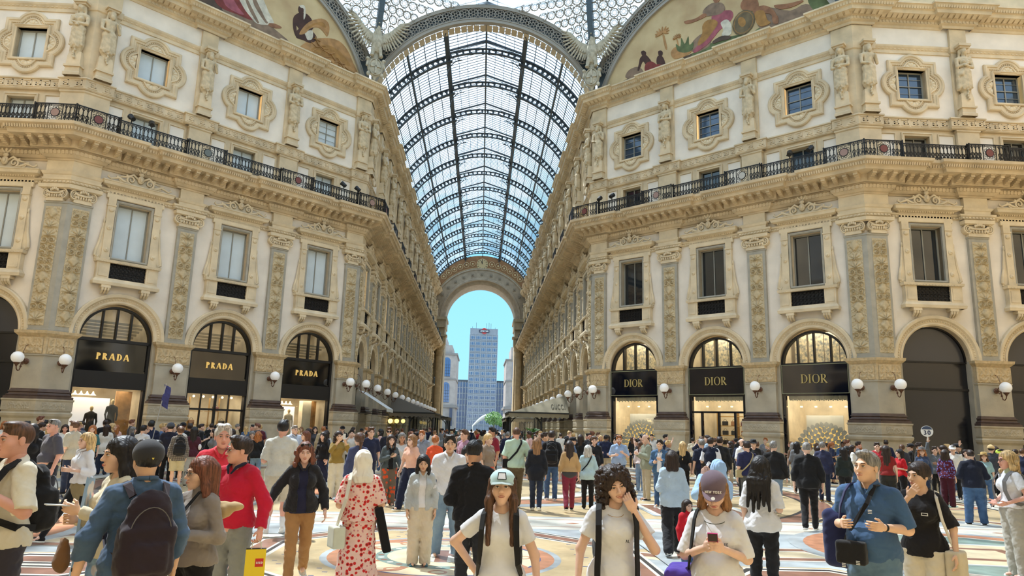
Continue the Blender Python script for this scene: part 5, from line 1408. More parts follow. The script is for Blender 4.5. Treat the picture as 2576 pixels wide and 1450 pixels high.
# painted lunettes: a generic pastoral scene in earth colours
LUN=mat('painted lunette',(200,178,136),0.85,var=0.12,vscale=0.45,var2=(178,148,108),bump=0.2,bscale=60)
PC={k:mat('paint '+k,v,0.85,var=0.15,vscale=2.5) for k,v in dict(straw=(176,132,84),dark=(84,68,56),skin=(150,104,74),deep=(74,50,42),white=(206,196,176),red=(126,58,52),rose=(160,88,96),ochre=(164,120,66),green=(96,106,68),rock=(136,112,92),shield=(112,96,70)).items()}
MUR={-1:[('dark',[(-4.06,23.81),(-2.76,24.13),(-1.57,23.83),(-0.35,23.78),(1,23.82),(1.98,23.47),(3.43,23.68),(4.99,23.62),(6.86,23.5),(5.59,22.88),(1.58,22.73),(-1.94,22.67),(-4.31,22.66)]),('rock',[(-2.08,23.94),(-0.94,24.32),(0.12,24.38),(0.98,24.04),(2.06,23.6),(1.16,23.19),(-0.29,23.18),(-1.51,23.32)]),('straw',[(2.65,23.48),(3.36,24.38),(4.34,24.97),(5.28,25.19),(5.96,24.84),(6.4,24.22),(6.79,23.57),(5.87,23.39),(4.78,23.53),(3.66,23.35)]),('ochre',[(3.42,23.82),(4.38,24.54),(5.44,24.51),(6.27,23.86),(5.07,23.85),(4.04,23.7)]),('red',[(-2.64,24.54),(-1.71,25.11),(-1.01,25.01),(-0.52,24.53),(0,24.23),(-0.37,23.91),(-1.23,23.86),(-1.98,23.81),(-2.46,24.01)]),('rose',[(-2.17,24.78),(-1.67,24.77),(-1.19,24.29),(-0.82,24.02),(-1.33,23.95),(-1.93,24.1)]),('white',[(-1.38,25.28),(-0.21,25.79),(0.3,25.3),(0.57,24.88),(0.94,24.4),(0.69,24.14),(-0.01,23.86),(-0.47,24.09),(-0.95,24.49)]),('rock',[(-0.53,25.44),(-0.43,25.5),(0.39,24.41),(0.59,24.23),(0.42,24.15),(-0.29,24.83)]),('rock',[(-0.94,25.14),(-0.85,25.19),(-0.03,24.12),(0.07,23.98),(-0.06,23.92),(-0.6,24.49)]),('skin',[(0.68,24.23),(1.04,24.35),(1.42,24.34),(1.38,24.23),(0.98,24.06),(0.65,24.07)]),('deep',[(2.44,24.63),(2.91,24.95),(3.41,24.98),(3.75,24.65),(3.38,24.19),(2.88,24.16),(2.4,24.13)]),('deep',[(2.22,25.49),(2.53,25.79),(2.97,25.9),(3.35,25.64),(3.44,25.19),(3.13,24.76),(2.74,24.62),(2.43,24.82),(2.2,25.1)]),('deep',[(2.22,25.49),(2.4,25.29),(2.35,24.78),(2.48,24.26),(2.34,24.22),(2.17,24.6),(2.1,25.14)]),('white',[(2.93,24.71),(3.4,25.03),(3.45,24.52),(3.17,24.29),(3.01,24.46)]),('deep',[(2.4,26.16),(2.58,26.27),(2.72,26.12),(2.68,25.83),(2.49,25.72),(2.37,25.9)]),('white',[(2.41,26.2),(2.68,26.35),(2.81,26.21),(2.86,25.7),(2.76,25.46),(2.7,26.11),(2.5,26.11)]),('straw',[(2.57,24.4),(2.81,24.99),(3.25,25.59),(3.93,26.07),(4.4,26.04),(4.54,25.61),(4.43,25.11),(4.15,25.28),(3.78,25.4),(3.29,25.13),(2.94,24.62)]),('ochre',[(2.92,24.85),(3.37,25.45),(4.05,25.88),(4.28,25.59),(3.66,25.54),(3.2,25.08)])],
 1:[('dark',[(-6.46,23.34),(-5.14,23.62),(-4,23.53),(-2.78,23.63),(-1.6,23.67),(-0.02,23.77),(1.28,23.88),(2.51,23.68),(4.46,23.45),(6.28,23.42),(7.16,23.56),(7.63,22.97),(6.25,22.84),(1.46,23.01),(-3.03,23.14)]),('green',[(-0.8,23.72),(0.43,23.93),(1.49,23.91),(2.61,23.64),(3.31,23.79),(4.17,23.46),(3.49,23.41),(1.48,23.43),(-0.69,23.46)]),('rock',[(2.96,24.89),(3.75,24.78),(4.86,24.11),(5.69,24.17),(6.46,23.45),(5.74,23.24),(4.44,23.14),(3.7,23.64),(3.31,23.58),(3.03,24.12)]),('rock',[(-0.78,24.5),(-0.21,24.73),(0.33,24.41),(0.2,23.79),(-0.69,23.68),(-1.01,24.13)]),('green',[(5.8,24.43),(6.33,24.36),(7,23.72),(7.48,23.23),(6.8,23.31),(6.11,23.59)]),('rock',[(-5.53,23.75),(-5.27,24.14),(-4.63,24.16),(-4.25,23.79),(-4.25,23.44),(-5.01,23.46)]),('deep',[(-4.43,24.68),(-4.11,24.8),(-3.8,24.46),(-3.62,24.04),(-4,24.05),(-4.24,24.38),(-4.5,23.88),(-4.63,23.92),(-4.52,24.36)]),('deep',[(-4.36,25.07),(-4.17,25.09),(-4.01,24.91),(-4.05,24.72),(-4.26,24.76)]),('red',[(-3.99,24.17),(-3.62,24.16),(-3.26,23.8),(-3.14,23.41),(-3.75,23.45),(-4.06,23.61),(-4.12,23.92)]),('deep',[(-3.19,24.35),(-2.95,24.32),(-2.77,24.03),(-2.66,23.59),(-2.78,23.51),(-3.2,23.78),(-3.28,24.09)]),('deep',[(-3.15,24.66),(-2.94,24.64),(-2.84,24.46),(-2.91,24.28),(-3.1,24.35)]),('red',[(-3.26,23.85),(-2.78,23.61),(-2.66,23.42),(-3.08,23.45),(-3.32,23.65)]),('straw',[(-2.84,25.62),(-2.72,25.58),(-2.54,24.7),(-2.66,24.67)]),('straw',[(-1.9,24.98),(-1.83,24.95),(-1.74,24.49),(-1.81,24.5)]),('straw',[(-2.29,24.26),(-1.93,24.53),(-1.35,24.26),(-0.91,23.87),(-1.37,23.7),(-2.06,23.78)]),('green',[(-1.82,24.2),(-1.93,24.7),(-1.64,24.42),(-1.57,24.97),(-1.35,24.48),(-1.11,24.9),(-1.07,24.32),(-0.78,24.38),(-0.9,23.92),(-1.36,23.92)]),('rose',[(0.48,25.69),(1.13,25.64),(1.6,25.45),(1.69,25.08),(1.42,24.76),(0.88,24.53),(0.43,24.15),(-0.01,23.87),(-0.69,23.68),(-0.79,23.88),(-0.22,24.29),(0.12,24.71),(0.35,25.18)]),('ochre',[(-0.2,25.17),(0.03,25.42),(0.47,25.36),(0.78,25.01),(0.45,24.59),(-0,24.2),(-0.45,24.04),(-0.5,24.28),(-0.21,24.73)]),('rock',[(-0.12,26.16),(0.39,26.4),(1.04,26.18),(1.23,25.71),(0.91,25.51),(0.37,25.62),(-0.07,25.8)]),('white',[(0.94,24.94),(1.32,25.01),(1.57,24.59),(1.55,24.05),(1.28,23.99),(0.97,24.16),(1.09,24.45)]),('skin',[(-1.32,25.96),(-0.63,25.85),(-0.07,25.96),(0.09,25.73),(-0.52,25.66),(-1.09,25.7),(-1.3,25.81)]),('skin',[(0.51,26.8),(0.78,26.79),(0.94,26.5),(0.82,26.3),(0.59,26.4)]),('dark',[(0.43,23.99),(0.97,24.11),(1.49,23.91),(1.43,23.75),(0.85,23.83),(0.48,23.82)]),('skin',[(2.18,25.65),(2.5,25.95),(3,25.73),(3.18,25.23),(3.06,24.85),(2.57,25.05),(2.22,25.3)]),('skin',[(2.87,25.03),(3.46,25),(3.94,24.59),(4.15,24.09),(4.01,24.04),(3.73,24.41),(3.25,24.56),(2.95,24.63)]),('skin',[(3.92,24.18),(4.2,24.07),(4.2,23.65),(3.99,23.68),(3.91,23.92)]),('skin',[(4.04,24.76),(4.79,24.55),(5.34,24.47),(5.53,24.45),(5.54,24.34),(4.96,24.27),(4.31,24.42)]),('ochre',[(2.96,24.78),(3.45,24.69),(3.62,24.09),(3.8,23.81),(3.31,23.79),(3.03,24.12)])]}
def lunette(fac,side):
 t=empty('painted_lunette');x,y,_=fac.pt(0,-0.04);t.location=(x,y,0);t.rotation_euler=(0,0,fac.a);tag(t,'large painted lunette with %s over the %s facade' % (('robed figure, harvester and straw','left') if side<0 else ('robed group, shield and palms','right')),'mural','painted lunettes')
 m=MB();a0=math.asin((22.98-ZC)/7.62);n=60
 m.add([(7.62*math.cos(a0+(PI-2*a0)*i/n),0,ZC+7.62*math.sin(a0+(PI-2*a0)*i/n)) for i in range(n+1)],[tuple(range(n+1))])
 keys=list(PC);lay_=[0]
 def paint(key,poly):
  lay_[0] += 1;n0=len(m.f);m.prism(poly,-0.006-0.0012*lay_[0],0.0)
  for i in range(n0,len(m.f)):m.mi[i]=1+keys.index(key)
 def oval(key,x,z,rx,rz,rot=0.0):paint(key,[(x+rx*math.cos(a)*math.cos(rot)-rz*math.sin(a)*math.sin(rot),z+rx*math.cos(a)*math.sin(rot)+rz*math.sin(a)*math.cos(rot)) for a in [2*PI*i/16 for i in range(16)]])
 for key,P in MUR[side]:
  A_=sum(P[i][0]*P[(i+1) % len(P)][1]-P[(i+1) % len(P)][0]*P[i][1] for i in range(len(P)))
  if A_<0:P=P[::-1]
  q=[];k=len(P)
  for i in range(k):
   p0,p1,p2,p3=P[i-1],P[i],P[(i+1) % k],P[(i+2) % k]
   for u in (0,.33,.67):q.append(tuple(.5*(2*p1[j]+(p2[j]-p0[j])*u+(2*p0[j]-5*p1[j]+4*p2[j]-p3[j])*u*u+(3*p1[j]-p0[j]-3*p2[j]+p3[j])*u**3) for j in (0,1)))
  paint(key,q)
 if side<0:
  rs_=random.Random(5)
  for i in range(46):x=rs_.uniform(3.6,6.3);oval('straw' if i % 3 else 'ochre',x,23.25+rs_.random()*(6.9-x)*.42,.26,.022,rs_.uniform(-1.0,.9))
 else:
  oval('shield',2.29,24.43,.66,.74);oval('ochre',2.29,24.43,.58,.66);oval('shield',2.29,24.43,.54,.62);oval('ochre',2.2,24.5,.2,.34,.4)
  for cx_,cz_,r_ in ((-2.86,25.78,.5),(-1.86,25.1,.28)):
   for a in (-.5,.0,.5,1.0,1.57,2.1,2.6,3.14,3.6):oval('straw',cx_+r_*.5*math.cos(a),cz_+r_*.32*math.sin(a),r_*.5,r_*.09,a*.9)
 m.build('picture',[LUN]+[PC[k] for k in keys],t)
 return t
lunette(FL,-1);lunette(FR,1)
# spandrels with lattice circles, and the ring beam
RR=17.9
def spandrel(cn,sx):
 fc,(cx0,cy0)=CORNERS[cn];t=empty('spandrel_lattice',kind='structure');tag(t,'iron lattice of circles between the great arches at the %s' % CN[cn])
 dirc=Vector((cx0,cy0)).normalized()
 def A(z):r=math.sqrt(max(0,8.85**2-(z-ZC)**2));return Vector((sx*min(r,HA),A8,z))
 fd=FL if sx<0 else FR
 def B(z):
  r=min(math.sqrt(max(0,8.85**2-(z-ZC)**2)),CORN);x,y,_=fd.pt(-sx*r if sx<0 else -r,0)
  x,y,_=fd.pt(r if sx<0 else -r,0);return Vector((x,y,z))
 def Cc(z):k=min(1,max(0,(z-24.6)/5.2));r=19.68+(RR-19.68)*(1-(1-k)**1.6)*1.0;p=dirc*r;return Vector((p.x,p.y,z))
 g=MB();lt_=MB();zs=[24.7+4.9*i/24 for i in range(25)]
 for E in (A,B):
  G=[[tuple(E(z)+(Cc(z)-E(z))*s_+Vector((0,0,0))) for s_ in (0,0.5,1)] for z in zs];g.grid(np.array(G))
  z=24.9
  while z<29.5:
   L=(Cc(z)-E(z)).length;n=max(1,round(L/0.56));r=min(0.27,L/n*0.48);d=(Cc(z)-E(z)).normalized();up=(Cc(z+0.1)-Cc(z)).normalized();up=(up-d*up.dot(d)).normalized();nr=d.cross(up)
   if nr.dot(Vector((dirc.x,dirc.y,0)))>0:nr=-nr
   for k in range(n):
    c=E(z)+(Cc(z)-E(z))*((k+0.5)/n)+nr*0.05
    lt_.tube([c+d*r*math.cos(2*PI*j/12)+up*r*math.sin(2*PI*j/12) for j in range(12)],0.042,4,closed=True)
    lt_.tube([c+d*r*0.62*(1+0.35*math.cos(PI*j))*math.cos(2*PI*j/16)+up*r*0.62*(1+0.35*math.cos(PI*j))*math.sin(2*PI*j/16) for j in range(16)],0.026,3,closed=True)
    cc=c+(d+up)*0.27;lt_.tube([cc+d*0.10*math.cos(2*PI*j/8)+up*0.10*math.sin(2*PI*j/8) for j in range(8)],0.03,3,closed=True)
   z += 0.52
 g.build('panes',ROOFG,t);lt_.build('lattice',LATT,t)
 rb=MB()
 for i in range(24):
  z0,z1=zs[i],zs[i+1];p=Cc(z0);q=Cc(z1);n_=Vector((dirc.x,dirc.y,0));rb.bar(p-n_*0.15,q-n_*0.15,0.34,0.5,up=n_)
 rb.build('corner_rib',IRONB,t)
spandrel('left_inner',-1);spandrel('right_inner',1)
t=empty('ceiling_ring',kind='structure');tag(t,'iron ring beam with running scrolls below the dome')
m=MB();m.lathe([(RR+0.1,29.72),(RR-0.25,29.72),(RR-0.25,29.82),(RR,29.84),(RR,30.7),(RR-0.35,30.72),(RR-0.35,30.85),(RR+0.1,30.85)],(0,0,0),96,caps=False);m.build('ring_beam',IRONB,t)
sp=MB()
for k in range(-40,41):
 a=PI/2+k*0.034;ca,sa=math.cos(a),math.sin(a)
 for i in range(1):sp.tube([((RR-0.06)*ca-sa*0.2*(1-0.8*j/14)*math.cos(j*0.62),(RR-0.06)*sa+ca*0.2*(1-0.8*j/14)*math.cos(j*0.62),30.27+0.3*(1-0.8*j/14)*math.sin(j*0.62)) for j in range(15)],0.03,4)
 if k % 5==0:sp.box((RR-0.08)*ca-0.09,(RR-0.08)*ca+0.09,(RR-0.2)*sa-0.02,(RR-0.2)*sa+0.02,29.5,30.8)
sp.build('scrolls',LATT,t)
fr_=MB()
for k in range(120):
 a=2*PI*k/120;fr_.ball(((RR-0.2)*math.cos(a),(RR-0.2)*math.sin(a),29.66),0.07,6,4)
fr_.build('fringe_beads',LATT,t)
# dome
t=empty('ceiling_dome',kind='structure');tag(t,'iron and glass dome over the octagon')
def dome_r(z):k=(z-30.85)/16.0;return RR*math.sqrt(max(0,1-(k*0.98)**2))
m=MB();n=48;G=[]
for i in range(13):
 z=30.85+16*math.sin(PI/2*i/12);r=RR*math.cos(PI/2*i/12*0.93);G.append([(r*math.cos(2*PI*k/n),r*math.sin(2*PI*k/n),z) for k in range(n+1)])
m.grid(np.array(G));m.build('glass',ROOFG,t)
rb=MB()
for k in range(16):
 a=2*PI*(k+0.5)/16;pts=[]
 for i in range(13):z=30.8+16*math.sin(PI/2*i/12);r=(RR-0.15)*math.cos(PI/2*i/12*0.93);pts.append(Vector((r*math.cos(a),r*math.sin(a),z)))
 for p,q in zip(pts[:-1],pts[1:]):rb.bar(p,q,0.22,0.45,up=(math.cos(a),math.sin(a),0.3))
for i in range(1,12):
 z=30.8+16*math.sin(PI/2*i/12);r=(RR-0.1)*math.cos(PI/2*i/12*0.93);rb.tube([(r*math.cos(2*PI*k/48),r*math.sin(2*PI*k/48),z) for k in range(48)],0.06,4,closed=True)
for k in range(64):
 a=2*PI*k/64;pts=[((RR-0.05)*math.cos(PI/2*i/8*0.93)*math.cos(a),(RR-0.05)*math.cos(PI/2*i/8*0.93)*math.sin(a),30.8+16*math.sin(PI/2*i/8)) for i in range(9)];rb.tube(pts,0.03,3)
rb.build('ribs',IRONG,t)
# ------------------------------------------------------------------ glazed barrel vault of the arcade
VR=8.5;VZ=20.5;XG=2.75
t=empty('ceiling_vault',kind='structure');tag(t,'iron and glass barrel vault of the arcade')
aG=math.acos(XG/VR);aS=math.acos(7.3/VR)
def arcp(a,r=VR):return (r*math.cos(a),VZ+r*math.sin(a))
def vault_glass(nm,y0,y1,par):
 g=MB()
 for s0,s1 in ((aS-0.02,aG),(PI-aG,PI-aS+0.02)):
  G=[[(arcp(s0+(s1-s0)*i/10,VR+0.08)[0],y,arcp(s0+(s1-s0)*i/10,VR+0.08)[1]) for y in (y0,y1)] for i in range(11)];g.grid(np.array(G))
 G=[[(x,y,z) for y in (y0,y1)] for x,z in ((-XG,28.6),(-XG-0.1,29.0),(0,30.0),(XG+0.1,29.0),(XG,28.6))];g.grid(np.array(G));g.build(nm,ROOFG,par)
vault_glass('glass',A8,YE,t)
gb=MB();y=A8+0.2
while y<YE:
 for s0,s1 in ((aS,aG),(PI-aG,PI-aS)):
  pts=[(arcp(s0+(s1-s0)*i/8,VR+0.05)[0],y,arcp(s0+(s1-s0)*i/8,VR+0.05)[1]) for i in range(9)]
  for p,q in zip(pts[:-1],pts[1:]):gb.bar(p,q,0.045,0.03)
 gb.bar((-XG-0.1,y,28.98),(0,y,29.97),0.045,0.03);gb.bar((0,y,29.97),(XG+0.1,y,28.98),0.045,0.03);y += 0.40
for a in [aS+(aG-aS)*k/7 for k in range(8)]:
 for b in (a,PI-a):x,z=arcp(b,VR+0.03);gb.bar((x,A8,z),(x,YE,z),0.05,0.07)
for x,z in ((-1.4,29.46),(1.4,29.46),(-2.05,29.2),(2.05,29.2),(0.7,29.72),(-0.7,29.72)):gb.bar((x,A8,z),(x,YE,z),0.03,0.05)
gb.build('glazing_bars',IRONG,t)
pu=MB()
for sx in (-1,1):
 pu.box(sx*XG-0.16,sx*XG+0.16,A8,YE,28.25,28.35);pu.box(sx*XG-0.12,sx*XG+0.12,A8,YE,28.75,28.85)
 y=A8
 while y<YE:pu.box(sx*XG-0.12,sx*XG+0.12,y,y+0.12,28.3,28.8);y += 0.42
 x,z=arcp(math.acos(5.45/VR),VR-0.12);pu.box(sx*x-0.07,sx*x+0.07,A8,YE,z-0.14,z+0.1);pu.box(sx*7.22-0.1,sx*7.22+0.1,A8,YE,24.85,25.05)
pu.box(-0.06,0.06,A8,YE,29.8,30.0);pu.box(-0.05,0.05,A8+0.5,YE,28.95,29.02)
pu.build('purlins',IRONG,t)
def rib():
 r=MB()
 for s0,s1 in ((aS-0.03,aG+0.02),(PI-aG-0.02,PI-aS+0.03)):
  n=16
  for rr,w in ((VR-0.02,0.12),(VR-0.48,0.14)):
   G=[[(k*math.cos(s0+(s1-s0)*i/n),yy,VZ+k*math.sin(s0+(s1-s0)*i/n)) for k,yy in ((rr,-w),(rr-0.07,-w),(rr-0.07,w),(rr,w),(rr,-w))] for i in range(n+1)];r.grid(np.array(G))
  m_=15
  for k in range(m_):
   a=s0+(s1-s0)*(k+0.5)/m_;d=(s1-s0)/m_*0.22
   c0=[arcp(a-d,VR-0.03),arcp(a+d,VR-0.03),arcp(a+d*1.5,VR-0.2),arcp(a+d*0.8,VR-0.3),arcp(a+d,VR-0.5),arcp(a-d,VR-0.5),arcp(a-d*0.8,VR-0.3),arcp(a-d*1.5,VR-0.2)];r.prism(c0,-0.03,0.03)
 # shallow arch between the girders, gable above
 n=14;rr=7.0;zc=28.25+0.42-rr
 a0_=math.acos(XG/rr);zc=28.35-rr*math.sin(a0_)
 for q in (0.0,0.34):
  G=[[(k*math.cos(a0_+(PI-2*a0_)*i/n),yy,zc+k*math.sin(a0_+(PI-2*a0_)*i/n)) for k,yy in ((rr+q,-0.1),(rr+q-0.07,-0.1),(rr+q-0.07,0.1),(rr+q,0.1),(rr+q,-0.1))] for i in range(n+1)];r.grid(np.array(G))
 for k in range(12):
  a=a0_+(PI-2*a0_)*(k+0.5)/12;c,s_=math.cos(a),math.sin(a);r.bar((rr*c,0,zc+rr*s_),((rr+0.3)*c,0,zc+(rr+0.3)*s_),0.16,0.06,up=(0,1,0))
 for sx in (-1,1):
  r.bar((sx*(XG+0.1),0,28.9),(0,0,29.85),0.12,0.1)
  r.tube([(sx*(XG-1.05*(1-math.cos(a))),0,28.15-1.25+1.35*math.sin(a)) for a in [PI/2*i/8 for i in range(9)]],0.035,5)
  for k,(dx,dz,q) in enumerate(((0.16,0.05,0.13),(0.42,0.22,0.14),(0.12,-0.3,0.10),(0.75,0.33,0.09))):
   r.tube([(sx*(XG-dx)+q*math.cos(2*PI*j/8),0,28.0+dz+q*math.sin(2*PI*j/8)) for j in range(8)],0.02,4,closed=True)
 return r
ro=None
for k in range(13):
 y=A8+5.4+5.1*k
 if ro is None:ro=rib().build('rib',IRONG,t,loc=(0,y,0))
 else:c=ro.copy();COL.objects.link(c);c.parent=t;c.location=(0,y,0)
ro2=ro.copy();COL.objects.link(ro2);ro2.parent=t;ro2.location=(0,A8+0.6,0)
# ------------------------------------------------------------------ triumphal arch at the far end
RE,ZE=5.55,18.85
t=empty('wall_far',kind='structure');tag(t,'far end wall with the great open arch and clock')
m=MB();n=40;G=[]
for i in range(n+1):
 a=PI*i/n;c,s_=math.cos(a),math.sin(a)
 # outer limit: side walls and the vault line
 k=1e9
 if abs(c)>1e-6:k=7.3/abs(c)
 for q in range(200):
  r=RE+0.03*q;x=r*c;z=ZE+r*s_
  if math.hypot(x,z-VZ)>VR+0.1 and z>VZ:k=min(k,r);break
 G.append([(r*c,YE,ZE+r*s_) for r in (8.0 if k>8.0 else k,k)])
m.grid(np.array(G));m.build('painted_band',mat('brown painted band',(150,108,70),0.8,var=0.1),t)
m=MB();rows=[]
for i in range(n+1):
 a=PI*i/n;c,s_=math.cos(a),math.sin(a);lim=7.28/abs(c) if abs(c)>1e-6 else 1e9
 rows.append([(min(r,lim)*c,y,ZE+min(r,lim)*s_) for r,y in ((8.1,YE),(8.1,YE-0.35),(7.9,YE-0.4),(7.75,YE-0.25),(6.5,YE-0.25),(6.4,YE-0.38),(6.15,YE-0.38),(6.1,YE),(5.7,YE+0.2),(5.55,YE+0.4),(5.55,YE+5))])
m.grid(np.array(rows));m.build('archivolt',mat('grey arch stone',(168,152,130),0.8,var=0.08,bump=0.2),t)
m=MB()
for k in range(15):
 a=PI*(k+0.5)/15;c,s_=math.cos(a),math.sin(a);x,z=7.1*c,ZE+7.1*s_
 if abs(x)<7:m.box(x-0.22,x+0.22,YE-0.33,YE-0.2,z-0.22,z+0.22);m.ball((x,YE-0.36,z),0.1,6,5)
m.build('coffers',mat('coffer stone',(142,130,112),0.8),t)
m=MB()
for sx in (-1,1):
 a,b=sorted((sx*5.55,sx*7.3));m.box(a,b,YE-0.2,YE+5,0,ZE)
 m.box(min(sx*5.4,sx*7.3),max(sx*5.4,sx*7.3),YE-0.6,YE+5.1,17.2,18.4);m.box(min(sx*5.25,sx*7.3),max(sx*5.25,sx*7.3),YE-0.8,YE+5.2,18.4,ZE)
m.build('piers',mat('tan pier stone',(170,154,126),0.8,var=0.08,bump=0.2),t)  # browner and darker stone than the octagon piers
m=MB()
for sx in (-1,1):
 x=sx*6.2;m.lathe([(0.62,0),(0.62,0.8),(0.55,1.0),(0.5,1.2),(0.5,12.6),(0.56,12.7)],(x,YE-0.7,0),16)
 m.lathe([(0.5,12.7),(0.66,13.4),(0.6,13.5),(0.82,14.3),(0.9,14.5)],(x,YE-0.7,0),16);m.box(x-0.9,x+0.9,YE-1.5,YE,14.5,15.6);m.box(x-1.1,x+1.1,YE-1.7,YE,15.6,15.9)
 for k in range(8):m.ball((x+0.62*math.cos(k*PI/4),YE-0.7+0.62*math.sin(k*PI/4),13.9),(0.16,0.16,0.3),6,5)
m.build('columns',mat('column stone',(184,164,130),0.75,var=0.08),t)
m=MB()
for k in range(20):
 a=0.42+(PI-0.84)*(k+0.5)/20;r=9.0;x,z=r*math.cos(a),ZE+r*math.sin(a)
 if abs(x)<6.6 and abs(x)>1.3 and math.hypot(x,z-VZ)<VR-0.45:m.tube([(x+0.42*math.cos(2*PI*j/16),YE-0.03,z+0.42*math.sin(2*PI*j/16)) for j in range(16)],0.05,4,closed=True);m.ball((x,YE-0.02,z),(0.16,0.04,0.16),8,5)
for r in (8.25,):m.tube([(r*math.cos(0.55+(PI-1.1)*j/40),YE-0.03,ZE+r*math.sin(0.55+(PI-1.1)*j/40)) for j in range(41)],0.05,4)
m.build('painted_rosettes',mat('cream painted line',(206,184,140),0.8),t)
ck=empty('wall_clock',(0,YE-0.06,27.7),0,'round clock painted above the far arch','clock')
m=MB();nn=32;m.prism([(0.92*math.cos(2*PI*k/nn),0.92*math.sin(2*PI*k/nn)) for k in range(nn)],0,0.05);m.build('dial',mat('clock dial',(196,174,128),0.7),ck)
m=MB()
for k in range(12):a=2*PI*k/12;m.bar((0.66*math.sin(a),-0.02,0.66*math.cos(a)),(0.84*math.sin(a),-0.02,0.84*math.cos(a)),0.07,0.03,up=(0,1,0))
m.build('hour_marks',BLACKM,ck)
m=MB();m.bar((0,-0.04,0),(-0.16,-0.04,0.5),0.08,0.02,up=(0,1,0));m.bar((0,-0.05,0),(-0.03,-0.05,0.74),0.06,0.02,up=(0,1,0));m.build('hands',BLACKM,ck)
# small balconies on the inner piers of the far arch
for sx,nm in ((-1,'left'),(1,'right')):
 b=empty('stone_balcony',(sx*7.2,78.6,7.6),0,'small projecting balcony with railing on the %s wall before the far arch' % nm,'balcony','small far balconies')
 m=MB();a,c=sorted((0,-sx*1.0));m.box(a,c,-0.9,0.9,0,0.2);m.prism([(0,-0.6),(0,0),(-sx*0.9,0)] if sx>0 else [(0,-0.6),(0.9,0),(0,0)],-0.7,0.7);m.build('slab',STONE,b)
 m=MB()
 for k in range(9):y=-0.85+0.21*k;m.bar((-sx*0.95,y,0.2),(-sx*0.95,y,1.1),0.05)
 m.box(min(-sx*0.9,-sx*1.0),max(-sx*0.9,-sx*1.0),-0.9,0.9,1.08,1.16);m.build('railing',IRON,b)
# ------------------------------------------------------------------ beyond: tower, side blocks, trees
TW=mat('tower facade',(142,148,158),0.6,var=0.04,vscale=0.3);TG=mat('tower window',(96,116,148),0.1,metal=0.3,spec=0.9);TWF=mat('tower window frame',(184,188,194),0.5)
b=empty('office_tower',(0.98,330,0),0,'tall grey office tower with sign on top, framed by the far arch','building')
HWT=6.95;HT=50.6;m=MB();m.box(-HWT,HWT,0,10,0,HT);m.box(-HWT+0.8,HWT-0.8,-0.15,0,HT-3.2,HT-0.3);m.build('body',TW,b)
m=MB()
for f in range(15):
 z=3.2+f*2.98;m.box(-HWT,HWT,-0.25,0,z-0.5,z-0.25)
for k in range(6):x=-HWT+k*HWT*2/5;m.box(x-0.15,x+0.15,-0.3,0,0,HT-3.2)
m.build('facade_grid',mat('tower grid',(160,166,174),0.6),b)
wf=MB();wf.box(-1.15,1.15,-0.2,0,0,1.75);wfo=wf.build('window_unit',TWF,b,loc=(-HWT+1.39,0,3.4));wg=MB();wg.box(-0.42,0.42,-0.26,-0.2,0.15,1.6);wg.box(-1.05,-0.6,-0.24,-0.2,0.15,1.6);wg.box(0.6,1.05,-0.24,-0.2,0.15,1.6);wgo=wg.build('pane',TG,wfo)
for f in range(15):
 for k in range(5):
  if f==0 and k==0:continue
  c=wfo.copy();COL.objects.link(c);c.parent=b;c.location=(-HWT+(k+0.5)*HWT*2/5,0,3.4+f*2.98-0.1);d=wgo.copy();COL.objects.link(d);d.parent=c
m=MB();m.box(-2.4,2.6,-0.6,-0.2,HT-2.0,HT-0.7);so_=m.build('sign_board',mat('sign navy',(50,56,78),0.5),b)
m=MB();q=24;m.prism([(0.1+1.5*math.cos(2*PI*k/q),HT-1.3+1.5*math.sin(2*PI*k/q)) for k in range(q)],-0.5,-0.25);m.build('sign_disc',mat('sign red',(196,60,56),0.5),so_)
lettering('sign_letters','MARTINI',0.72,mat('sign white',(244,244,244),0.5),so_,-0.75,-0.62,HT-1.7,0.1,wt=0.24,thin=0.2,gap=0.14,serif=False)
m=MB()
for x,h in ((-4,3.2),(1.2,3.0),(2.4,3.3),(3.4,2.9),(-5.9,1.2),(5.6,0.9)):m.bar((x,2,HT),(x,2,HT+h),0.16)
m.build('antennas',mat('antenna grey',(90,98,104),0.6),b)
for sx,x0,x1,lab in ((-1,-22,-6.0,'lower office wing left of the tower'),(1,7.95,24,'lower office wing right of the tower')):
 b=empty('office_block',((x0+x1)/2,341,0),0,lab,'building','office wings');w=(x1-x0)/2;m=MB();m.box(-w,w,0,10,0,24.6);m.build('body',TW,b)
 m=MB()
 for f in range(8):
  for k in range(11):x=-w+(k+0.5)*2*w/11;m.box(x-0.5,x+0.5,-0.1,0,1.2+f*2.95,3.4+f*2.95)
 m.build('windows',TG,b);m=MB()
 for k in range(12):x=-w+k*2*w/11;m.box(x-0.12,x+0.12,-0.3,0,0,24.6)
 m.build('mullions',TWF,b);m=MB();m.box(-w,w,-0.4,4,24.6,25.4);m.build('roof_edge',mat('roof dark',(80,88,96),0.6),b)
WST=mat('white travertine',(168,158,152),0.8,var=0.1,vscale=0.5);WG=mat('museum glass',(90,120,165),0.1,metal=0.3)
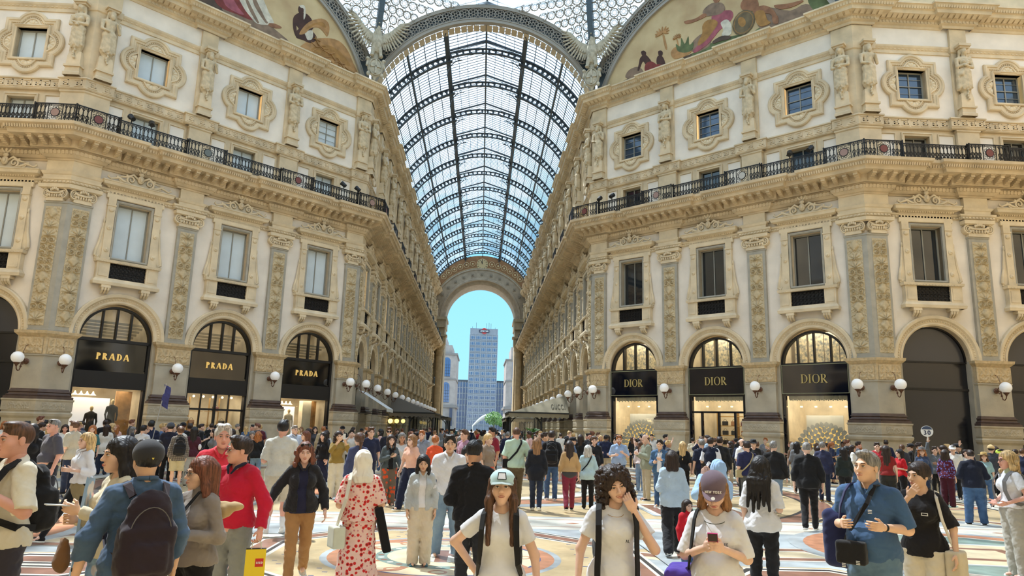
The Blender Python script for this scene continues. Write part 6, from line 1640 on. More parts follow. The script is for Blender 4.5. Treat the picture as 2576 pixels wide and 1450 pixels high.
for sx,xe,lab in ((-1,-7.55,'pale stone museum block with tall arched windows, left through the far arch'),(1,8.2,'pale stone museum block with tall arched windows, right through the far arch')):
 b=empty('museum_block',(xe,200,0),0,lab,'building','arched stone blocks');m=MB();x0,x1=sorted((0,sx*15));m.box(x0,x1,0,22,0,24.5 if sx<0 else 23.2)
 x2,x3=sorted((sx*1.5,sx*15));m.box(x2,x3,1,20,23,27.2);x2,x3=sorted((sx*3.5,sx*15));m.box(x2,x3,2,18,27,29.8);m.build('body',WST,b)
 m=MB();x2,x3=sorted((-sx*0.5,sx*15));m.box(x2,x3,-0.6,22,7.6,8.4);x2,x3=sorted((-sx*0.2,sx*15));m.box(x2,x3,-0.25,22,16.2,16.6);m.box(min(-sx*0.3,sx*15),max(-sx*0.3,sx*15),-0.3,22,24.0 if sx<0 else 22.8,24.6 if sx<0 else 23.3);m.build('cornices',mat('travertine ledge',(136,130,126),0.8),b)
 for z,hgt in ((9.2,6.2),(17.2,6.0)):
  g=MB();r=1.15;cx=sx*3.0;pts=[(cx-r,z),(cx+r,z)]+[(cx+r*math.cos(PI*i/12),z+hgt-r+r*math.sin(PI*i/12)) for i in range(13)];g.prism(pts,-0.06,0.02);go=g.build('arched_window',WG,b)
  f=MB()
  for k in range(-1,2):f.box(cx+k*0.6-0.04,cx+k*0.6+0.04,-0.14,-0.06,z,z+hgt-0.6)
  for k in range(5):f.box(cx-r,cx+r,-0.14,-0.06,z+0.9*k,z+0.9*k+0.06)
  f.build('glazing_bars',mat('dark bars',(60,70,84),0.5),go)
 if sx<0:m=MB();m.box(-1.5,-0.6,-1.1,-0.9,2.0,7.4);m.build('vertical_banner',mat('banner navy',(70,76,96),0.6),b)
def tree(x,y,h,r,lab):
 o=empty('leafy_tree',(x,y,0),0,lab,'tree','trees in the square');m=MB();m.tube([(0,0,0),(0.1,0,h*0.4),(0,0,h*0.7)],[0.3,0.22,0.1],7);m.build('trunk',mat('bark',(96,80,62),0.9),o)
 rg=random.Random(int(x*10));m=MB()
 for i in range(900):
  a=rg.uniform(0,2*PI);u=rg.uniform(-1,1);q=r*(rg.random()**0.4);c=Vector((q*math.sqrt(1-u*u)*math.cos(a),q*math.sqrt(1-u*u)*math.sin(a),h*0.62+q*u*0.75));d=Vector((rg.uniform(-1,1),rg.uniform(-1,1),rg.uniform(-1,1))).normalized()*0.32;e_=d.orthogonal().normalized()*0.2
  m.add([c-d,c+e_,c+d,c-e_],[(0,1,2,3)])
 m.build('crown',mat('leaves',(110,150,82),0.7,var=0.25,vscale=0.6),o,smooth=False)
tree(5.6,240,8.2,3.4,'green leafy tree at the foot of the tower, right');tree(9.3,250,6.5,2.6,'smaller tree behind the leafy one in the square')
o=empty('curved_canopy',(0,262,0),0,'pale curved sculpture like a sail in the square below the tower','sculpture');m=MB();G=[]
for i in range(13):s_=i/12;G.append([(-2.4+5.6*s_,0,2.6+4.4*math.sin(s_*1.5)),(-2.2+5.2*s_,-1.6,2.0+3.4*math.sin(s_*1.3)),(-2.4+5.6*s_,0.1,2.5+4.2*math.sin(s_*1.5))])
m.grid(np.array(G));m.bar((-2.3,-0.5,0),(-2.3,-0.5,2.6),0.3);m.build('sail',mat('sail white',(214,214,206),0.5),o,smooth=True)
# ------------------------------------------------------------------ café canopies and awnings in the arcade
CANV=mat('canopy canvas',(150,140,116),0.85,var=0.05);CANVD=mat('dark canopy canvas',(112,104,92),0.85)
DGREEN=mat('dark canopy iron',(30,34,36),0.5)
def canopy(x0,x1,y0,y1,zv,zh,lab,m_,brand=None):
 """x0 at the wall, x1 at the free edge"""
 t=empty('cafe_canopy',(0,y0,0),0,lab,'canopy','cafe canopies');L=y1-y0;xm=x0+(x1-x0)*0.12;s_=1 if x1>x0 else -1
 r=MB();r.add([(x0,1.6,zh),(x1,0,zv),(x0,0,zv),(x1,L,zv),(x0,L-1.6,zh),(x0,L,zv)],[(2,1,0),(0,1,3,4),(4,3,5)]);r.build('roof',m_,t)
 v=MB();n=int(abs(x1-x0)/0.32)
 for k in range(n):
  a=x0+(x1-x0)*k/n;b=x0+(x1-x0)*(k+1)/n;lo,hi=min(a,b),max(a,b);v.prism([(lo,zv),(lo,zv-0.24),((lo+hi)/2,zv-0.34),(hi,zv-0.24),(hi,zv)][::-1],-0.03,0.0)
 n=int(L/0.32)
 for k in range(n):y=L*k/n;h=L/n;v.add([(x1,y,zv),(x1,y+h,zv),(x1,y+h,zv-0.24),(x1,y+h/2,zv-0.34),(x1,y,zv-0.24)],[(0,1,2,3,4)])
 v.build('valance',m_,t)
 f=MB();f.box(min(x0,x1),max(x0,x1),-0.05,0.02,zv-0.02,zv+0.08);f.box(x1-0.05,x1+0.05,0,L,zv-0.02,zv+0.08)
 for x in (x1-s_*0.15,x0+(x1-x0)*0.45):
  y=0.3
  while y<L:f.box(x-0.06,x+0.06,y-0.06,y+0.06,0,zv);y += 3.2
 xa=x1-s_*0.15;xb=x0+(x1-x0)*0.45
 f.tube([(xa+(xb-xa)*(0.5-0.5*math.cos(a)),0.3,zv-0.9+0.8*math.sin(a)) for a in [PI*i/10 for i in range(11)]],0.04,5);f.build('iron_frame',DGREEN,t)
 g=MB();g.add([(x1-s_*0.15,0.3,0.9),(x0,0.3,0.9),(x0,0.3,zv-0.3),(x1-s_*0.15,0.3,zv-0.3)],[(0,1,2,3)]);g.add([(x1-s_*0.15,0.3,0.9),(x1-s_*0.15,L,0.9),(x1-s_*0.15,L,zv-0.3),(x1-s_*0.15,0.3,zv-0.3)],[(0,1,2,3)]);g.build('glass_screen',SHOPG,t)
 if brand:
  lo=lettering('letters',brand,0.42,mat('canopy letters',(96,90,72),0.7),t,-0.02,0.0,0,0,wt=0.14,thin=0.08,gap=0.10,serif=False)
  lo.location=(x0+(x1-x0)*0.17,0.36,zv+(zh-zv)*0.24);lo.rotation_euler=(-math.atan2(1.6,zh-zv),0,0);lo.scale=(0.62,1,1.25)
 return t
canopy(6.72,2.5,26.0,33.0,2.95,4.35,'beige scalloped cafe canopy with dark iron frame on the right',CANV,'GUCCI')
canopy(-6.72,-3.1,33.5,42.0,2.85,4.25,'brown scalloped cafe canopy on the left of the arcade',CANVD)
canopy(-6.72,-2.9,52,62,2.8,3.9,'farther brown canopy on the left of the arcade',CANVD);canopy(6.72,3.0,48,58,2.8,3.9,'farther beige canopy on the right of the arcade',CANV)
t=empty('white_awning',(-7.2,19.9,0),0,'white sloping awning on the left wall just inside the arcade','awning');m=MB();m.add([(0.35,-0.6,3.9),(0.35,2.6,3.9),(2.1,2.6,2.85),(2.1,-0.6,2.85)],[(0,1,2,3)]);m.add([(2.1,-0.6,2.85),(2.1,2.6,2.85),(2.1,2.6,2.65),(2.1,-0.6,2.65)],[(0,1,2,3)]);m.build('canvas',mat('white canvas',(226,228,226),0.8),t)
m=MB();m.bar((0.3,-0.55,2.5),(2.08,-0.55,2.75),0.04);m.bar((0.3,2.55,2.5),(2.08,2.55,2.75),0.04);m.build('arms',IRON,t)
for i,px in enumerate((982,998,1014)):
 r=ray(px,1061);k=(-6.5-EYE.x)/r.x;p=EYE+r*k
 o=empty('wall_lantern',(p.x,p.y,p.z-0.15),0,'glowing yellow lantern, %s of three under the left arcade arches' % ['nearest','middle','farthest'][i],'lamp','yellow lanterns');m=MB();m.lathe([(0.05,0),(0.16,0.08),(0.19,0.22),(0.10,0.36)],(0,0,0),12);m.build('shade',mat('lantern glow',(255,226,140),0.5,emit=(255,214,110),estr=7),o);m=MB();m.bar((0,0,0.34),(-0.65,0,0.5),0.04);m.bar((0,0,-0.8),(0,0,0),0.03);m.build('bracket',IRON,o)
# ================================================================== PEOPLE
def cloth(name,col,kind='plain',c2=None,sc=20.0):
 key='cloth '+name
 if key in MATS:return MATS[key]
 m=mat(key,col,0.85,var=0.05 if kind=='plain' else 0.0,vscale=5,bump=0.05,bscale=150,spec=0.25,sheen=0.15)
 nt=m.node_tree;b=nt.nodes['Principled BSDF']
 if kind=='plain':return m
 tc=[n for n in nt.nodes if n.type=='TEX_COORD'][0]
 if kind=='denim':
  n=nt.nodes.new('ShaderNodeTexNoise');n.inputs['Scale'].default_value=4;n.inputs['Detail'].default_value=6;nt.links.new(tc.outputs['Object'],n.inputs['Vector']);src=n.outputs['Fac'];a0,a1=0.35,0.65
 elif kind in ('dots','flowers'):
  v=nt.nodes.new('ShaderNodeTexVoronoi');v.inputs['Scale'].default_value=sc;v.inputs['Randomness'].default_value=0.75;nt.links.new(tc.outputs['Object'],v.inputs['Vector']);src=v.outputs['Distance'];a0,a1=0.36,0.39
 elif kind in ('stripes','plaid'):
  w=nt.nodes.new('ShaderNodeTexWave');w.bands_direction='Z';w.inputs['Scale'].default_value=sc;nt.links.new(tc.outputs['Object'],w.inputs['Vector']);src=w.outputs['Fac'];a0,a1=0.45,0.6
  if kind=='plaid':
   w2=nt.nodes.new('ShaderNodeTexWave');w2.bands_direction='X';w2.inputs['Scale'].default_value=sc;nt.links.new(tc.outputs['Object'],w2.inputs['Vector'])
   mm=nt.nodes.new('ShaderNodeMath');mm.operation='MULTIPLY';nt.links.new(src,mm.inputs[0]);nt.links.new(w2.outputs['Fac'],mm.inputs[1]);src=mm.outputs[0];a0,a1=0.3,0.5
 r=nt.nodes.new('ShaderNodeValToRGB');nt.links.new(src,r.inputs[0]);r.color_ramp.elements[0].position=a0;r.color_ramp.elements[0].color=srgb(*c2);r.color_ramp.elements[1].position=a1;r.color_ramp.elements[1].color=srgb(*col)
 if kind=='flowers':
  e_=r.color_ramp.elements.new(0.12);e_.color=srgb(60,50,40);e_=r.color_ramp.elements.new(0.17);e_.color=srgb(*c2)
  v2=nt.nodes.new('ShaderNodeTexVoronoi');v2.inputs['Scale'].default_value=sc*1.25;nt.links.new(tc.outputs['Object'],v2.inputs['Vector'])
  r2=nt.nodes.new('ShaderNodeValToRGB');nt.links.new(v2.outputs['Distance'],r2.inputs[0]);r2.color_ramp.elements[0].position=0.22;r2.color_ramp.elements[0].color=srgb(206,130,165);r2.color_ramp.elements[1].position=0.3;r2.color_ramp.elements[1].color=(1,1,1,1)
  mx=nt.nodes.new('ShaderNodeMixRGB');mx.blend_type='MULTIPLY';mx.inputs[0].default_value=0.8;nt.links.new(r.outputs[0],mx.inputs[1]);nt.links.new(r2.outputs[0],mx.inputs[2]);nt.links.new(mx.outputs[0],b.inputs['Base Color'])
 else:nt.links.new(r.outputs[0],b.inputs['Base Color'])
 return m
def skin(tone):return mat('skin %d %d %d' % tone,tone,0.5,var=0.05,vscale=8,sub=0.08,spec=0.35)
SK=dict(fair=(230,190,168),asian=(226,184,154),tan=(200,152,122),brown=(140,100,76),rosy=(226,170,150))
HAIRC=dict(black=(26,22,22),dark=(48,34,28),brown=(88,60,42),light=(140,100,64),blond=(206,172,118),ginger=(168,104,58),grey=(128,124,120),white=(196,192,186),auburn=(112,66,46))
def hairmat(c):
 nm='hair '+c
 if nm in MATS:return MATS[nm]
 col=HAIRC[c];m=mat(nm,col,0.5,spec=0.4);nt=m.node_tree;b=nt.nodes['Principled BSDF']
 tc=nt.nodes.new('ShaderNodeTexCoord');mp=nt.nodes.new('ShaderNodeMapping');mp.inputs['Scale'].default_value=(70,70,5);nt.links.new(tc.outputs['Object'],mp.inputs[0])
 n=nt.nodes.new('ShaderNodeTexNoise');n.inputs['Scale'].default_value=1.0;n.inputs['Detail'].default_value=3;nt.links.new(mp.outputs[0],n.inputs['Vector'])
 r=nt.nodes.new('ShaderNodeValToRGB');nt.links.new(n.outputs['Fac'],r.inputs[0]);r.color_ramp.elements[0].position=0.35;r.color_ramp.elements[0].color=srgb(*[v*0.72 for v in col]);r.color_ramp.elements[1].position=0.7;r.color_ramp.elements[1].color=srgb(*[min(255,v*1.2+6) for v in col])
 nt.links.new(r.outputs[0],b.inputs['Base Color']);bp=nt.nodes.new('ShaderNodeBump');bp.inputs['Strength'].default_value=0.35;bp.inputs['Distance'].default_value=0.006;nt.links.new(n.outputs['Fac'],bp.inputs['Height']);nt.links.new(bp.outputs[0],b.inputs['Normal'])
 return m
ARM=dict(down=((.07,.02,-.28),(.08,-.05,-.52)),bent=((.07,.03,-.27),(-.05,-.22,-.24)),hold=((.08,.0,-.27),(-.09,-.25,-.17)),phone=((.07,-.14,-.22),(-.08,-.30,-.03)),lift=((.10,-.20,-.14),(-.07,-.32,.12)),ear=((.16,-.10,-.25),(-.01,-.13,.04)),hip=((.23,.09,-.20),(.03,.0,-.42)),up=((.06,-.06,.26),(.03,-.08,.51)),fwd=((.06,-.10,-.27),(.06,-.26,-.45)),back=((.07,.12,-.26),(.09,.10,-.51)),out=((.16,.0,-.25),(.28,-.08,-.45)),chin=((.10,-.14,-.22),(-.10,-.20,.02)),strap=((.14,-.03,-.26),(-.02,-.20,-.13)),side=((.12,.03,-.27),(.15,-.05,-.50)),belt=((.13,.06,-.26),(.0,-.14,-.36)))
LEG=dict(stand=(((.10,.0,.50),(.10,.01,.085)),((.10,.0,.50),(.10,.01,.085))),wide=(((.13,.0,.50),(.16,.01,.085)),((.13,.0,.50),(.16,.01,.085))),walk=(((.09,-.14,.52),(.09,-.24,.11)),((.09,.02,.49),(.09,.26,.16))),walk2=(((.09,.02,.49),(.09,.26,.16)),((.09,-.14,.52),(.09,-.24,.11))),stride=(((.07,-.22,.54),(.07,-.46,.15)),((.08,.08,.50),(.08,.34,.20))),shift=(((.10,-.03,.50),(.12,-.05,.085)),((.09,.03,.50),(.13,.06,.085))))
def head_matrix(yaw,pitch,roll):
 return np.array(Matrix.Rotation(yaw,3,'Z') @ Matrix.Rotation(pitch,3,'X') @ Matrix.Rotation(roll,3,'Y'),dtype=float)
def hand_prims(F,W,D,side,pn,curl,k=0.006,point=False):
 """W wrist, D direction of the forearm, side = towards the thumb, pn = palm normal"""
 W=np.array(W,float);D=np.array(D,float);D /= np.linalg.norm(D);s_=np.array(side,float);s_ -= D*(s_@D);s_ /= np.linalg.norm(s_)+1e-9;n=np.cross(D,s_);n=n if n@np.array(pn)>0 else -n
 F.cap(W-D*0.03,W+D*0.02,0.026,0.027,k=0.02,flat=n,ff=0.8)
 R=np.stack([s_,n,D],1).astype(np.float32);F.box(W+D*0.058,(0.026,0.004,0.030),0.011,R,k=0.015)
 for i,(off,L) in enumerate(((1.5,.070),(.5,.080),(-.5,.075),(-1.5,.058))):
  c=0.15 if (point and i==0) else curl*(1+0.12*i);p0=W+D*0.092+s_*off*0.0185;d1=D*math.cos(c)+n*math.sin(c)+s_*off*0.04;p1=p0+d1*L*0.48;d2=D*math.cos(2.1*c)+n*math.sin(2.1*c);p2=p1+d2*L*0.30;d3=D*math.cos(2.9*c)+n*math.sin(2.9*c);p3=p2+d3*L*0.24
  F.cap(p0,p1,.0088,.0082,k=k);F.cap(p1,p2,.0082,.0074,k=0.003);F.cap(p2,p3,.0074,.0066,k=0.003)
 t0=W+D*0.022+s_*0.026;t1=t0+(D*0.55+s_*0.65+n*0.3)*0.042;t2=t1+(D*0.85+s_*0.2+n*0.35)*0.030;F.cap(t0,t1,.0125,.0105,k=0.012);F.cap(t1,t2,.0105,.0085,k=0.004)
class Body:pass
def skeleton(sp):
 """joints in metres for a 1.75 m figure facing -Y"""
 B=Body();fem=sp.get('f',False);B.f=fem;B.sw=0.132 if fem else 0.160;B.fat=sp.get('fat',0.0);lean=sp.get('lean',0.0);B.lean=lean
 B.sh={};B.el={};B.wr={}
 arms=sp.get('arms',('down','down'))
 for sx,a in zip((-1,1),arms):
  e_,w=ARM[a] if isinstance(a,str) else a
  s0=np.array((sx*(B.sw+0.01+B.fat*0.3),lean*1.0,1.392));ex=1.0+B.fat*2.5
  B.sh[sx]=s0;B.el[sx]=s0+np.array((sx*e_[0]*ex+sx*B.fat*0.3,e_[1],e_[2]));B.wr[sx]=s0+np.array((sx*w[0]+sx*B.fat*0.5,w[1]-B.fat*0.6,w[2]))
 lg=LEG[sp.get('legs','stand')]
 B.hip={};B.kn={};B.an={}
 for sx,(k_,a_) in zip((-1,1),lg):
  B.hip[sx]=np.array((sx*0.088,0.0,0.90));B.kn[sx]=np.array((sx*k_[0],k_[1],k_[2]));B.an[sx]=np.array((sx*a_[0],a_[1],a_[2]))
 B.R=head_matrix(sp.get('hy',0),sp.get('hp',0),sp.get('hr',0));B.hc=np.array((0,-0.015+lean*1.15,1.608));B.R=B.R*1.07;B.s=sp
 return B
def torso(F,B,g=0.0,lo=0.9,k=0.05):
 f=B.f;ft=B.fat;l=B.lean
 F.ell((0,0.012,0.93),(0.158+(0.012 if f else 0)+g+ft*0.5,0.112+g+ft*0.5,0.125+g*0.4),k=k)
 F.cap((0,0.005,0.97),(0,0.0+l*0.7,1.18),(0.118 if f else 0.138)+g+ft*0.75,(0.126 if f else 0.148)+g+ft*0.45,k=k,flat=(0,1,0),ff=0.74)
 if ft>0.01:F.ell((0,-0.055,1.03),(0.135+ft*0.7+g,0.10+ft+g,0.16),k=k)
 F.ell((0,0.002+l*0.9,1.27),((0.140 if f else 0.165)+g+ft*0.35,0.105+g+ft*0.25,0.155),k=k)
 F.cap((-B.sw*0.95,0.008+l,1.378),(B.sw*0.95,0.008+l,1.378),0.050+g*.8,k=.03)
 for sx in (-1,1):F.cap((sx*.03,0.02+l,1.455),(sx*B.sw*.9,0.01+l,1.405),.040+g*.5,.036+g*.6,k=.03)
 F.cap((0,0.02+l,1.40),(0,0.02+l*1.05,1.475),0.070+g*0.5,0.052+g*0.4,k=0.03)
 if f:
  for sx in (-1,1):F.ell((sx*0.070,-0.075+l*0.9,1.265),(0.066+g,0.058+g,0.066+g),k=0.035)
def arm_prims(F,B,sx,g=0.0,t=1.0,k=0.022,ru=(0.052,0.042),rf=(0.041,0.027)):
 f=0.88 if B.f else 1.0;f *= 1+B.fat*1.6;S,E,W=B.sh[sx],B.el[sx],B.wr[sx]
 if t <= 1.0:F.cap(S,S+(E-S)*t,ru[0]*f+g*.55,(ru[0]+(ru[1]-ru[0])*t)*f+g,k=k)
 else:
  F.cap(S,E,ru[0]*f+g*.6,ru[1]*f+g*.9,k=k);u=t-1.0;F.cap(E,E+(W-E)*u,(rf[0])*f+g,(rf[0]+(rf[1]-rf[0])*u)*f+g,k=k)
def head_field(B,hi=True):
 F=Field();fm=B.f;j=0.93 if fm else 1.0
 F.ell((0,.015,.032),(.076,.096,.090),k=.02);F.ell((0,-.030,-.045),(.056*j,.060,.068),k=.035);F.ell((0,-.060,-.090),(.025*j,.024,.022),k=.03)
 for sx in (-1,1):
  F.ell((sx*.040,-.050,-.022),(.028,.030,.032),k=.025);F.ell((sx*.076,.012,-.004),(.008,.019,.031),k=.008)
 F.cap((-.030,-.079,.024),(.030,-.079,.024),.0125,k=.02)
 F.cap((0,-.086,.012),(0,-.107,-.026),.0078,.0125,k=.016)
 for sx in (-1,1):F.ell((sx*.0115,-.097,-.031),(.0085,.010,.008),k=.006)
 for sx in (-1,1):F.ell((sx*.031,-.098,.004),(.019,.014,.011),k=.012,op='s')
 F.ell((0,-.092,-.0575),(.024,.0105,.0055),k=.007);F.ell((0,-.090,-.0675),(.019,.0110,.0065),k=.006)
 F.cap((0,.028,-.05),(0,.040,-.19),.048*j*j,.050*j*j,k=.03)
 return F
def xf(VQ,B):
 V,Q=VQ;return V@B.R.T+B.hc,Q
def hair_field(B,style):
 F=Field();rg=random.Random(B.s.get('seed',1))
 def shell(r,zc=.040,yc=.022,face=True):
  F.ell((0,yc,zc),(.078+r,.098+r,.088+r),k=.02)
 def cutface(front=-.062,z=.066,w=.064):
  F.ell((0,-.12,z-.075),(w,.07,.095),k=.015,op='s')
 if style=='short':
  shell(.007);F.ell((0,-.040,.108),(.060,.050,.026),k=.02)
  for i in range(9):F.ell((rg.uniform(-.055,.055),rg.uniform(-.075,.05),.118+rg.uniform(-.01,.012)),(.022,.03,.016),k=.012)
  cutface();F.box((0,0,-.125),(.15,.2,.09),0.0,k=.01,op='s');F.box((0,-.12,-.05),(.15,.11,.055),0.0,k=.01,op='s');F.fold(.0022,120,3,(1,1,.4))
 elif style=='buzz':
  F.ell((0,.018,.036),(.079,.099,.092),k=.01);F.ell((0,-.03,.105),(.055,.055,.024),k=.02);cutface(z=.045);F.box((0,0,-.10),(.15,.2,.075),0.0,k=.01,op='s');F.box((0,-.12,-.03),(.15,.10,.06),0.0,k=.01,op='s')
 elif style=='bald':
  F.ell((0,.028,.010),(.080,.092,.060),k=.01);F.box((0,-.11,.0),(.15,.10,.2),0.0,k=.01,op='s');F.box((0,0,.11),(.15,.2,.06),0.0,k=.02,op='s');F.box((0,0,-.12),(.15,.2,.08),0.0,k=.01,op='s')
 elif style in ('long','longfront','bob','pony','bun','curly','wavy'):
  shell(.014 if style != 'curly' else .03)
  for sx in (-1,1):
   if style in ('long','longfront','bob','wavy'):
    L={'long':-.36,'longfront':-.38,'bob':-.15,'wavy':-.27}[style];fy=-.045 if style=='longfront' else .0
    F.cap((sx*.072,-.005,.05),(sx*.086,fy+.015,-.09),.028,.030,k=.03);F.cap((sx*.086,fy+.015,-.09),(sx*(.105 if style != 'longfront' else .085),fy-(.02 if style=='longfront' else -.02),L),.032,.016 if style != 'bob' else .03,k=.03)
    F.cap((sx*.04,.085,.03),(sx*.055,.085,L),.045,.030 if style != 'bob' else .045,k=.04)
   if style=='wavy':
    for i in range(9):F.ell((sx*rg.uniform(.07,.12),rg.uniform(-.03,.08),rg.uniform(-.27,.02)),(.030,.030,.036),k=.015)
  if style in ('long','longfront','wavy'):F.cap((0,.09,.0),(0,.105,-.36 if style != 'wavy' else -.25),.055,.035,k=.03)
  if style=='bob':F.cap((0,.075,.0),(0,.075,-.14),.07,.065,k=.04)
  if style=='pony':F.cap((0,.11,.06),(0,.15,-.05),.030,.030,k=.02);F.cap((0,.15,-.05),(0.01,.13,-.22),.030,.012,k=.02);F.box((0,0,-.14),(.15,.115,.10),0,k=.02,op='s') if False else None
  if style=='bun':F.ell((0,.12,.055),(.042,.04,.042),k=.01)
  if style=='curly':
   F.cap((0,.06,.02),(0,.07,-.2),.10,.085,k=.04,flat=(0,1,0),ff=.8)
   for sx in (-1,1):F.cap((sx*.08,.01,.06),(sx*.105,.02,-.2),.045,.045,k=.03)
   for i in range(320):
    a=rg.uniform(0,2*PI);z=rg.uniform(-.25,.14);r=(.10+.025*min(1,(.14-z)/.2))*(1 if z<.07 else math.sqrt(max(.05,1-((z-.07)/.085)**2)));y=r*math.sin(a)*1.1+.025
    if y<-.055 and z<.09:continue
    F.ell((r*math.cos(a)*1.1,y,z),(.017,.017,.017),k=.006)
   F.fold(.004,130,2)
  else:F.fold(.0035,95,5,(1,1,.12))
  if style in ('pony','bun'):F.ell((0,-.02,-.10),(.12,.13,.085),k=.02,op='s')
  F.ell((0,-.125,-.035),(.056,.085,.103),k=.02,op='s')
  F.ell((0,.0,-.13),(.058,.075,.13),k=.02,op='s') if style in ('long','longfront','wavy','bob','curly') else None
 elif style=='hijab':
  F.ell((0,.02,.030),(.092,.112,.106),k=.02);F.cap((0,.03,-.03),(0,.045,-.16),.085,.125,k=.05,flat=(0,1,0),ff=.85);F.ell((0,-.125,-.02),(.050,.075,.088),k=.02,op='s');F.fold(.006,38,4,(1,1,.3));F.cut((0,0,-1),.215)
 return F
def cap_objs(B,par,crown,brim,h,back=False,text=None):
 F=Field();F.ell((0,.018,.055),(.097,.118,.092),k=.01);F.ell((0,.018,.030),(.098,.119,.062),k=.01);F.cut((0,0,-1),-.030);F.cut((0,0,1),.2)
 o=mesh_obj('cap_crown',xf(F.mesh(h),B),crown,par)
 s_=-1 if not back else 1;b=MB();G=[]
 for i in range(17):
  a=PI*i/16;c,sn=math.cos(a),math.sin(a);row=[]
  for r in (0.0,.5,1.0):
   row.append((c*(.090-.006*r),s_*((.082 if not back else .09)*abs(sn)**.6+.084*r*sn)+.012,.044-.022*r*r*sn-.012*abs(c)*r))
  G.append(row)
 top=np.array(G);bot=top-np.array((0,0,.005));b.grid(top);b.grid(bot);b.grid(np.stack([top[:,2],bot[:,2]],1))
 V=np.array(b.v)@B.R.T+B.hc;b.v=[tuple(v) for v in V];b.build('cap_brim',brim,par,smooth=True);return o
def face_parts(B,par,hc,lips=(178,96,86),smile=0.0,h=0.003,shut=0.0):
 e_=MB()
 for sx in (-1,1):
  e_.ball((sx*.0315,-.0815,.0045),(.0140,.0095,.0052*(1-shut*.7)),12,8,0);e_.ball((sx*.0315+B.s.get('gaze',0)*.004,-.0890,.0045),(.0060,.0030,.0047*(1-shut*.6)),10,6,1)
  e_.tube([(sx*.017,-.0885,.005),(sx*.025,-.0930,.0105),(sx*.036,-.0915,.0112),(sx*.046,-.0840,.0055)],[.0009,.0016,.0016,.0008],5,1)
 e_.v=[tuple(np.array(v)@B.R.T+B.hc) for v in e_.v];e_.build('eyes',[mat('eye white',(226,220,214),0.3),mat('iris',(50,36,28),0.2)],par,smooth=True)
 b=MB()
 for sx in (-1,1):b.tube([(sx*.014,-.0945,.0235),(sx*.026,-.0960,.0290),(sx*.040,-.0890,.0290),(sx*.051,-.0770,.0230)],[.002,.0035,.003,.001],6)
 b.v=[tuple(np.array(v)@B.R.T+B.hc) for v in b.v];b.build('eyebrows',hairmat(hc if hc not in ('blond','white','grey') else 'brown'),par,smooth=True)
 l=MB();u=.006*smile
 l.tube([(-.024-u,-.0880,-.0615+u),(-.013,-.0985,-.0590),(-.004,-.1015,-.0572),(0,-.1010,-.0582),(.004,-.1015,-.0572),(.013,-.0985,-.0590),(.024+u,-.0880,-.0615+u)],[.0012,.0024,.0030,.0026,.0030,.0024,.0012],7)
 l.tube([(-.022-u,-.0880,-.0625+u),(-.011,-.0975,-.0668),(0,-.1005,-.0682),(.011,-.0975,-.0668),(.022+u,-.0880,-.0625+u)],[.0012,.0030,.0036,.0030,.0012],7)
 l.v=[tuple(np.array(v)@B.R.T+B.hc) for v in l.v];l.build('lips',mat('lips %d' % lips[0],lips,0.4),par,smooth=True)
def glasses(B,par,dark=False,up=False,col=(40,36,36)):
 g=MB();l=MB();z=.004 if not up else .098;y=-.107 if not up else -.070;rr=.021 if not dark else .026
 for sx in (-1,1):
  q=[(sx*.033+rr*1.1*math.cos(2*PI*k/14),y+.006*abs(math.cos(2*PI*k/14)),z+rr*.82*math.sin(2*PI*k/14)) for k in range(14)];g.tube(q,.0018,5,closed=True);g.tube([(sx*.056,y+.008,z+.006),(sx*.078,-.02 if not up else .0,z+.008),(sx*.080,.03,z)],.0016,4)
  l.add(q,[tuple(range(14))])
 g.tube([(-.012,y,z+.004),(0,y-.003,z+.007),(.012,y,z+.004)],.0018,4)
 for m in (g,l):m.v=[tuple(np.array(v)@B.R.T+B.hc) for v in m.v]
 fo=g.build('glasses' if not dark else 'sunglasses',mat('glasses frame',col,0.3),par)
 l.build('lenses',mat('dark lens',(18,18,22),0.08,spec=.9) if dark else glassmat('clear lens',(235,240,240),.92,0,.08),fo)
OFF=[0.0]
def ribbon(pts,w,th,c=(0,0)):
 """flat strap through the points, its flat side away from the body axis"""
 m=MB();P=[Vector(p) for p in pts];rows=[]
 for i,p in enumerate(P):
  t=(P[min(i+1,len(P)-1)]-P[max(i-1,0)]).normalized();o=Vector((p.x-c[0],p.y-c[1],max(0,p.z-1.34)*2.2));o=(o-t*o.dot(t));o=o.normalized() if o.length>1e-4 else Vector((0,0,1));s_=t.cross(o).normalized()
  p=p+o*OFF[0];rows.append([tuple(p+s_*w/2),tuple(p+s_*w/2+o*th),tuple(p-s_*w/2+o*th),tuple(p-s_*w/2),tuple(p+s_*w/2)])
 m.grid(np.array(rows));return m
def shoes(par,B,m,h,sole=(225,225,220),bare=False):
 F=Field();S=Field()
 for sx in (-1,1):
  a=B.an[sx];lift=a[2]-.085;p=.9*lift if a[1]>0.1 else -.5*lift;R=rot_xyz(p*3.0 if a[1]>.1 else -lift*2.5,0,sx*.12)
  c=a+np.array((0,0,-.045));f=R@np.array((0,-1,0));u=R@np.array((0,0,1))
  F.cap(c-f*.03,c+f*.10-u*.010,.040,.034,k=.03);F.cap(c+f*.08-u*.012,c+f*.135-u*.016,.034,.026,k=.02);F.cap(c,a+np.array((0,.0,.0)),.038,.032,k=.02)
  S.box(c+f*.055-u*.036,(.036,.112,.006),.008,R,k=.005)
  F.p[-1]=F.p[-1]
 mesh_obj('shoes',F.mesh(h),m,par);mesh_obj('soles',S.mesh(h),mat('sole %d' % sole[0],sole,.6),par)
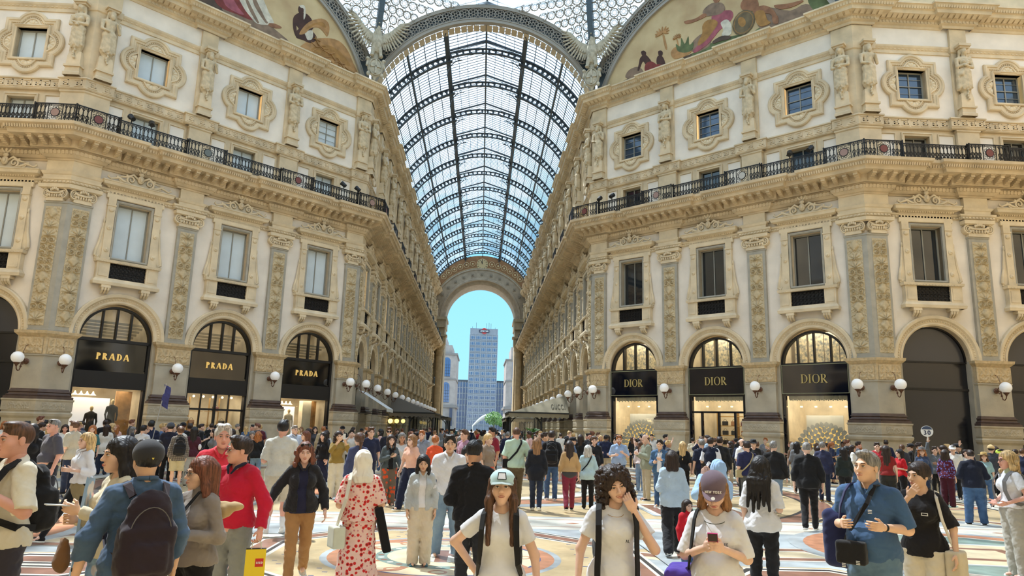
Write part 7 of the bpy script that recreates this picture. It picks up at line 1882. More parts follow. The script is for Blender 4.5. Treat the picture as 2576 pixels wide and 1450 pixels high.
def make_person(sp,res=1.0,hero=False,eyes=True):
 """sp: the description of one person; res: mesh spacing factor"""
 B=skeleton(sp);root=empty('person');sk=skin(SK[sp.get('skin','fair')]);h=0.007*res if hero else 0.013*res;hh=0.0032*res if hero else 0.0065*res
 F=Field();torso(F,B)
 for sx in (-1,1):
  arm_prims(F,B,sx,0.0,2.0);f=1.0+B.fat
  F.cap(B.hip[sx],B.kn[sx],.080*f,.052,k=.05);F.cap(B.kn[sx],B.kn[sx]+(B.an[sx]-B.kn[sx])*.35,.050,.052,k=.03);F.cap(B.kn[sx]+(B.an[sx]-B.kn[sx])*.35,B.an[sx],.052,.032,k=.03);F.cap(B.an[sx]-np.array((0,0,.03)),B.an[sx]+np.array((0,-.12,-.045)),.034,.028,k=.03)
 F.cap((0,.022+B.lean,1.42),B.hc+B.R@np.array((0,.035,-.10)),.054 if not B.f else .047,.052 if not B.f else .046,k=.03)
 parts=[F.mesh(h)]
 V,Q=parts[0];hm,hq=xf(head_field(B).mesh(hh),B);cen=V[Q].mean(1)
 zc=1.505;parts[0]=(V,Q[cen[:,2]<zc+.01] if True else Q)
 parts.append((hm,hq[hm[hq].mean(1)[:,2]>zc-0.02]))
 for i,sx in enumerate((-1,1)):
  D=B.wr[sx]-B.el[sx];D=D/np.linalg.norm(D);a=sp.get('arms',('down','down'))[i];a=a if isinstance(a,str) else 'bent'
  if a in ('down','fwd','back','out','side','hip','belt'):side=(0,-1,0);pn=(-sx,0,0);cu=.32
  elif a=='up':side=(-sx,0,0.1);pn=(0,-1,0);cu=.15
  else:side=(0,-.2,1);pn=(-sx,.3,0.0);cu=.55
  cu=sp.get('curl',cu);Hf=Field();hand_prims(Hf,B.wr[sx],D,side,pn,cu);parts.append(Hf.mesh(0.0045*res if hero else .008*res))
  B.hand=getattr(B,'hand',{});B.hand[sx]=B.wr[sx]+D*.085
 mesh_obj('body',join_vq(*parts),sk,root)
 hc=sp.get('hair','dark');st=sp.get('style','short')
 if st != 'none':
  hf=hair_field(B,st);nm='hair' if st != 'hijab' else 'headscarf'
  mesh_obj(nm,xf(hf.mesh(max(hh*1.25,.0045)),B),hairmat(hc) if st != 'hijab' else cloth(sp['scarf'][0],sp['scarf'][1]),root)
 if eyes and hero:face_parts(B,root,hc,sp.get('lips',(178,100,90)),sp.get('smile',0),shut=sp.get('shut',0))
 elif eyes:
  e_=MB()
  for sx in (-1,1):e_.ball((sx*.0315,-.083,.0045),(.013,.009,.006),8,6);e_.tube([(sx*.014,-.0945,.0235),(sx*.03,-.0955,.0285),(sx*.051,-.0770,.0230)],.0028,5)
  e_.v=[tuple(np.array(v)@B.R.T+B.hc) for v in e_.v];e_.build('eyes',mat('dark eyes',(54,40,34),.4),root)
 if sp.get('cap'):c=sp['cap'];cap_objs(B,root,cloth(*c[0]),cloth(*c[1]),hh*1.3,c[2] if len(c)>2 else False)
 if sp.get('hat'):
  c=MB();c.lathe([(.165,-.004),(.16,.004),(.09,.006),(.088,.055),(.075,.085),(.04,.093),(.0,.093)],(0,.012,.062),24);c.v=[tuple(np.array(v)@B.R.T+B.hc) for v in c.v];c.build('hat',cloth(*sp['hat']),root,smooth=True)
 if sp.get('glasses'):glasses(B,root,sp['glasses']=='dark',sp.get('gup',False))
 if sp.get('beard'):
  F=Field();F.ell((0,-.036,-.062),(.055,.060,.058),k=.02);F.ell((0,-.078,-.050),(.028,.024,.010),k=.01);F.ell((0,-.095,-.0625),(.021,.016,.0085),k=.005,op='s');F.box((0,0,.02),(.1,.12,.055),0,k=.01,op='s');mesh_obj('beard',xf(F.mesh(hh*1.2),B),hairmat(hc),root)
 # ---- trousers, skirts
 b=sp.get('bottom');up_hem=min([t_[4] for t_ in sp.get('tops',[])] or [.9])
 if b:
  F=Field();kind=b[0];m=cloth(*b[1]);lo=sp.get('loose',0.012)
  if kind in ('trousers','wide_trousers','shorts','leggings'):
   F.ell((0,.014,.93),(.166+lo*.5+B.fat*.5,.118+lo*.4+B.fat*.5,.13),k=.04);g=dict(trousers=lo,wide_trousers=lo+.022,shorts=lo+.02,leggings=.006)[kind]
   if B.fat:F.ell((0,-.01,.96),(.15+B.fat*.6,.10+B.fat*.5,.09),k=.03)
   for sx in (-1,1):
    H_,K_2,A_=B.hip[sx],B.kn[sx],B.an[sx]+np.array((0,0,-.02));F.cap(H_,K_2,.086+g+B.fat*.5,.060+g*1.1,k=.035)
    if kind != 'shorts':F.cap(K_2,A_,.060+g*1.1,(.046 if kind != 'leggings' else .038)+g*1.15,k=.02)
    else:F.cap(K_2,K_2+np.array((0,0,-.03)),.060+g*1.1,k=.02)
   F.cut((0,0,1),1.035 if up_hem>.93 else up_hem+.055);F.cut((0,0,-1),-.50 if kind=='shorts' else -.045)
   if kind != 'leggings':F.fold(.007,22,11,(1,1,1.3));F.fold(.0025,50,12)
  elif kind in ('skirt','long_skirt','dress_skirt'):
   z0=dict(skirt=.52,long_skirt=.20,dress_skirt=.10)[kind];F.ell((0,.012,.94),(.17+B.fat*.5,.125+B.fat*.5,.12),k=.05);F.cap((0,.01,.98),(0,.02,z0-.1),.14+B.fat*.5,.27 if kind != 'skirt' else .25,k=.04,flat=(0,1,0),ff=.8);F.cut((0,0,1),1.04);F.cut((0,0,-1),-z0);F.fold(.014,24,7,(1,1,.1))
  mesh_obj(kind,F.mesh(h*1.15),m,root)
  if kind=='trousers' and sp.get('belt'):q=MB();q.tube([((.158+B.fat*.5)*math.cos(a),.012+(.122+B.fat*.5)*math.sin(a),1.01) for a in [2*PI*k/24 for k in range(24)]],.016,6,closed=True);q.build('belt',mat('belt',(58,42,32),.5),root)
 # ---- tops: list of (part name, cloth, sleeve, looseness, hem, opening)
 for (nm,cl,slv,g,hem,opn) in sp.get('tops',[]):
  F=Field();tl=dict(none=0.0,cap=.25,short=.62,elbow=.95,three=1.55,long=1.93)[slv]
  for sx in (-1,1):      # sleeves, cut flat at their ends, before the trunk is added
   if not tl:continue
   arm_prims(F,B,sx,g*.75+(.012 if slv in ('short','elbow') else .004),tl,k=.024)
   if tl <= 1.0:d=B.el[sx]-B.sh[sx];e_=B.sh[sx]+d*tl
   else:d=B.wr[sx]-B.el[sx];e_=B.el[sx]+d*(tl-1)
   d=d/np.linalg.norm(d);R=np.array(Vector(d).to_track_quat('Z','Y').to_matrix(),dtype=np.float32);r=.095+g
   F.box(e_+d*.042,(r,r,.04),0,R,k=.004,op='s')
  torso(F,B,g,k=.035)
  F.ell((0,.010,.93),(.182+g*.8+B.fat*.6,.138+g*.7+B.fat*.75,.17),k=.05)
  if hem<.88:F.cap((0,.01,.95),(0,.012,hem-.03),.145+g+B.fat*.6,.158+g+B.fat*.6,k=.05,flat=(0,1,0),ff=.78)
  F.cut((0,0,-1),-hem)
  if opn in ('crew','closed','open','v','collar','turtle'):
   if opn != 'turtle':F.cap((0,.0+B.lean,1.46),(0,-.02+B.lean,1.60),.062 if opn != 'v' else .068,.12,k=.012,op='s')
   if opn=='v' or opn=='collar':F.cap((0,-.10+B.lean,1.47),(0,-.17+B.lean,1.34 if opn=='v' else 1.40),.05 if opn=='v' else .03,.004,k=.01,op='s')
   if opn=='open':F.box((0,-.2,1.15),(.055,.20,.5),0,None,k=.02,op='s');F.cap((0,-.16,1.50),(0,-.18,1.25),.10,.05,k=.02,op='s')
   if opn=='turtle':F.cap((0,.012+B.lean,1.46),B.hc+B.R@np.array((0,.02,-.115)),.066,.062,k=.02)
  F.fold(.009 if g>.016 else .004,14,21+int(g*1000)+sp.get('seed',0),(1,1,.7));F.fold(.003 if g>.016 else .0015,40,22,(1,1,.8))
  m=cloth(*cl);o=mesh_obj(nm,F.mesh(h*1.1),m,root)
  if opn in ('collar',) or (opn=='open' and nm in ('jacket','shirt','denim_jacket')):
   q=MB()
   for sx in (-1,1):q.tube([(sx*.012,-.115+B.lean-g,1.395),(sx*.045,-.080+B.lean-g,1.455),(sx*.072,-.01+B.lean,1.488),(sx*.055,.065+B.lean,1.50),(0,.088+B.lean,1.503)],[.008,.016,.017,.017,.017],6)
   q.build('collar',cloth(*sp['collar']) if sp.get('collar') else m,root,smooth=True)
 sh_=sp.get('shoes')
 if sh_:shoes(root,B,cloth(*sh_),h*1.1,sp.get('sole',(225,225,220)))
 ex=sp.get('extra')
 OFF[0]=max(0,max([t_[3] for t_ in sp.get('tops',[])] or [0])*.75-.008)
 if ex:ex(root,B,sp)
 return root,B
PEOPLE=[]
def stand(root,px,py,S,turn=0.0,label=None,group=None,zfoot=0.0):
 """put a figure so that the top of its head is seen at (px,py) at S pixels per metre; it stands on the floor and takes the height that gives"""
 d=CAM['f']/S;P=EYE+ray(px,py)*d;hgt=P.z;v=EYE-P;root.location=(P.x,P.y,zfoot);k=hgt/1.752;root.scale=(k,k,k)
 root.rotation_euler=(0,0,math.atan2(v.y,v.x)+PI/2+turn);PEOPLE.append((P.x,P.y));tag(root,label,'person',group)
 return hgt
# ---- things carried
def backpack(root,B,m,sc=1.0,straps=True,z=1.22,sm=None,back=.10):
 y0=.19+B.fat*.5+back-.10;F=Field();F.cap((0,y0,z-.13*sc),(0,y0-.01,z+.10*sc),.145*sc,.115*sc,k=.03,flat=(0,1,0),ff=.55);F.box((0,y0,z-.10*sc),(.10*sc,.05,.10*sc),.045,None,k=.04);F.box((0,y0+.085,z-.13*sc),(.075*sc,.01,.055*sc),.03,None,k=.015);F.cap((-.03,y0-.03,z+.19*sc),(.03,y0-.03,z+.19*sc),.012,k=.01);F.fold(.006,16,31);F.fold(.003,45,32);o=mesh_obj('backpack',F.mesh(.012),m,root);q=MB();q.tube([(.105*sc*math.cos(a),y0+.085,z-.02*sc+.15*sc*math.sin(a)) for a in [PI*k/14 for k in range(15)]],.004,4);q.build('zip',mat('zip',(90,88,90),.4),root)
 if straps:
  for sx in (-1,1):
   x=sx*.115;ft=B.fat*.6;r=ribbon([(x*.8,.14,1.38),(x,.06,1.446),(x,-.02,1.452),(x*1.05,-.085-ft*.5,1.41),(x*1.1,-.145-ft,1.32),(x*1.18,-.15-ft,1.20),(x*1.38,-.12-ft,1.08),(x*1.55,-.01,1.02),(x*1.2,.13,1.0)],.048,.012);r.build('strap',sm or m,root)
def crossbag(root,B,m,bagpos,over=1,size=(.10,.035,.075),strap=None,back=False,w=.03):
 ft=B.fat*.7;s_=over;r=ribbon([(s_*.10,.10+ft*.3,1.42),(s_*.09,.03,1.465),(s_*.07,-.07-ft*.2,1.46),(s_*.02,-.14-ft*.7,1.32),(-s_*.08,-.15-ft,1.15),(-s_*.165-s_*ft*.6,-.07-ft*.4,1.0),(-s_*.19-s_*ft*.6,.03,.97),(-s_*.10,.125+ft*.4,1.10),(0,.145+ft*.4,1.22),(s_*.07,.13+ft*.3,1.36),(s_*.10,.10+ft*.3,1.42)],w,.008);r.build('bag_strap',strap or m,root)
 F=Field();F.box(bagpos,size,.02,None,k=.01);F.fold(.003,30,3);mesh_obj('shoulder_bag',F.mesh(.009),m,root)
def phone(root,c,up=(0,0,1),nrm=(0,-1,0),m=None,name='phone',label=None):
 u=Vector(up).normalized();n=Vector(nrm).normalized();s_=u.cross(n).normalized();q=MB();c=Vector(c);v=[]
 for dz in (-.073,.073):
  for dn in (-.004,.004):
   for dx in (-.036,.036):v.append(c+u*dz+n*dn+s_*dx)
 q.add(v,[(0,1,3,2),(4,6,7,5),(0,4,5,1),(1,5,7,3),(3,7,6,2),(2,6,4,0)]);o=q.build(name,m or mat('phone black',(16,16,20),.1),root);return o
def held(o,root,name,label,cat):
 """free a carried object from its bearer: top-level thing at the same place"""
 bpy.context.view_layer.update();mw=o.matrix_world.copy();o.parent=None;o.matrix_world=mw;o.name=name;tag(o,label,cat);return o
# ---- the people one can tell apart -------------------------------------------------
WH=('white',(226,227,232));BK=('black',(24,23,25));NV=('navy',(30,34,56));GY=('grey',(122,122,124));BG=('beige',(206,190,160));WJ=('white shoe',(236,234,230))
DN=('denim',(78,108,146),'denim',(56,82,118));LDN=('light denim',(142,166,188),'denim',(112,138,165));DDN=('dark denim',(44,54,78),'denim',(34,42,62));GJ=('grey jeans',(152,154,152),'denim',(128,130,128));BJ=('black jeans',(42,42,46),'denim',(28,28,30))
HEROES=[]
def hero(px,py,S,turn,label,sp,**kw):
 root,B=make_person(sp,kw.get('res',1.0),kw.get('hero',True));hgt=stand(root,px,py,S,turn,label);HEROES.append((label[:30],round(hgt,2),round(root.location.y,1)));return root,B
def chest_text(root,text,h,x,z,y,m,rz=0.0):
 o=lettering('printed_letters',text,h,m,root,-.003,0.0,0,0,wt=.16,thin=.12,gap=.12,serif=False);o.location=(x,y,z);o.rotation_euler=(0,0,rz);return o
INK=mat('dark print',(40,44,60),.7)
# white cap woman in front
def ex(root,B,sp):
 for sx in (-1,1):
  x=sx*.105;ribbon([(x,.12,1.42),(x,.05,1.458),(x*1.05,-.05,1.454),(x*1.15,-.115,1.42),(x*1.2,-.160,1.32),(x*1.25,-.155,1.20),(x*1.35,-.14,1.08),(x*1.55,-.05,.98),(x*1.3,.1,.97)],.045,.012).build('backpack_strap',cloth(*BK),root)
 backpack(root,B,cloth('backpack black',(26,26,28)),.95,False)
 q=MB();q.add([(-.034,-.103,.055),(.034,-.103,.055),(.028,-.085,.108),(-.028,-.085,.108)],[(0,1,2,3)]);q.add([(-.028,-.105,.060),(.028,-.105,.060),(.022,-.088,.102),(-.022,-.088,.102)],[(0,1,2,3)],1);q.v=[tuple((np.array(v)+np.array((0,-.004,0)))@B.R.T+B.hc) for v in q.v];q.build('cap_badge',[cloth(*BK),cloth(*WH)],root)
hero(1265,1183,350,-.10,'young woman in pale blue cap, white t-shirt and black backpack straps, hand on hip',dict(f=1,arms=('hip','side'),style='longfront',hair='brown',cap=((('cap pale blue',(186,214,216)),('cap brim grey',(170,184,180)))),bottom=('trousers',('olive',(84,84,66))),tops=[('t_shirt',WH,'short',.014,.80,'crew')],skin='fair',hp=-.18,hy=.06,extra=ex,shoes=WJ,legs='walk'))
# curly woman
def ex(root,B,sp):
 for sx in (-1,1):
  x=sx*.115;ribbon([(x,.12,1.42),(x,.05,1.458),(x*1.05,-.05,1.454),(x*1.15,-.115,1.42),(x*1.2,-.160,1.32),(x*1.2,-.155,1.18),(x*1.25,-.145,1.02),(x*1.25,-.14,.92)],.048,.014).build('backpack_strap',cloth(*BK),root)
 backpack(root,B,cloth('backpack black',(26,26,28)),.9,False);chest_text(root,'AL',.022,.075,1.20,-.180,INK,.2)
 q=MB();q.tube([(.070*math.cos(a),-.03+.09*math.sin(a),1.45-.05*(1-math.sin(a))*.5-.02) for a in [PI+PI*k/14 for k in range(15)]],.002,4);q.build('necklace',mat('fine gold',(200,160,90),.3,metal=.8),root)
 glasses(B,root,True,True)
hero(1545,1176,335,.16,'smiling young woman with dark curly hair touching her face, white t-shirt',dict(f=1,arms=('side','ear'),style='curly',hair='dark',bottom=('trousers',DN),tops=[('t_shirt',WH,'short',.020,.80,'crew')],skin='fair',hp=.12,hr=-.22,hy=.15,smile=1,extra=ex,shoes=WJ,legs='walk2'))
# NEW YORK cap woman
def ex(root,B,sp):
 o=lettering('cap_letters','NEW YORK',.017,mat('cap print',(236,232,230),.7),root,-.004,0.0,0,0,wt=.2,thin=.12,gap=.10);M_=Matrix.Translation(Vector(B.hc)) @ Matrix(B.R.tolist()).to_4x4() @ Matrix.Translation((0,-.1135,.060)) @ Matrix.Rotation(-.32,4,'X');o.matrix_local=M_
 q=MB();q.prism([(.014*math.cos(2*PI*k/16),.014*math.sin(2*PI*k/16)) for k in range(16)],-.002,0);s_=q.build('brim_sticker',mat('sticker',(226,222,214),.5),root);s_.matrix_local=Matrix.Translation(Vector(B.hc)) @ Matrix(B.R.tolist()).to_4x4() @ Matrix.Translation((0,-.150,.040)) @ Matrix.Rotation(-1.1,4,'X')
 ribbon([(-.11,.12,1.42),(-.115,.05,1.458),(-.12,-.05,1.454),(-.135,-.11,1.40),(-.15,-.13,1.28),(-.17,-.10,1.15),(-.19,-.03,1.02),(-.20,.06,.94)],.028,.012).build('bag_strap',cloth(*BK),root)
 F=Field();F.box((-.26,.10,.80),(.075,.13,.17),.05,None,k=.03);F.cap((-.22,.06,.95),(-.19,.02,1.03),.05,.02,k=.04);F.fold(.012,16,5);mesh_obj('tote_bag',F.mesh(.012),cloth('purple',(84,60,160)),root)
 chest_text(root,'BE',.022,.085,1.23,-.178,INK,.25);q=MB();q.tube([(.080*math.cos(a),-.03+.11*math.sin(a),1.42-.02*(1-math.sin(a))) for a in [PI+PI*k/14 for k in range(15)]],.003,4);q.build('necklace',mat('bead necklace',(60,70,60),.4),root)
r,B=hero(1795,1190,345,-.05,'woman in purple NEW YORK cap and white t-shirt looking at her phone',dict(f=1,fat=.012,arms=('hold','hold'),style='longfront',hair='light',cap=(('cap plum',(112,96,108)),('cap brim plum',(140,120,134))),bottom=('trousers',DN),tops=[('t_shirt',WH,'elbow',.024,.84,'crew')],skin='fair',hp=.50,shut=.7,smile=.4,lips=(186,92,92),extra=ex,curl=.75,shoes=WJ))
o=phone(r,(0.0,-.335,1.285),up=(0,-.6,.8),nrm=(0,-.8,-.6),m=mat('phone with pink case',(190,40,110),.3));q=MB();q.box(-.033,.033,-.007,-.0045,.0,.068);p=q.build('camera_side',mat('phone brown',(60,44,44),.3),o);p.location=(0,-.335,1.285);p.rotation_euler=(math.atan2(.6,.8)*1,0,0);held(o,r,'phone','phone with pink case held by the woman in the purple cap','phone')
# blue polo man
def ex(root,B,sp):
 crossbag(root,B,cloth('bag black',(30,30,32)),(-.10,-.235,.93),1,(.095,.035,.07),cloth(*BK),w=.034)
 F=Field();F.box((-.26,.10,1.0),(.07,.10,.18),.06,None,k=.03);F.fold(.010,16,5);mesh_obj('backpack',F.mesh(.012),cloth('backpack navy',(38,44,84)),root);ribbon([(-.12,.12,1.42),(-.125,.05,1.458),(-.13,-.05,1.454),(-.15,-.11,1.40),(-.19,-.12,1.28),(-.22,-.06,1.15)],.035,.012).build('backpack_strap',cloth('backpack navy',(38,44,84)),root)
 q=MB()
 for x,z in ((-.15,.84),(-.04,.87),(.05,1.27)):
  for k in range(3):q.box(x-.014,x+.014,-.30 if z<1 else -.205,-.29 if z<1 else -.19,z-.012*k,z-.012*k+.005)
 q.build('buckles',mat('white buckle',(230,228,222),.4),root)
 q=MB();W,E=B.wr[1],B.el[1];d=(W-E)/np.linalg.norm(W-E);c=Vector(W-d*.02);m_=MB();m_.lathe([(.031,-.012),(.033,0),(.031,.012)],(0,0,0),14);Rm=Vector(d).to_track_quat('Z','Y').to_matrix();q.add([tuple(Rm @ Vector(v)+c) for v in m_.v],m_.f);q.build('watch',cloth(*BK),root)
hero(2178,1134,285,-.25,'older man in blue polo shirt with black shoulder bag, looking left',dict(fat=.045,arms=('bent','bent'),style='short',hair='grey',bottom=('trousers',('blue denim pale',(104,132,158),'denim',(82,108,134))),loose=.024,tops=[('polo_shirt',('polo blue',(66,96,134)),'elbow',.020,.86,'collar')],skin='asian',hy=-.35,hp=-.08,extra=ex,curl=.5,shoes=WJ))
def ex(root,B,sp):
 F=Field();F.box((.27,.02,.72),(.045,.08,.17),.03,None,k=.02);F.fold(.004,20,6);o=mesh_obj('shopping_bag',F.mesh(.012),cloth('bag cream',(214,200,172)),root);ribbon([(.13,.02,1.46),(.16,-.08,1.40),(.20,-.10,1.2),(.24,-.04,1.0),(.27,.0,.88)],.03,.01).build('bag_strap',cloth('strap white',(214,208,196)),root)
 q=MB()
 for x,z in ((.08,1.25),):ring_sweep(q,[(x-.03,z-.014),(x+.03,z-.014),(x+.03,z+.014),(x-.03,z+.014)],[(0,-.175),(0,-.182),(.006,-.182),(.006,-.175)])
 q.build('buckle',mat('white buckle',(230,228,222),.4),root)
hero(2308,1162,255,-.30,'dark haired woman in black blouse and cream trousers, hand raised to her chin',dict(f=1,arms=('chin','side'),style='bun',hair='dark',bottom=('wide_trousers',('cream',(220,210,190))),tops=[('blouse',('blouse black',(30,28,30)),'elbow',.022,.84,'v')],skin='asian',hy=-.35,smile=.3,extra=ex,lips=(178,80,76),shoes=BK))
# left group
def ex(root,B,sp):backpack(root,B,cloth('backpack black',(26,26,28)),1.0,True)
hero(52,1058,325,-1.15,'tall man in cream t-shirt with cropped hair and black backpack, at left edge',dict(fat=.01,arms=('strap','strap'),style='buzz',hair='brown',bottom=('trousers',('charcoal',(62,58,66))),loose=.02,tops=[('t_shirt',('cream tee',(230,222,200)),'elbow',.026,.88,'crew')],skin='rosy',extra=ex,shoes=BK))
def ex(root,B,sp):
 q=ribbon([(-.13,-.13,1.44),(-.10,-.16,1.2),(-.06,-.19,.95),(-.03,-.21,.6),(-.02,-.20,.35)],.14,.02);q.build('scarf',cloth('scarf clouds',(150,178,206),'dots',(214,204,200),9),root);q=ribbon([(.14,-.10,1.38),(.13,-.15,1.2),(.05,-.17,1.05),(-.1,-.17,.95)],.016,.006);q.build('bag_strap',cloth(*GY),root)
r,B=hero(312,1098,330,-1.25,'woman in cream sweater and pale blue skirt holding a phone, face in profile',dict(f=1,arms=('bent','hold'),style='long',hair='black',bottom=('long_skirt',('cloud blue',(146,176,204),'dots',(206,200,204),7)),tops=[('sweater',('cream knit',(222,210,180)),'long',.018,.90,'crew')],skin='asian',extra=ex,shoes=BK,lips=(190,80,74)))
o=phone(r,(.0,-.38,1.27),up=(0,-1,.1),nrm=(0,.1,1),m=mat('phone white',(220,220,216),.2));held(o,r,'phone','white phone held flat by the woman in the cream sweater','phone')
F=Field();F.cap((0,0,-.05),(0,0,.03),.085,.065,k=.01,flat=(0,1,0),ff=.6);F.cap((-.05,0,.09),(.05,0,.09),.012,k=.03);F.fold(.007,20,3);b=mesh_obj('handbag',F.mesh(.012),cloth('bag tan black',(120,86,54)),r);b.location=(-.02,-.30,.93);held(b,r,'handbag','tan and black handbag hanging from the arm of the woman in cream','handbag')
def ex(root,B,sp):
 backpack(root,B,cloth('backpack aubergine',(46,36,44)),1.22,True,z=1.17);q=MB();m_=MB();m_.lathe([(.030,-.012),(.032,0),(.030,.012)],(0,0,0),14);q.add([tuple(Vector(v)+Vector(B.wr[1])+Vector((0,0,.03))) for v in m_.v],m_.f);q.build('watch',cloth(*BK),root)
 F=Field();F.ell((0,.016,.052),(.095,.115,.094),k=.01);F.cut((0,0,-1),-.008);mesh_obj('flat_cap',xf(F.mesh(.006),B),cloth('cap charcoal',(52,52,56)),root);q=MB();q.add([(-.008,.133,.030),(.008,.133,.030),(0,.134,.016)],[(0,1,2)]);q.v=[tuple(np.array(v)@B.R.T+B.hc) for v in q.v];q.build('cap_logo',mat('logo yellow',(220,200,90),.5),root)
hero(-72,1192,500,-1.0,'person in beige coat cut off by the left edge',dict(f=1,style='bob',hair='brown',bottom=('trousers',BG),tops=[('coat',('coat beige',(206,184,144)),'long',.03,.74,'closed')],skin='fair',shoes=BK),hero=False)
hero(378,1109,360,PI+.25,'man in denim shirt and charcoal cap with a large dark backpack, back turned',dict(fat=.02,arms=('down','side'),style='short',hair='black',bottom=('trousers',('khaki dark',(88,80,64))),tops=[('denim_shirt',('shirt denim',(80,104,134),'denim',(62,84,112)),'three',.028,.84,'collar')],skin='asian',extra=ex,shoes=BK))
def ex(root,B,sp):
 F=Field();F.ell((0,.23,1.30),(.13,.09,.07),k=.03);F.ell((.10,.28,1.33),(.09,.08,.045),k=.03);F.fold(.012,20,5);mesh_obj('sun_hat',F.mesh(.011),cloth('hat beige',(190,162,118)),root)
 ribbon([(.10,.10,1.42),(.10,.03,1.465),(.08,-.07,1.46),(.0,-.155,1.30),(-.1,-.15,1.12),(-.19,-.05,.98)],.026,.008).build('bag_strap',cloth(*BK),root);F=Field();F.box((-.20,-.13,.93),(.06,.10,.09),.03,None,k=.01);mesh_obj('shoulder_bag',F.mesh(.012),cloth('bag navy',(44,50,72)),root)
hero(513,1148,325,-.85,'older woman with glasses and short brown hair in grey turtleneck sweater',dict(f=1,fat=.01,arms=('bent','bent'),style='bob',hair='auburn',glasses='clear',bottom=('trousers',BK),tops=[('sweater',('taupe knit',(140,130,122)),'long',.020,.90,'turtle')],skin='asian',hy=-.35,extra=ex,shoes=BK,lips=(176,84,78)))
r,B=hero(607,1097,255,-.55,'young man in red sweater and grey jeans looking away to the left, glasses',dict(arms=('down','side'),fat=.015,style='short',hair='dark',glasses='clear',bottom=('trousers',GJ),loose=.018,tops=[('sweater',('red knit',(196,28,58)),'long',.024,.90,'collar')],collar=('navy',(30,34,56)),skin='rosy',hy=-.75,shoes=BK,curl=.8))
def bag_yellow(r,B):
 t=empty('paper_bag',kind=None);t.parent=r;t.location=Vector(B.wr[1])+Vector((-.0,-.04,-.285));t.scale=(.85,)*3;t.rotation_euler=(0,0,.5);q=MB();q.box(-.105,.105,-.05,.05,-.14,.14);q.build('bag_body',mat('bag yellow',(240,210,40),.5),t);q=MB();q.box(-.105,.105,-.045,.045,.136,.142);q.build('bag_mouth',mat('bag inside',(70,60,40),.8),t)
 for y in (-.03,.03):q=MB();q.tube([(-.05,y,.14),(-.045,y,.20),(0,y*.3,.245),(.045,y,.20),(.05,y,.14)],.006,5);q.build('handle',mat('paper handle',(230,226,214),.7),t)
 q=MB();q.box(-.0,.085,-.0525,-.05,-.04,.045);l=q.build('logo_square',mat('logo red',(206,40,36),.5),t);o=lettering('logo_letters','LEGO',.022,mat('logo white',(245,245,240),.5),l,-.0545,-.0525,-.009,.043,wt=.3,thin=.24,gap=.05,serif=False);t.parent=r;return t
t=bag_yellow(r,B);bpy.context.view_layer.update();mw=t.matrix_world.copy();t.parent=None;t.matrix_world=mw;tag(t,'yellow paper bag with red logo square held by the man in the red sweater','shopping bag')
hero(565,1067,215,-.05,'older man in coral red polo with light grey hair behind the red sweater',dict(fat=.02,arms=('down','down'),style='short',hair='white',bottom=('trousers',BG),tops=[('polo_shirt',('coral red',(222,58,74)),'elbow',.022,.90,'collar')],skin='rosy',hy=.15,shoes=BK))
hero(714,1057,144,PI-.12,'tall young man in pale grey t-shirt and shorts walking away',dict(arms=('down','bent'),style='short',hair='black',bottom=('shorts',('pale shorts',(206,200,184))),loose=.02,tops=[('t_shirt',('pale grey tee',(204,204,196)),'elbow',.028,.90,'crew')],skin='rosy',shoes=WJ,legs='walk',extra=lambda r,B,s:mesh_obj('socks',(lambda F:[F.cap(B.an[sx]+np.array((0,0,.0)),B.an[sx]+(B.kn[sx]-B.an[sx])*.35,.042,.050) for sx in (-1,1)] and F.mesh(.012))(Field()),cloth(*WH),r)))
hero(770,1113,201,.03,'woman with wavy brown hair in black leather jacket and tan trousers walking forward',dict(f=1,fat=.015,arms=('out','side'),style='wavy',hair='auburn',bottom=('trousers',('tan trousers',(172,130,82))),tops=[('top',('navy knit',(34,36,60)),'long',.012,.86,'v'),('jacket',('leather black',(36,36,38)),'long',.030,.88,'open')],skin='fair',shoes=('off white shoe',(216,208,192)),legs='walk',extra=lambda r,B,s:glasses(B,r,True,True)))
def ex(root,B,sp):
 q=ribbon([(.10,-.06,1.44),(.12,.05,1.465),(.13,.12,1.40),(.16,.16,1.2),(.21,.12,1.0),(.24,.08,.88)],.045,.010);q.build('bag_strap',cloth('strap cream',(222,218,200)),root);F=Field();F.box((.25,.10,.78),(.05,.10,.10),.02,rot_xyz(0,0,.3),k=.01);mesh_obj('shoulder_bag',F.mesh(.009),cloth('bag sage white',(206,208,190)),root)
 F=Field();F.box((-.27,.0,.85),(.03,.09,.24),.02,rot_xyz(0,.25,0),k=.01);mesh_obj('black_bag',F.mesh(.012),cloth(*BK),root)
FLW=('floral pink',(236,198,186),'flowers',(206,44,40),19)
hero(916,1131,229,PI+.05,'woman in white headscarf and long pink floral dress with white bag, back turned',dict(f=1,fat=.035,arms=('bent','bent'),style='hijab',scarf=('scarf white',(236,230,216)),bottom=('dress_skirt',FLW),tops=[('dress_top',FLW,'elbow',.030,.96,'crew')],skin='asian',extra=ex,shoes=BK))
hero(1066,1144,178,.05,'girl in pale grey jacket and cream trousers with long dark hair',dict(f=1,arms=('down','down'),style='longfront',hair='black',bottom=('wide_trousers',('cream',(220,210,190))),loose=.016,tops=[('t_shirt',WH,'short',.010,.92,'crew'),('jacket',('jacket pale grey',(186,192,194)),'long',.030,.88,'open')],skin='asian',hp=.15,shoes=('teal shoe',(66,104,116))))
hero(1133,1094,165,.05,'man in open necked white shirt and light jeans standing beside the girl',dict(arms=('down','down'),style='short',hair='black',bottom=('wide_trousers',LDN),loose=.010,tops=[('shirt',WH,'elbow',.028,.88,'collar')],skin='asian',shoes=WJ,legs='wide'))
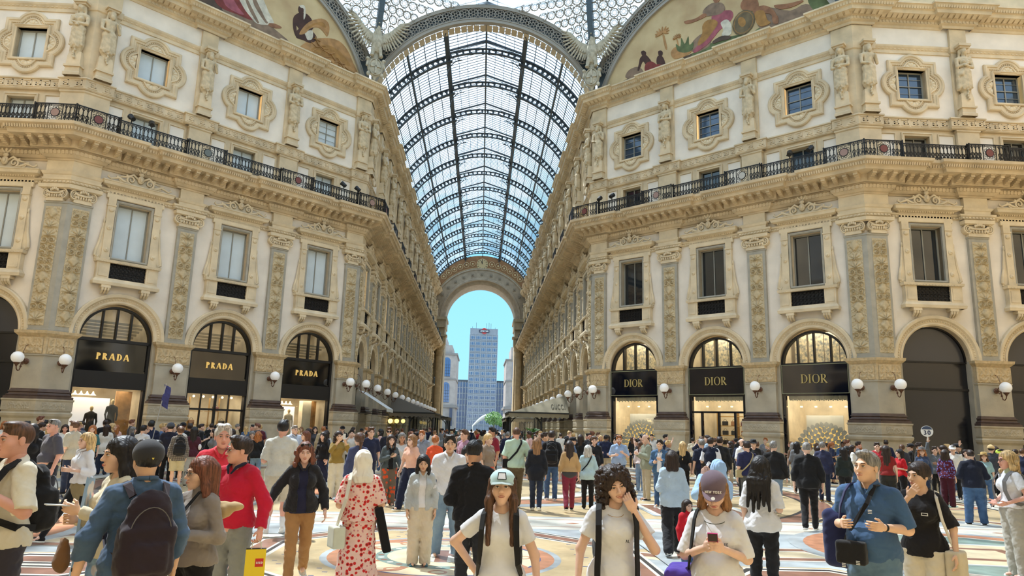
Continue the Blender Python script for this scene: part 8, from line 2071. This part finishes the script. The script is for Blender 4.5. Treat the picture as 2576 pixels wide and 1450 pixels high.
hero(1178,1121,158,.3,'person with glasses peeking out behind the man in black',dict(f=1,style='bob',hair='black',glasses='clear',bottom=('trousers',BK),tops=[('t_shirt',WH,'short',.012,.88,'crew')],skin='asian',shoes=WJ),hero=False)
hero(1195,1108,225,PI-.1,'man in black long sleeved shirt and dark speckled jeans, back turned',dict(arms=('bent','bent'),fat=.005,style='short',hair='black',bottom=('trousers',('speckled black',(40,40,44),'dots',(44,44,48),5)),tops=[('shirt',('black shirt',(22,22,26)),'long',.034,.90,'collar')],skin='tan',hp=.2,shoes=BK,hy=-.3))
hero(1912,1147,213,PI-.25,'woman with very long black hair in white t-shirt and black jeans, back turned',dict(f=1,arms=('bent','down'),style='long',hair='black',bottom=('trousers',BJ),tops=[('t_shirt',WH,'elbow',.028,.86,'crew')],skin='fair',shoes=BK,extra=lambda r,B,s:mesh_obj('long_hair',(lambda F:[F.cap((x*.6,.06,1.66),(x,.12,1.46),.03,.045,k=.03) and F.cap((x,.12,1.46),(x*1.3,.165,1.13+.04*math.sin(x*90)),.042,.016,k=.02) for x in (-.10,-.05,0,.05,.10)] and F.fold(.006,60,4,(1,1,.1)).mesh(.008))(Field()),hairmat('black'),r)))
hero(1690,1134,157,PI+.05,'girl with dark bob hair in pale blue blouse and black jeans, back turned',dict(f=1,arms=('down','bent'),style='bob',hair='dark',bottom=('wide_trousers',BJ),tops=[('blouse',('pale blue',(182,204,224)),'long',.034,.82,'crew')],skin='fair',shoes=WJ,legs='walk'))
r,B=hero(1806,1156,200,PI+.5,'person in pale blue headscarf raising a phone behind the purple cap',dict(f=1,arms=('lift','lift'),style='hijab',scarf=('scarf sky',(158,190,228)),bottom=('long_skirt',LDN),tops=[('coat',('sky coat',(166,198,232)),'long',.034,.80,'crew')],skin='fair',shoes=WJ))
o=phone(r,(.0,-.43,1.60),m=mat('phone black',(16,16,20),.1));held(o,r,'phone','phone held up to take a picture in front of the sky blue headscarf','phone')
hero(1729,1257,190,.6,'small child with dark hair and red hood below the raised phone',dict(f=1,arms=('down','down'),style='bob',hair='dark',bottom=('trousers',DN),tops=[('hooded_coat',('red wool',(200,30,46)),'long',.04,.86,'turtle')],skin='fair',shoes=WJ),hero=False)
hero(2533,1134,172,-1.05,'blond woman in white t-shirt and pale grey trousers with a sage scarf',dict(f=1,fat=.01,arms=('belt','belt'),style='wavy',hair='blond',glasses='clear',bottom=('wide_trousers',('pale grey trousers',(178,174,164))),belt=1,tops=[('t_shirt',WH,'short',.020,.96,'crew'),('scarf',('sage scarf',(186,196,160)),'none',.012,1.40,'turtle')],skin='rosy',extra=lambda r,B,s:backpack(r,B,cloth(*GY),.8,True),shoes=WJ))
def mid(px,py,S,turn,label,top,bottom,**k):
 sp=dict(tops=[top] if isinstance(top,tuple) else top,bottom=bottom,shoes=BK);sp.update(k);r,B=make_person(sp,1.0,False);h=stand(r,px,py,S,turn,label);HEROES.append((label[:30],round(h,2),round(r.location.y,1)));return r,B
def T(nm,cl,s='elbow',g=.022,hem=.9,o='crew'):return (nm,cl,s,g,hem,o)
mid(2028,1112,121,PI,'man in black hooded jacket and black trousers walking away with cropped grey hair',T('hooded_jacket',('black hoodie',(26,26,28)),'three',.034,.84,'closed'),('trousers',BK),style='buzz',hair='grey',legs='walk',fat=.02)
mid(2440,1131,107,PI+.3,'heavy man in navy jacket and blue jeans, back turned, at right',T('jacket',('navy jacket',(28,32,48)),'long',.036,.86,'closed'),('wide_trousers',DN),style='buzz',hair='dark',fat=.06,legs='wide',arms=('bent','bent'))
mid(1945,1110,101,PI-.2,'grey haired man in black jacket and pale jeans walking away',T('jacket',('black jacket',(30,29,30)),'long',.034,.84,'closed'),('trousers',LDN),style='short',hair='grey',legs='walk2',fat=.02)
mid(1878,1110,100,PI+.45,'man in navy pullover and grey trousers with shoulder bag and sunglasses',T('pullover',('navy pullover',(40,42,76)),'elbow',.028,.90,'closed'),('trousers',('dark grey trousers',(88,88,86))),hair='dark',glasses='dark',extra=lambda r,B,s:crossbag(r,B,cloth('bag khaki',(176,160,120)),(.2,.02,.95),-1))
mid(1300,1075,103,PI+.1,'tall man in mint t-shirt with a black strap across his back',T('t_shirt',('mint tee',(182,204,184)),'elbow',.026,.88),('trousers',('khaki brown',(98,84,64))),style='buzz',hair='brown',arms=('side','down'),legs='walk',fat=.02,skin='rosy',extra=lambda r,B,s:crossbag(r,B,cloth(*BK),(.18,.02,.96),-1,w=.04))
mid(1351,1102,106,PI-.05,'woman with long light brown hair in black coat walking away',T('coat',('black coat',(26,27,34)),'long',.036,.74,'closed'),('trousers',DDN),f=1,style='long',hair='light',legs='walk2',shoes=WJ)
mid(1433,1109,105,PI+.1,'woman in tan pullover and maroon trousers walking away',T('pullover',('tan pullover',(184,148,102)),'long',.024,.98),('trousers',('maroon',(128,42,62))),f=1,fat=.02,style='long',hair='dark',legs='walk',extra=lambda r,B,s:mesh_obj('waist_jacket',(lambda F:F.ell((0,.02,.93),(.195,.15,.12)).mesh(.014))(Field()),cloth('charcoal wool',(66,64,66)),r))
mid(1479,1120,101,PI-.05,'older woman with short white hair in light blue cardigan and black strap',T('cardigan',('light blue knit',(178,204,212)),'long',.034,.80),('trousers',BK),f=1,fat=.025,style='bob',hair='white',extra=lambda r,B,s:crossbag(r,B,cloth(*BK),(.18,.02,.95),-1,w=.034))
mid(1388,1084,91,PI,'man with large black backpack and blue jeans walking away',T('jacket',('black shell',(30,30,34)),'long',.03,.84,'closed'),('trousers',DN),hair='dark',shoes=WJ,extra=lambda r,B,s:backpack(r,B,cloth('backpack black',(26,26,28)),1.15,True))
mid(1037,1093,109,-.75,'young woman in peach t-shirt and navy trousers with long light hair and glasses',T('t_shirt',('peach tee',(226,176,152)),'elbow',.024,.98),('wide_trousers',('navy trousers',(26,30,52))),f=1,style='long',hair='light',glasses='clear',legs='walk',arms=('side','out'))
mid(984,1094,104,.35,'woman in denim jacket and orange patterned trousers holding a book',[T('t_shirt',BK,'short',.01,.9),T('denim_jacket',('washed denim',(84,92,94),'denim',(62,70,74)),'long',.028,.92,'open')],('wide_trousers',('orange print',(110,96,84),'dots',(214,84,44),9)),f=1,style='longfront',hair='dark',arms=('hold','fwd'),extra=lambda r,B,s:phone(r,(-.05,-.33,1.27),up=(0,-.8,.6),nrm=(0,.6,.8),m=mat('book cover',(120,104,84),.6),name='book'))
r,B=mid(852,1085,97,.35,'woman in mustard blouse and cream trousers taking a photo with her phone',T('blouse',('mustard',(150,124,62)),'three',.030,.92),('wide_trousers',('cream',(220,210,190))),f=1,style='wavy',hair='dark',arms=('lift','lift'),skin='asian')
o=phone(r,(0,-.45,1.62),m=mat('phone white',(220,220,216),.2));held(o,r,'phone','white phone raised by the woman in the mustard blouse','phone')
mid(905,1089,128,PI+.3,'woman with a brown ponytail in slate blue jumper behind the white headscarf',T('jumper',('slate blue',(70,76,108)),'long',.026,.86),('trousers',DDN),f=1,style='pony',hair='brown')
mid(222,1088,161,-1.1,'blond woman in white shirt and khaki skirt striding left',T('shirt',WH,'three',.026,.94,'collar'),('leggings',BK),f=1,style='long',hair='blond',legs='stride',arms=('bent','bent'),extra=lambda r,B,s:mesh_obj('skirt',(lambda F:F.ell((0,.02,.86),(.19,.16,.20)).fold(.012,22,3,(1,1,.1)).mesh(.013))(Field()),cloth('khaki skirt',(150,134,98)),r))
mid(140,1054,131,-1.1,'man in charcoal t-shirt with grey hair and sunglasses on his head, facing left',T('t_shirt',('charcoal tee',(84,82,92)),'elbow',.022,.98),('trousers',('dark jeans',(44,46,54))),style='buzz',hair='grey',glasses='dark',gup=True,skin='rosy',legs='wide',fat=.02,extra=lambda r,B,s:mesh_obj('tied_jacket',(lambda F:F.ell((0,.02,.95),(.19,.15,.13)).fold(.012,26,3).mesh(.013))(Field()),cloth('khaki',(170,156,122)),r))
mid(84,1066,128,-.2,'woman with long black hair and big sunglasses in black coat',T('coat',BK,'long',.030,.7,'v'),('trousers',BK),f=1,style='longfront',hair='black',glasses='dark')
mid(190,1059,100,PI+.9,'man with brown hair in loose beige shirt near the first shopfront',T('shirt',('beige shirt',(184,178,160)),'elbow',.034,.82),('trousers',DDN),hair='brown')
mid(456,1073,90,PI+.1,'woman in black and white plaid shirt and khaki shorts with black backpack',T('plaid_shirt',('plaid',(196,188,176),'plaid',(34,32,34),12),'long',.034,.78,'collar'),('shorts',('khaki shorts',(190,180,146))),f=1,style='bun',hair='brown',extra=lambda r,B,s:backpack(r,B,cloth('backpack black',(26,26,28)),1.1,False))
mid(431,1064,86,PI-.1,'man in navy sweatshirt and dark flat cap, back turned',T('sweatshirt',('dark navy',(30,32,50)),'long',.03,.86),('trousers',BK),hair='black',cap=(('cap slate',(72,78,88)),('cap slate',(72,78,88))))
mid(490,1074,86,PI,'woman with long black hair in burgundy sweater and pale jeans',T('sweater',('burgundy',(70,32,44)),'long',.03,.86),('wide_trousers',('pale jeans',(176,178,178))),f=1,style='long',hair='black',extra=lambda r,B,s:mesh_obj('white_bag',(lambda F:F.ell((-.2,.08,1.15),(.05,.06,.09)).mesh(.014))(Field()),cloth(*WH),r))
mid(1660,1106,96,-.2,'man in denim jacket and blue jeans looking at his hands',[T('t_shirt',WH,'short',.01,.9),T('denim_jacket',('jacket denim',(78,112,146),'denim',(60,92,128)),'long',.028,.86,'open')],('trousers',DN),hair='black',skin='asian',arms=('bent','hold'),shoes=WJ)
mid(1557,1096,80,.1,'bearded man in short sleeved light blue shirt and sunglasses on orange hair',T('shirt',('sky shirt',(156,182,218)),'elbow',.028,.86,'collar'),('trousers',DN),hair='ginger',beard=1,fat=.03,arms=('bent','hold'),glasses='dark',gup=True)
mid(1611,1111,78,PI-.5,'woman with a ponytail in pale pink jumper and light jeans',T('jumper',('pale pink',(222,206,200)),'long',.024,.98),('trousers',LDN),f=1,style='pony',hair='brown',shoes=WJ)
mid(1625,1093,88,-1.2,'balding man in sage green jacket looking down at his phone',T('jacket',('sage jacket',(146,150,130)),'long',.034,.82,'closed'),('trousers',('sand trousers',(186,172,146))),style='bald',hair='brown',hp=.35,arms=('hold','hold'))
mid(1717,1111,88,PI-.1,'woman with long blond hair in black t-shirt, back turned',T('t_shirt',BK,'elbow',.026,.9),('trousers',BK),f=1,style='long',hair='blond')
mid(1765,1105,88,PI+.4,'grey haired man in navy pullover with white collar',T('pullover',('ink pullover',(34,38,58)),'elbow',.028,.88),('trousers',DDN),hair='grey')
mid(1787,1101,90,PI-.3,'man in white t-shirt and navy gilet, back turned',[T('t_shirt',WH,'elbow',.022,.84),T('gilet',('navy gilet',(28,34,54)),'none',.036,.92,'closed')],('trousers',DDN),hair='dark')
mid(1810,1099,88,PI+.1,'man in black leather jacket and black jeans beside the navy gilet',T('leather_jacket',('leather black',(36,36,38)),'long',.036,.84,'closed'),('trousers',BK),hair='dark')
mid(1866,1104,80,.9,'shaven headed man in white shirt and sunglasses by the pillar',T('shirt',('crisp white',(236,238,242)),'elbow',.028,.86,'collar'),('trousers',BK),style='bald',hair='brown',glasses='dark')
mid(2068,1112,84,PI-.4,'man in navy coat and jeans with tan shoes, back turned',T('coat',('navy coat',(48,52,80)),'long',.034,.82,'closed'),('trousers',DDN),hair='grey',shoes=('tan shoe',(150,122,66)))
mid(2121,1126,86,PI+.3,'woman with black hair in dark green leather jacket',T('leather_jacket',('leather green',(38,46,44)),'long',.036,.86,'closed'),('trousers',BJ),f=1,style='long',hair='black')
mid(2262,1130,86,-.9,'woman with straight black hair in bright red t-shirt, facing left',T('t_shirt',('bright red',(200,28,40)),'elbow',.022,.90),('wide_trousers',BK),f=1,style='long',hair='black',arms=('bent','bent'))
mid(2228,1121,92,PI,'woman with very long dark brown hair and black washed jeans',T('top',('rust red',(140,40,38)),'short',.012,.94),('wide_trousers',('washed black',(54,52,46),'denim',(34,33,32))),f=1,style='long',hair='dark')
mid(2376,1131,86,PI-.3,'woman in maroon shirt with blue flowers and maroon trousers',T('shirt',('maroon floral',(88,28,50),'dots',(110,120,196),16),'three',.03,.88),('wide_trousers',('dark maroon',(70,24,40))),f=1,style='bob',hair='dark')
mid(2318,1126,80,.1,'woman in grey brimmed hat and denim top facing forward',T('denim_top',('mid denim',(70,84,112),'denim',(52,64,92)),'long',.03,.88),('trousers',DDN),f=1,style='wavy',hair='ginger',hat=('grey straw',(108,108,108)))
mid(2395,1121,76,.1,'boy in white baseball cap and white henley shirt',T('henley',('white henley',(226,222,216)),'elbow',.03,.86,'v'),('trousers',('black trousers',(30,30,32))),hair='dark',cap=(('cap white',(240,240,240)),('cap white',(240,240,240))))
mid(2492,1120,76,PI,'person in beige baseball cap near the right edge',T('t_shirt',('slate tee',(62,66,76)),'elbow',.026,.88),('trousers',BK),hair='black',cap=(('cap beige',(214,184,132)),('cap beige',(214,184,132)),False))
mid(2474,1139,84,.05,'woman in straw hat behind the heavy man in navy',T('top',('aqua top',(150,182,186)),'elbow',.024,.88),('trousers',DN),f=1,style='bob',hair='brown',hat=('straw hat',(196,164,104)))
mid(2512,1132,74,.3,'person in bright yellow green cap at right',T('t_shirt',BK,'elbow',.026,.88),('trousers',BK),hair='black',cap=(('cap lime',(206,226,90)),('cap lime',(206,226,90))))
mid(1170,1081,95,-.9,'young man in lilac t-shirt facing left',T('t_shirt',('lilac tee',(176,136,156)),'elbow',.028,.88),('trousers',BK),hair='brown',skin='fair')
mid(1096,1096,100,PI-.3,'woman with a brown bun in orange top holding a phone',T('top',('orange top',(232,92,52)),'elbow',.028,.9),('trousers',DN),f=1,style='bun',hair='ginger')
mid(1239,1075,86,-.9,'dark haired man in wine red t-shirt',T('t_shirt',('wine red',(134,34,50)),'elbow',.024,.9),('trousers',BK),hair='black',skin='tan')
mid(1229,1091,101,.9,'woman with blond ponytail in taupe top and orange skirt',T('top',('taupe top',(142,124,108)),'elbow',.026,.95),('skirt',('vivid orange',(236,84,44))),f=1,style='pony',hair='blond')
mid(1012,1089,98,.1,'grey haired woman in pale cardigan facing forward',T('cardigan',('pale cardigan',(206,206,204)),'long',.026,.84,'v'),('trousers',DDN),f=1,style='bob',hair='grey',skin='tan')
mid(980,1075,82,.0,'man with sunglasses in navy jacket above the denim jacket woman',T('jacket',('navy jacket',(28,32,48)),'long',.03,.84,'closed'),('trousers',DDN),hair='brown',glasses='dark')
mid(934,1075,92,.3,'teenage boy with brown fringe in navy t-shirt',T('t_shirt',('navy tee',(34,40,66)),'elbow',.024,.88),('trousers',DDN),hair='brown')
mid(1062,1083,88,-.2,'young man in grey blue shirt with short ginger hair',T('shirt',('grey blue',(138,146,160)),'elbow',.026,.86,'collar'),('trousers',DDN),hair='ginger',skin='fair')
mid(742,1070,84,.5,'grey haired man in pale blue shirt facing the crowd',T('shirt',('powder blue',(188,200,218)),'elbow',.026,.86,'collar'),('trousers',BG),style='buzz',hair='grey',fat=.03)
mid(770,1084,92,-1.2,'woman with auburn hair in profile behind the grey t-shirt',T('top',('rose top',(190,150,140)),'elbow',.024,.88),('trousers',DN),f=1,style='bob',hair='auburn')
mid(815,1087,84,-.6,'woman with long black hair in black top and navy skirt',T('top',BK,'long',.024,.9),('long_skirt',NV),f=1,style='longfront',hair='black')
r,B=mid(2350,1124,76,.2,'guide in grey jacket holding up the round number 30 sign',T('jacket',('grey denim',(104,110,116),'denim',(84,90,98)),'long',.03,.84,'closed'),('trousers',BK),hair='dark',arms=('up','down'))
t=empty('paddle_sign',(0,0,0),0,'round white sign with number 30 held above the crowd','sign');t.parent=r;t.location=Vector(B.wr[-1])+Vector((.0,-.02,.36));q=MB();nn=32;q.prism([(.19*math.cos(2*PI*k/nn),.19*math.sin(2*PI*k/nn)) for k in range(nn)],-.01,.01);q.bar((0,0,-.18),(0,0,-.32),.03);q.build('disc',mat('sign paper',(244,244,242),.5),t)
q=MB();q.prism([(.178*math.cos(a),.178*math.sin(a)) for a in [.35+(PI-.7)*k/20 for k in range(21)]],-.014,-.01);q.build('top_band',mat('sign slate',(70,84,112),.5),t);lettering('numerals','30',.15,mat('sign ink',(40,50,82),.5),t,-.016,-.011,-.12,0,wt=.2,thin=.2,gap=.1,serif=False)
bpy.context.view_layer.update();mw=t.matrix_world.copy();t.parent=None;t.matrix_world=mw
mid(2428,1131,75,.1,'person waving one bare arm high above the crowd at right',T('top',('white top',(220,218,214)),'short',.02,.9),('trousers',DN),f=1,style='bob',hair='dark',arms=('up','down'))
r,B=mid(362,1070,84,PI-.6,'dark haired guide in white t-shirt holding a flag pole',T('t_shirt',('cool white tee',(206,210,216)),'elbow',.026,.88),('trousers',BK),hair='black',arms=('down','lift'))
t=empty('guide_flag',(0,0,0),0,'thin pole with a blue flag raised over the crowd','flag');p=Vector(r.location)+Vector((.25,.1,0));t.location=(p.x,p.y,1.2);q=MB();q.tube([(0,0,0),(.22,0,1.75)],.012,6);q.build('pole',mat('pole steel',(176,178,180),.3),t);q=MB();G=[[(.16+.10*j+.03*math.sin(i),.03*math.sin(i*1.3+j),1.72-.11*i-.05*j) for j in range(3)] for i in range(7)];q.grid(np.array(G));q.build('flag_cloth',mat('flag blue',(58,62,120),.8),t)
# ---- the crowd: one figure of each kind, then copies with their own clothes colours ----
rg=random.Random(11)
KINDS=[]
def kind_(nm,sp,word):r,B=make_person(sp,1.6,False,True);KINDS.append((nm,r,word,sp));return r
tt=lambda s='elbow',g=.026,hem=.86,o='crew',n='t_shirt':[(n,GY,s,g,hem,o)]
kind_('A',dict(tops=tt(),bottom=('trousers',DN),style='short',shoes=BK),('man','short','t-shirt'))
kind_('B',dict(tops=tt('long',.034,.82,'closed','jacket'),bottom=('trousers',BK),style='short',shoes=BK,fat=.015,arms=('bent','down')),('man','short','jacket'))
kind_('C',dict(f=1,tops=tt('long',.028,.86,'crew','pullover'),bottom=('trousers',DN),style='long',shoes=WJ,arms=('bent','bent')),('woman','long','pullover'))
kind_('D',dict(f=1,tops=tt('elbow',.022,.9),bottom=('trousers',BK),style='bob',shoes=WJ),('woman','chin length','t-shirt'))
kind_('E',dict(tops=tt('elbow',.028,.86,'collar','shirt'),bottom=('trousers',BG),style='buzz',shoes=BK,fat=.03,arms=('hold','down')),('man','cropped','shirt'))
kind_('F',dict(f=1,tops=tt('long',.034,.72,'v','coat'),bottom=('trousers',BK),style='longfront',shoes=BK,arms=('down','bent')),('woman','long','coat'))
kind_('G',dict(tops=tt('elbow',.026,.86),bottom=('trousers',DDN),style='short',shoes=WJ,arms=('lift','lift')),('man','short','t-shirt'))
kind_('H',dict(f=1,tops=tt('elbow',.024,.9,'crew','blouse'),bottom=('long_skirt',NV),style='pony',shoes=BK,arms=('bent','down')),('woman','tied back','blouse'))
kind_('I',dict(tops=tt('long',.032,.84,'crew','sweatshirt'),bottom=('trousers',GJ),style='short',shoes=WJ,cap=(('cap black',(28,28,32)),('cap black',(28,28,32)))),('man','capped','sweatshirt'))
kind_('J',dict(f=1,tops=tt('long',.03,.86,'closed','jacket'),bottom=('trousers',DN),style='wavy',shoes=WJ,hp=-.1),('woman','wavy','jacket'))
COLS={'black':(28,28,30),'navy':(34,40,66),'white':(222,220,214),'grey':(120,122,126),'dark green':(52,64,54),'light blue':(160,186,212),'beige':(192,172,138),'red':(178,40,50),'burgundy':(92,36,48),'brown':(104,78,58),'pale pink':(220,180,172),'denim blue':(74,100,138),'olive':(96,96,66),'charcoal':(62,62,68),'cream':(216,204,178),'teal':(60,112,120)}
CW=['black']*9+['navy']*6+['white']*3+['grey']*3+['charcoal']*4+['dark green','light blue','beige','beige','red','burgundy','brown','pale pink','denim blue','denim blue','olive','cream','cream','teal']
HCW=['black']*4+['dark']*5+['brown']*3+['grey','blond','light','auburn','ginger']
HN=dict(black='black',dark='dark',brown='brown',grey='grey',blond='blond',light='light brown',auburn='auburn',ginger='ginger')
def zone(x,y):
 if y>A8-1:
  side='left side' if x<-2.2 else ('right side' if x>2.2 else 'middle');d='just inside the arcade' if y<28 else ('halfway down the arcade' if y<48 else 'far down the arcade');return '%s, %s' % (d,side)
 a=[(FL.pt(t,3),n) for t,n in ((-S8,'before the left outer shopfront'),(0,'before the left glazed doors'),(S8,'before the left inner shopfront'),(-7.8,'by the left folded pilaster'))]+[(FR.pt(t,3),n) for t,n in ((-S8,'before the first navy shopfront'),(0,'before the middle navy shopfront'),(S8,'before the third navy shopfront'),(7.8,'by the right folded pilaster'))]+[((21.5,5.5),'before the black archway'),((-21.5,5.5),'at the far left'),((0,15),'at the mouth of the arcade'),((0,8),'middle of the octagon'),((-5,4),'left of mosaic centre'),((6,4),'right of mosaic centre'),((12,0),'right part of mosaic'),((-11,1),'left part of mosaic')]
 return min(a,key=lambda q:(q[0][0]-x)**2+(q[0][1]-y)**2)[1]
spots=[]
def ok(x,y,dmin):
 for a,b in PEOPLE+spots:
  if (a-x)**2+(b-y)**2<dmin*dmin:return False
 return True
def inside(x,y):
 if y>A8-.5:return abs(x)<5.3 and not ((x>2.2 and 25.5<y<33.5) or (x<-2.8 and 33<y<42.5))
 d1=(-x+y)/math.sqrt(2)-(HA+A8)/math.sqrt(2);d2=(x+y)/math.sqrt(2)-(HA+A8)/math.sqrt(2)
 if d1>-1.35 or d2>-1.35:return False
 return not (abs(x)>17.5 and y>HA-1.4)
def scatter(n,fx,fy,dmin):
 k=0;tries=0
 while k<n and tries<n*60:
  tries += 1;x,y=fx(),fy()
  if inside(x,y) and ok(x,y,dmin):spots.append((x,y));k += 1
# band along the left facade, along the right facade, mouth of the arcade, arcade
def near_face(fac,a,b,w0,w1):
 t=rg.uniform(a,b);w=rg.uniform(w0,w1);p=fac.pt(t,w);return p[0],p[1]
def scat2(n,f,dmin):
 k=0;tries=0
 while k<n and tries<n*60:
  tries += 1;x,y=f()
  if inside(x,y) and ok(x,y,dmin):spots.append((x,y));k += 1
scat2(84,lambda:(rg.uniform(-17,20),rg.uniform(-1.8,3.2)),.72)
scat2(34,lambda:(rg.uniform(-16,17),rg.uniform(3.2,8)),.75)
scat2(18,lambda:near_face(FL,-8,8,1.5,6.5),.62)
scat2(20,lambda:near_face(FR,-8,8,1.5,6.5),.62)
scat2(12,lambda:(rg.uniform(17,24),rg.uniform(-1,5.6)),.66)
scat2(6,lambda:(rg.uniform(-24,-16),rg.uniform(-1,5.6)),.66)
scat2(12,lambda:(rg.uniform(-7,8),rg.uniform(8,17)),.8)
scat2(34,lambda:(rg.uniform(-5.2,5.2),rg.uniform(17,32)),.7)
scat2(18,lambda:(rg.uniform(-5.0,5.0),rg.uniform(32,52)),.8)
spots=spots[:250]
used=set();first=[True]*len(KINDS)
for i,(x,y) in enumerate(spots):
 z=zone(x,y)
 for _ in range(60):
  ki=rg.randrange(len(KINDS));col=rg.choice(CW);hc=rg.choice(HCW);fc=rg.choice(('facing the camera','back turned','back turned','facing left','facing right'))
  if (KINDS[ki][2],col,hc,z) not in used:break
 used.add((KINDS[ki][2],col,hc,z));nm,proto,word,sp=KINDS[ki]
 root=proto if first[ki] else copy_tree(proto);first[ki]=False
 v=(EYE.x-x,EYE.y-y);base=math.atan2(v[1],v[0])+PI/2;turn={'facing the camera':rg.uniform(-.3,.3),'back turned':PI+rg.uniform(-.4,.4),'facing left':-PI/2+rg.uniform(-.3,.3),'facing right':PI/2+rg.uniform(-.3,.3)}[fc]
 root.location=(x,y,0);root.rotation_euler=(0,0,base+turn);hgt=rg.gauss(1.74 if word[0]=='man' else 1.63,.055);hgt=max(1.5,min(1.86,hgt));s_=hgt/1.752;root.scale=(s_*rg.uniform(.96,1.06),s_*rg.uniform(.97,1.05),s_)
 tn_=rg.choice(list(SK)) if rg.random()>.5 else 'fair'
 for ch in root.children:
  st=ch.name.split('.')[0]
  if st=='body':setmat(ch,skin(SK[tn_]))
  elif st=='hair':setmat(ch,hairmat(hc))
  elif st in ('t_shirt','jacket','pullover','shirt','coat','blouse','sweatshirt'):setmat(ch,cloth('crowd '+col,COLS[col]))
  elif st=='trousers':setmat(ch,cloth(*rg.choice([DN,DDN,BK,BJ,LDN,BG,GJ])))
 hair_w={'short':'short %s hair','long':'long %s hair','chin length':'%s bob','cropped':'cropped %s hair','tied back':'%s ponytail','capped':'black cap on %s hair','wavy':'wavy %s hair'}[word[1]] % HN[hc]
 lab='%s, %s %s, %s, %s' % (hair_w,col,word[2],fc.replace(' the camera',' camera'),z)
 tag(root,'person, '+lab,'person','crowd of visitors')
# ---- haze-free extras: a few café things under the canopies
t=empty('potted_plant',(4.2,25.2,0),0,'leafy green potted plant beside the beige canopy','plant');q=MB();q.lathe([(.22,0),(.3,.5),(.27,.5)],(0,0,0),14);q.build('pot',mat('dark pot',(60,56,52),.6),t);q=MB()
for i in range(160):
 a=rg.uniform(0,2*PI);r=rg.uniform(0,.5);c=Vector((r*math.cos(a),r*math.sin(a),.6+rg.uniform(0,1.3)));d=Vector((math.cos(a),math.sin(a),rg.uniform(-.3,.8))).normalized()*.16;e_=d.orthogonal().normalized()*.06;q.add([c-d,c+e_,c+d,c-e_],[(0,1,2,3)])
q.build('foliage',mat('plant green',(84,132,60),.6,var=.2,vscale=5),t)
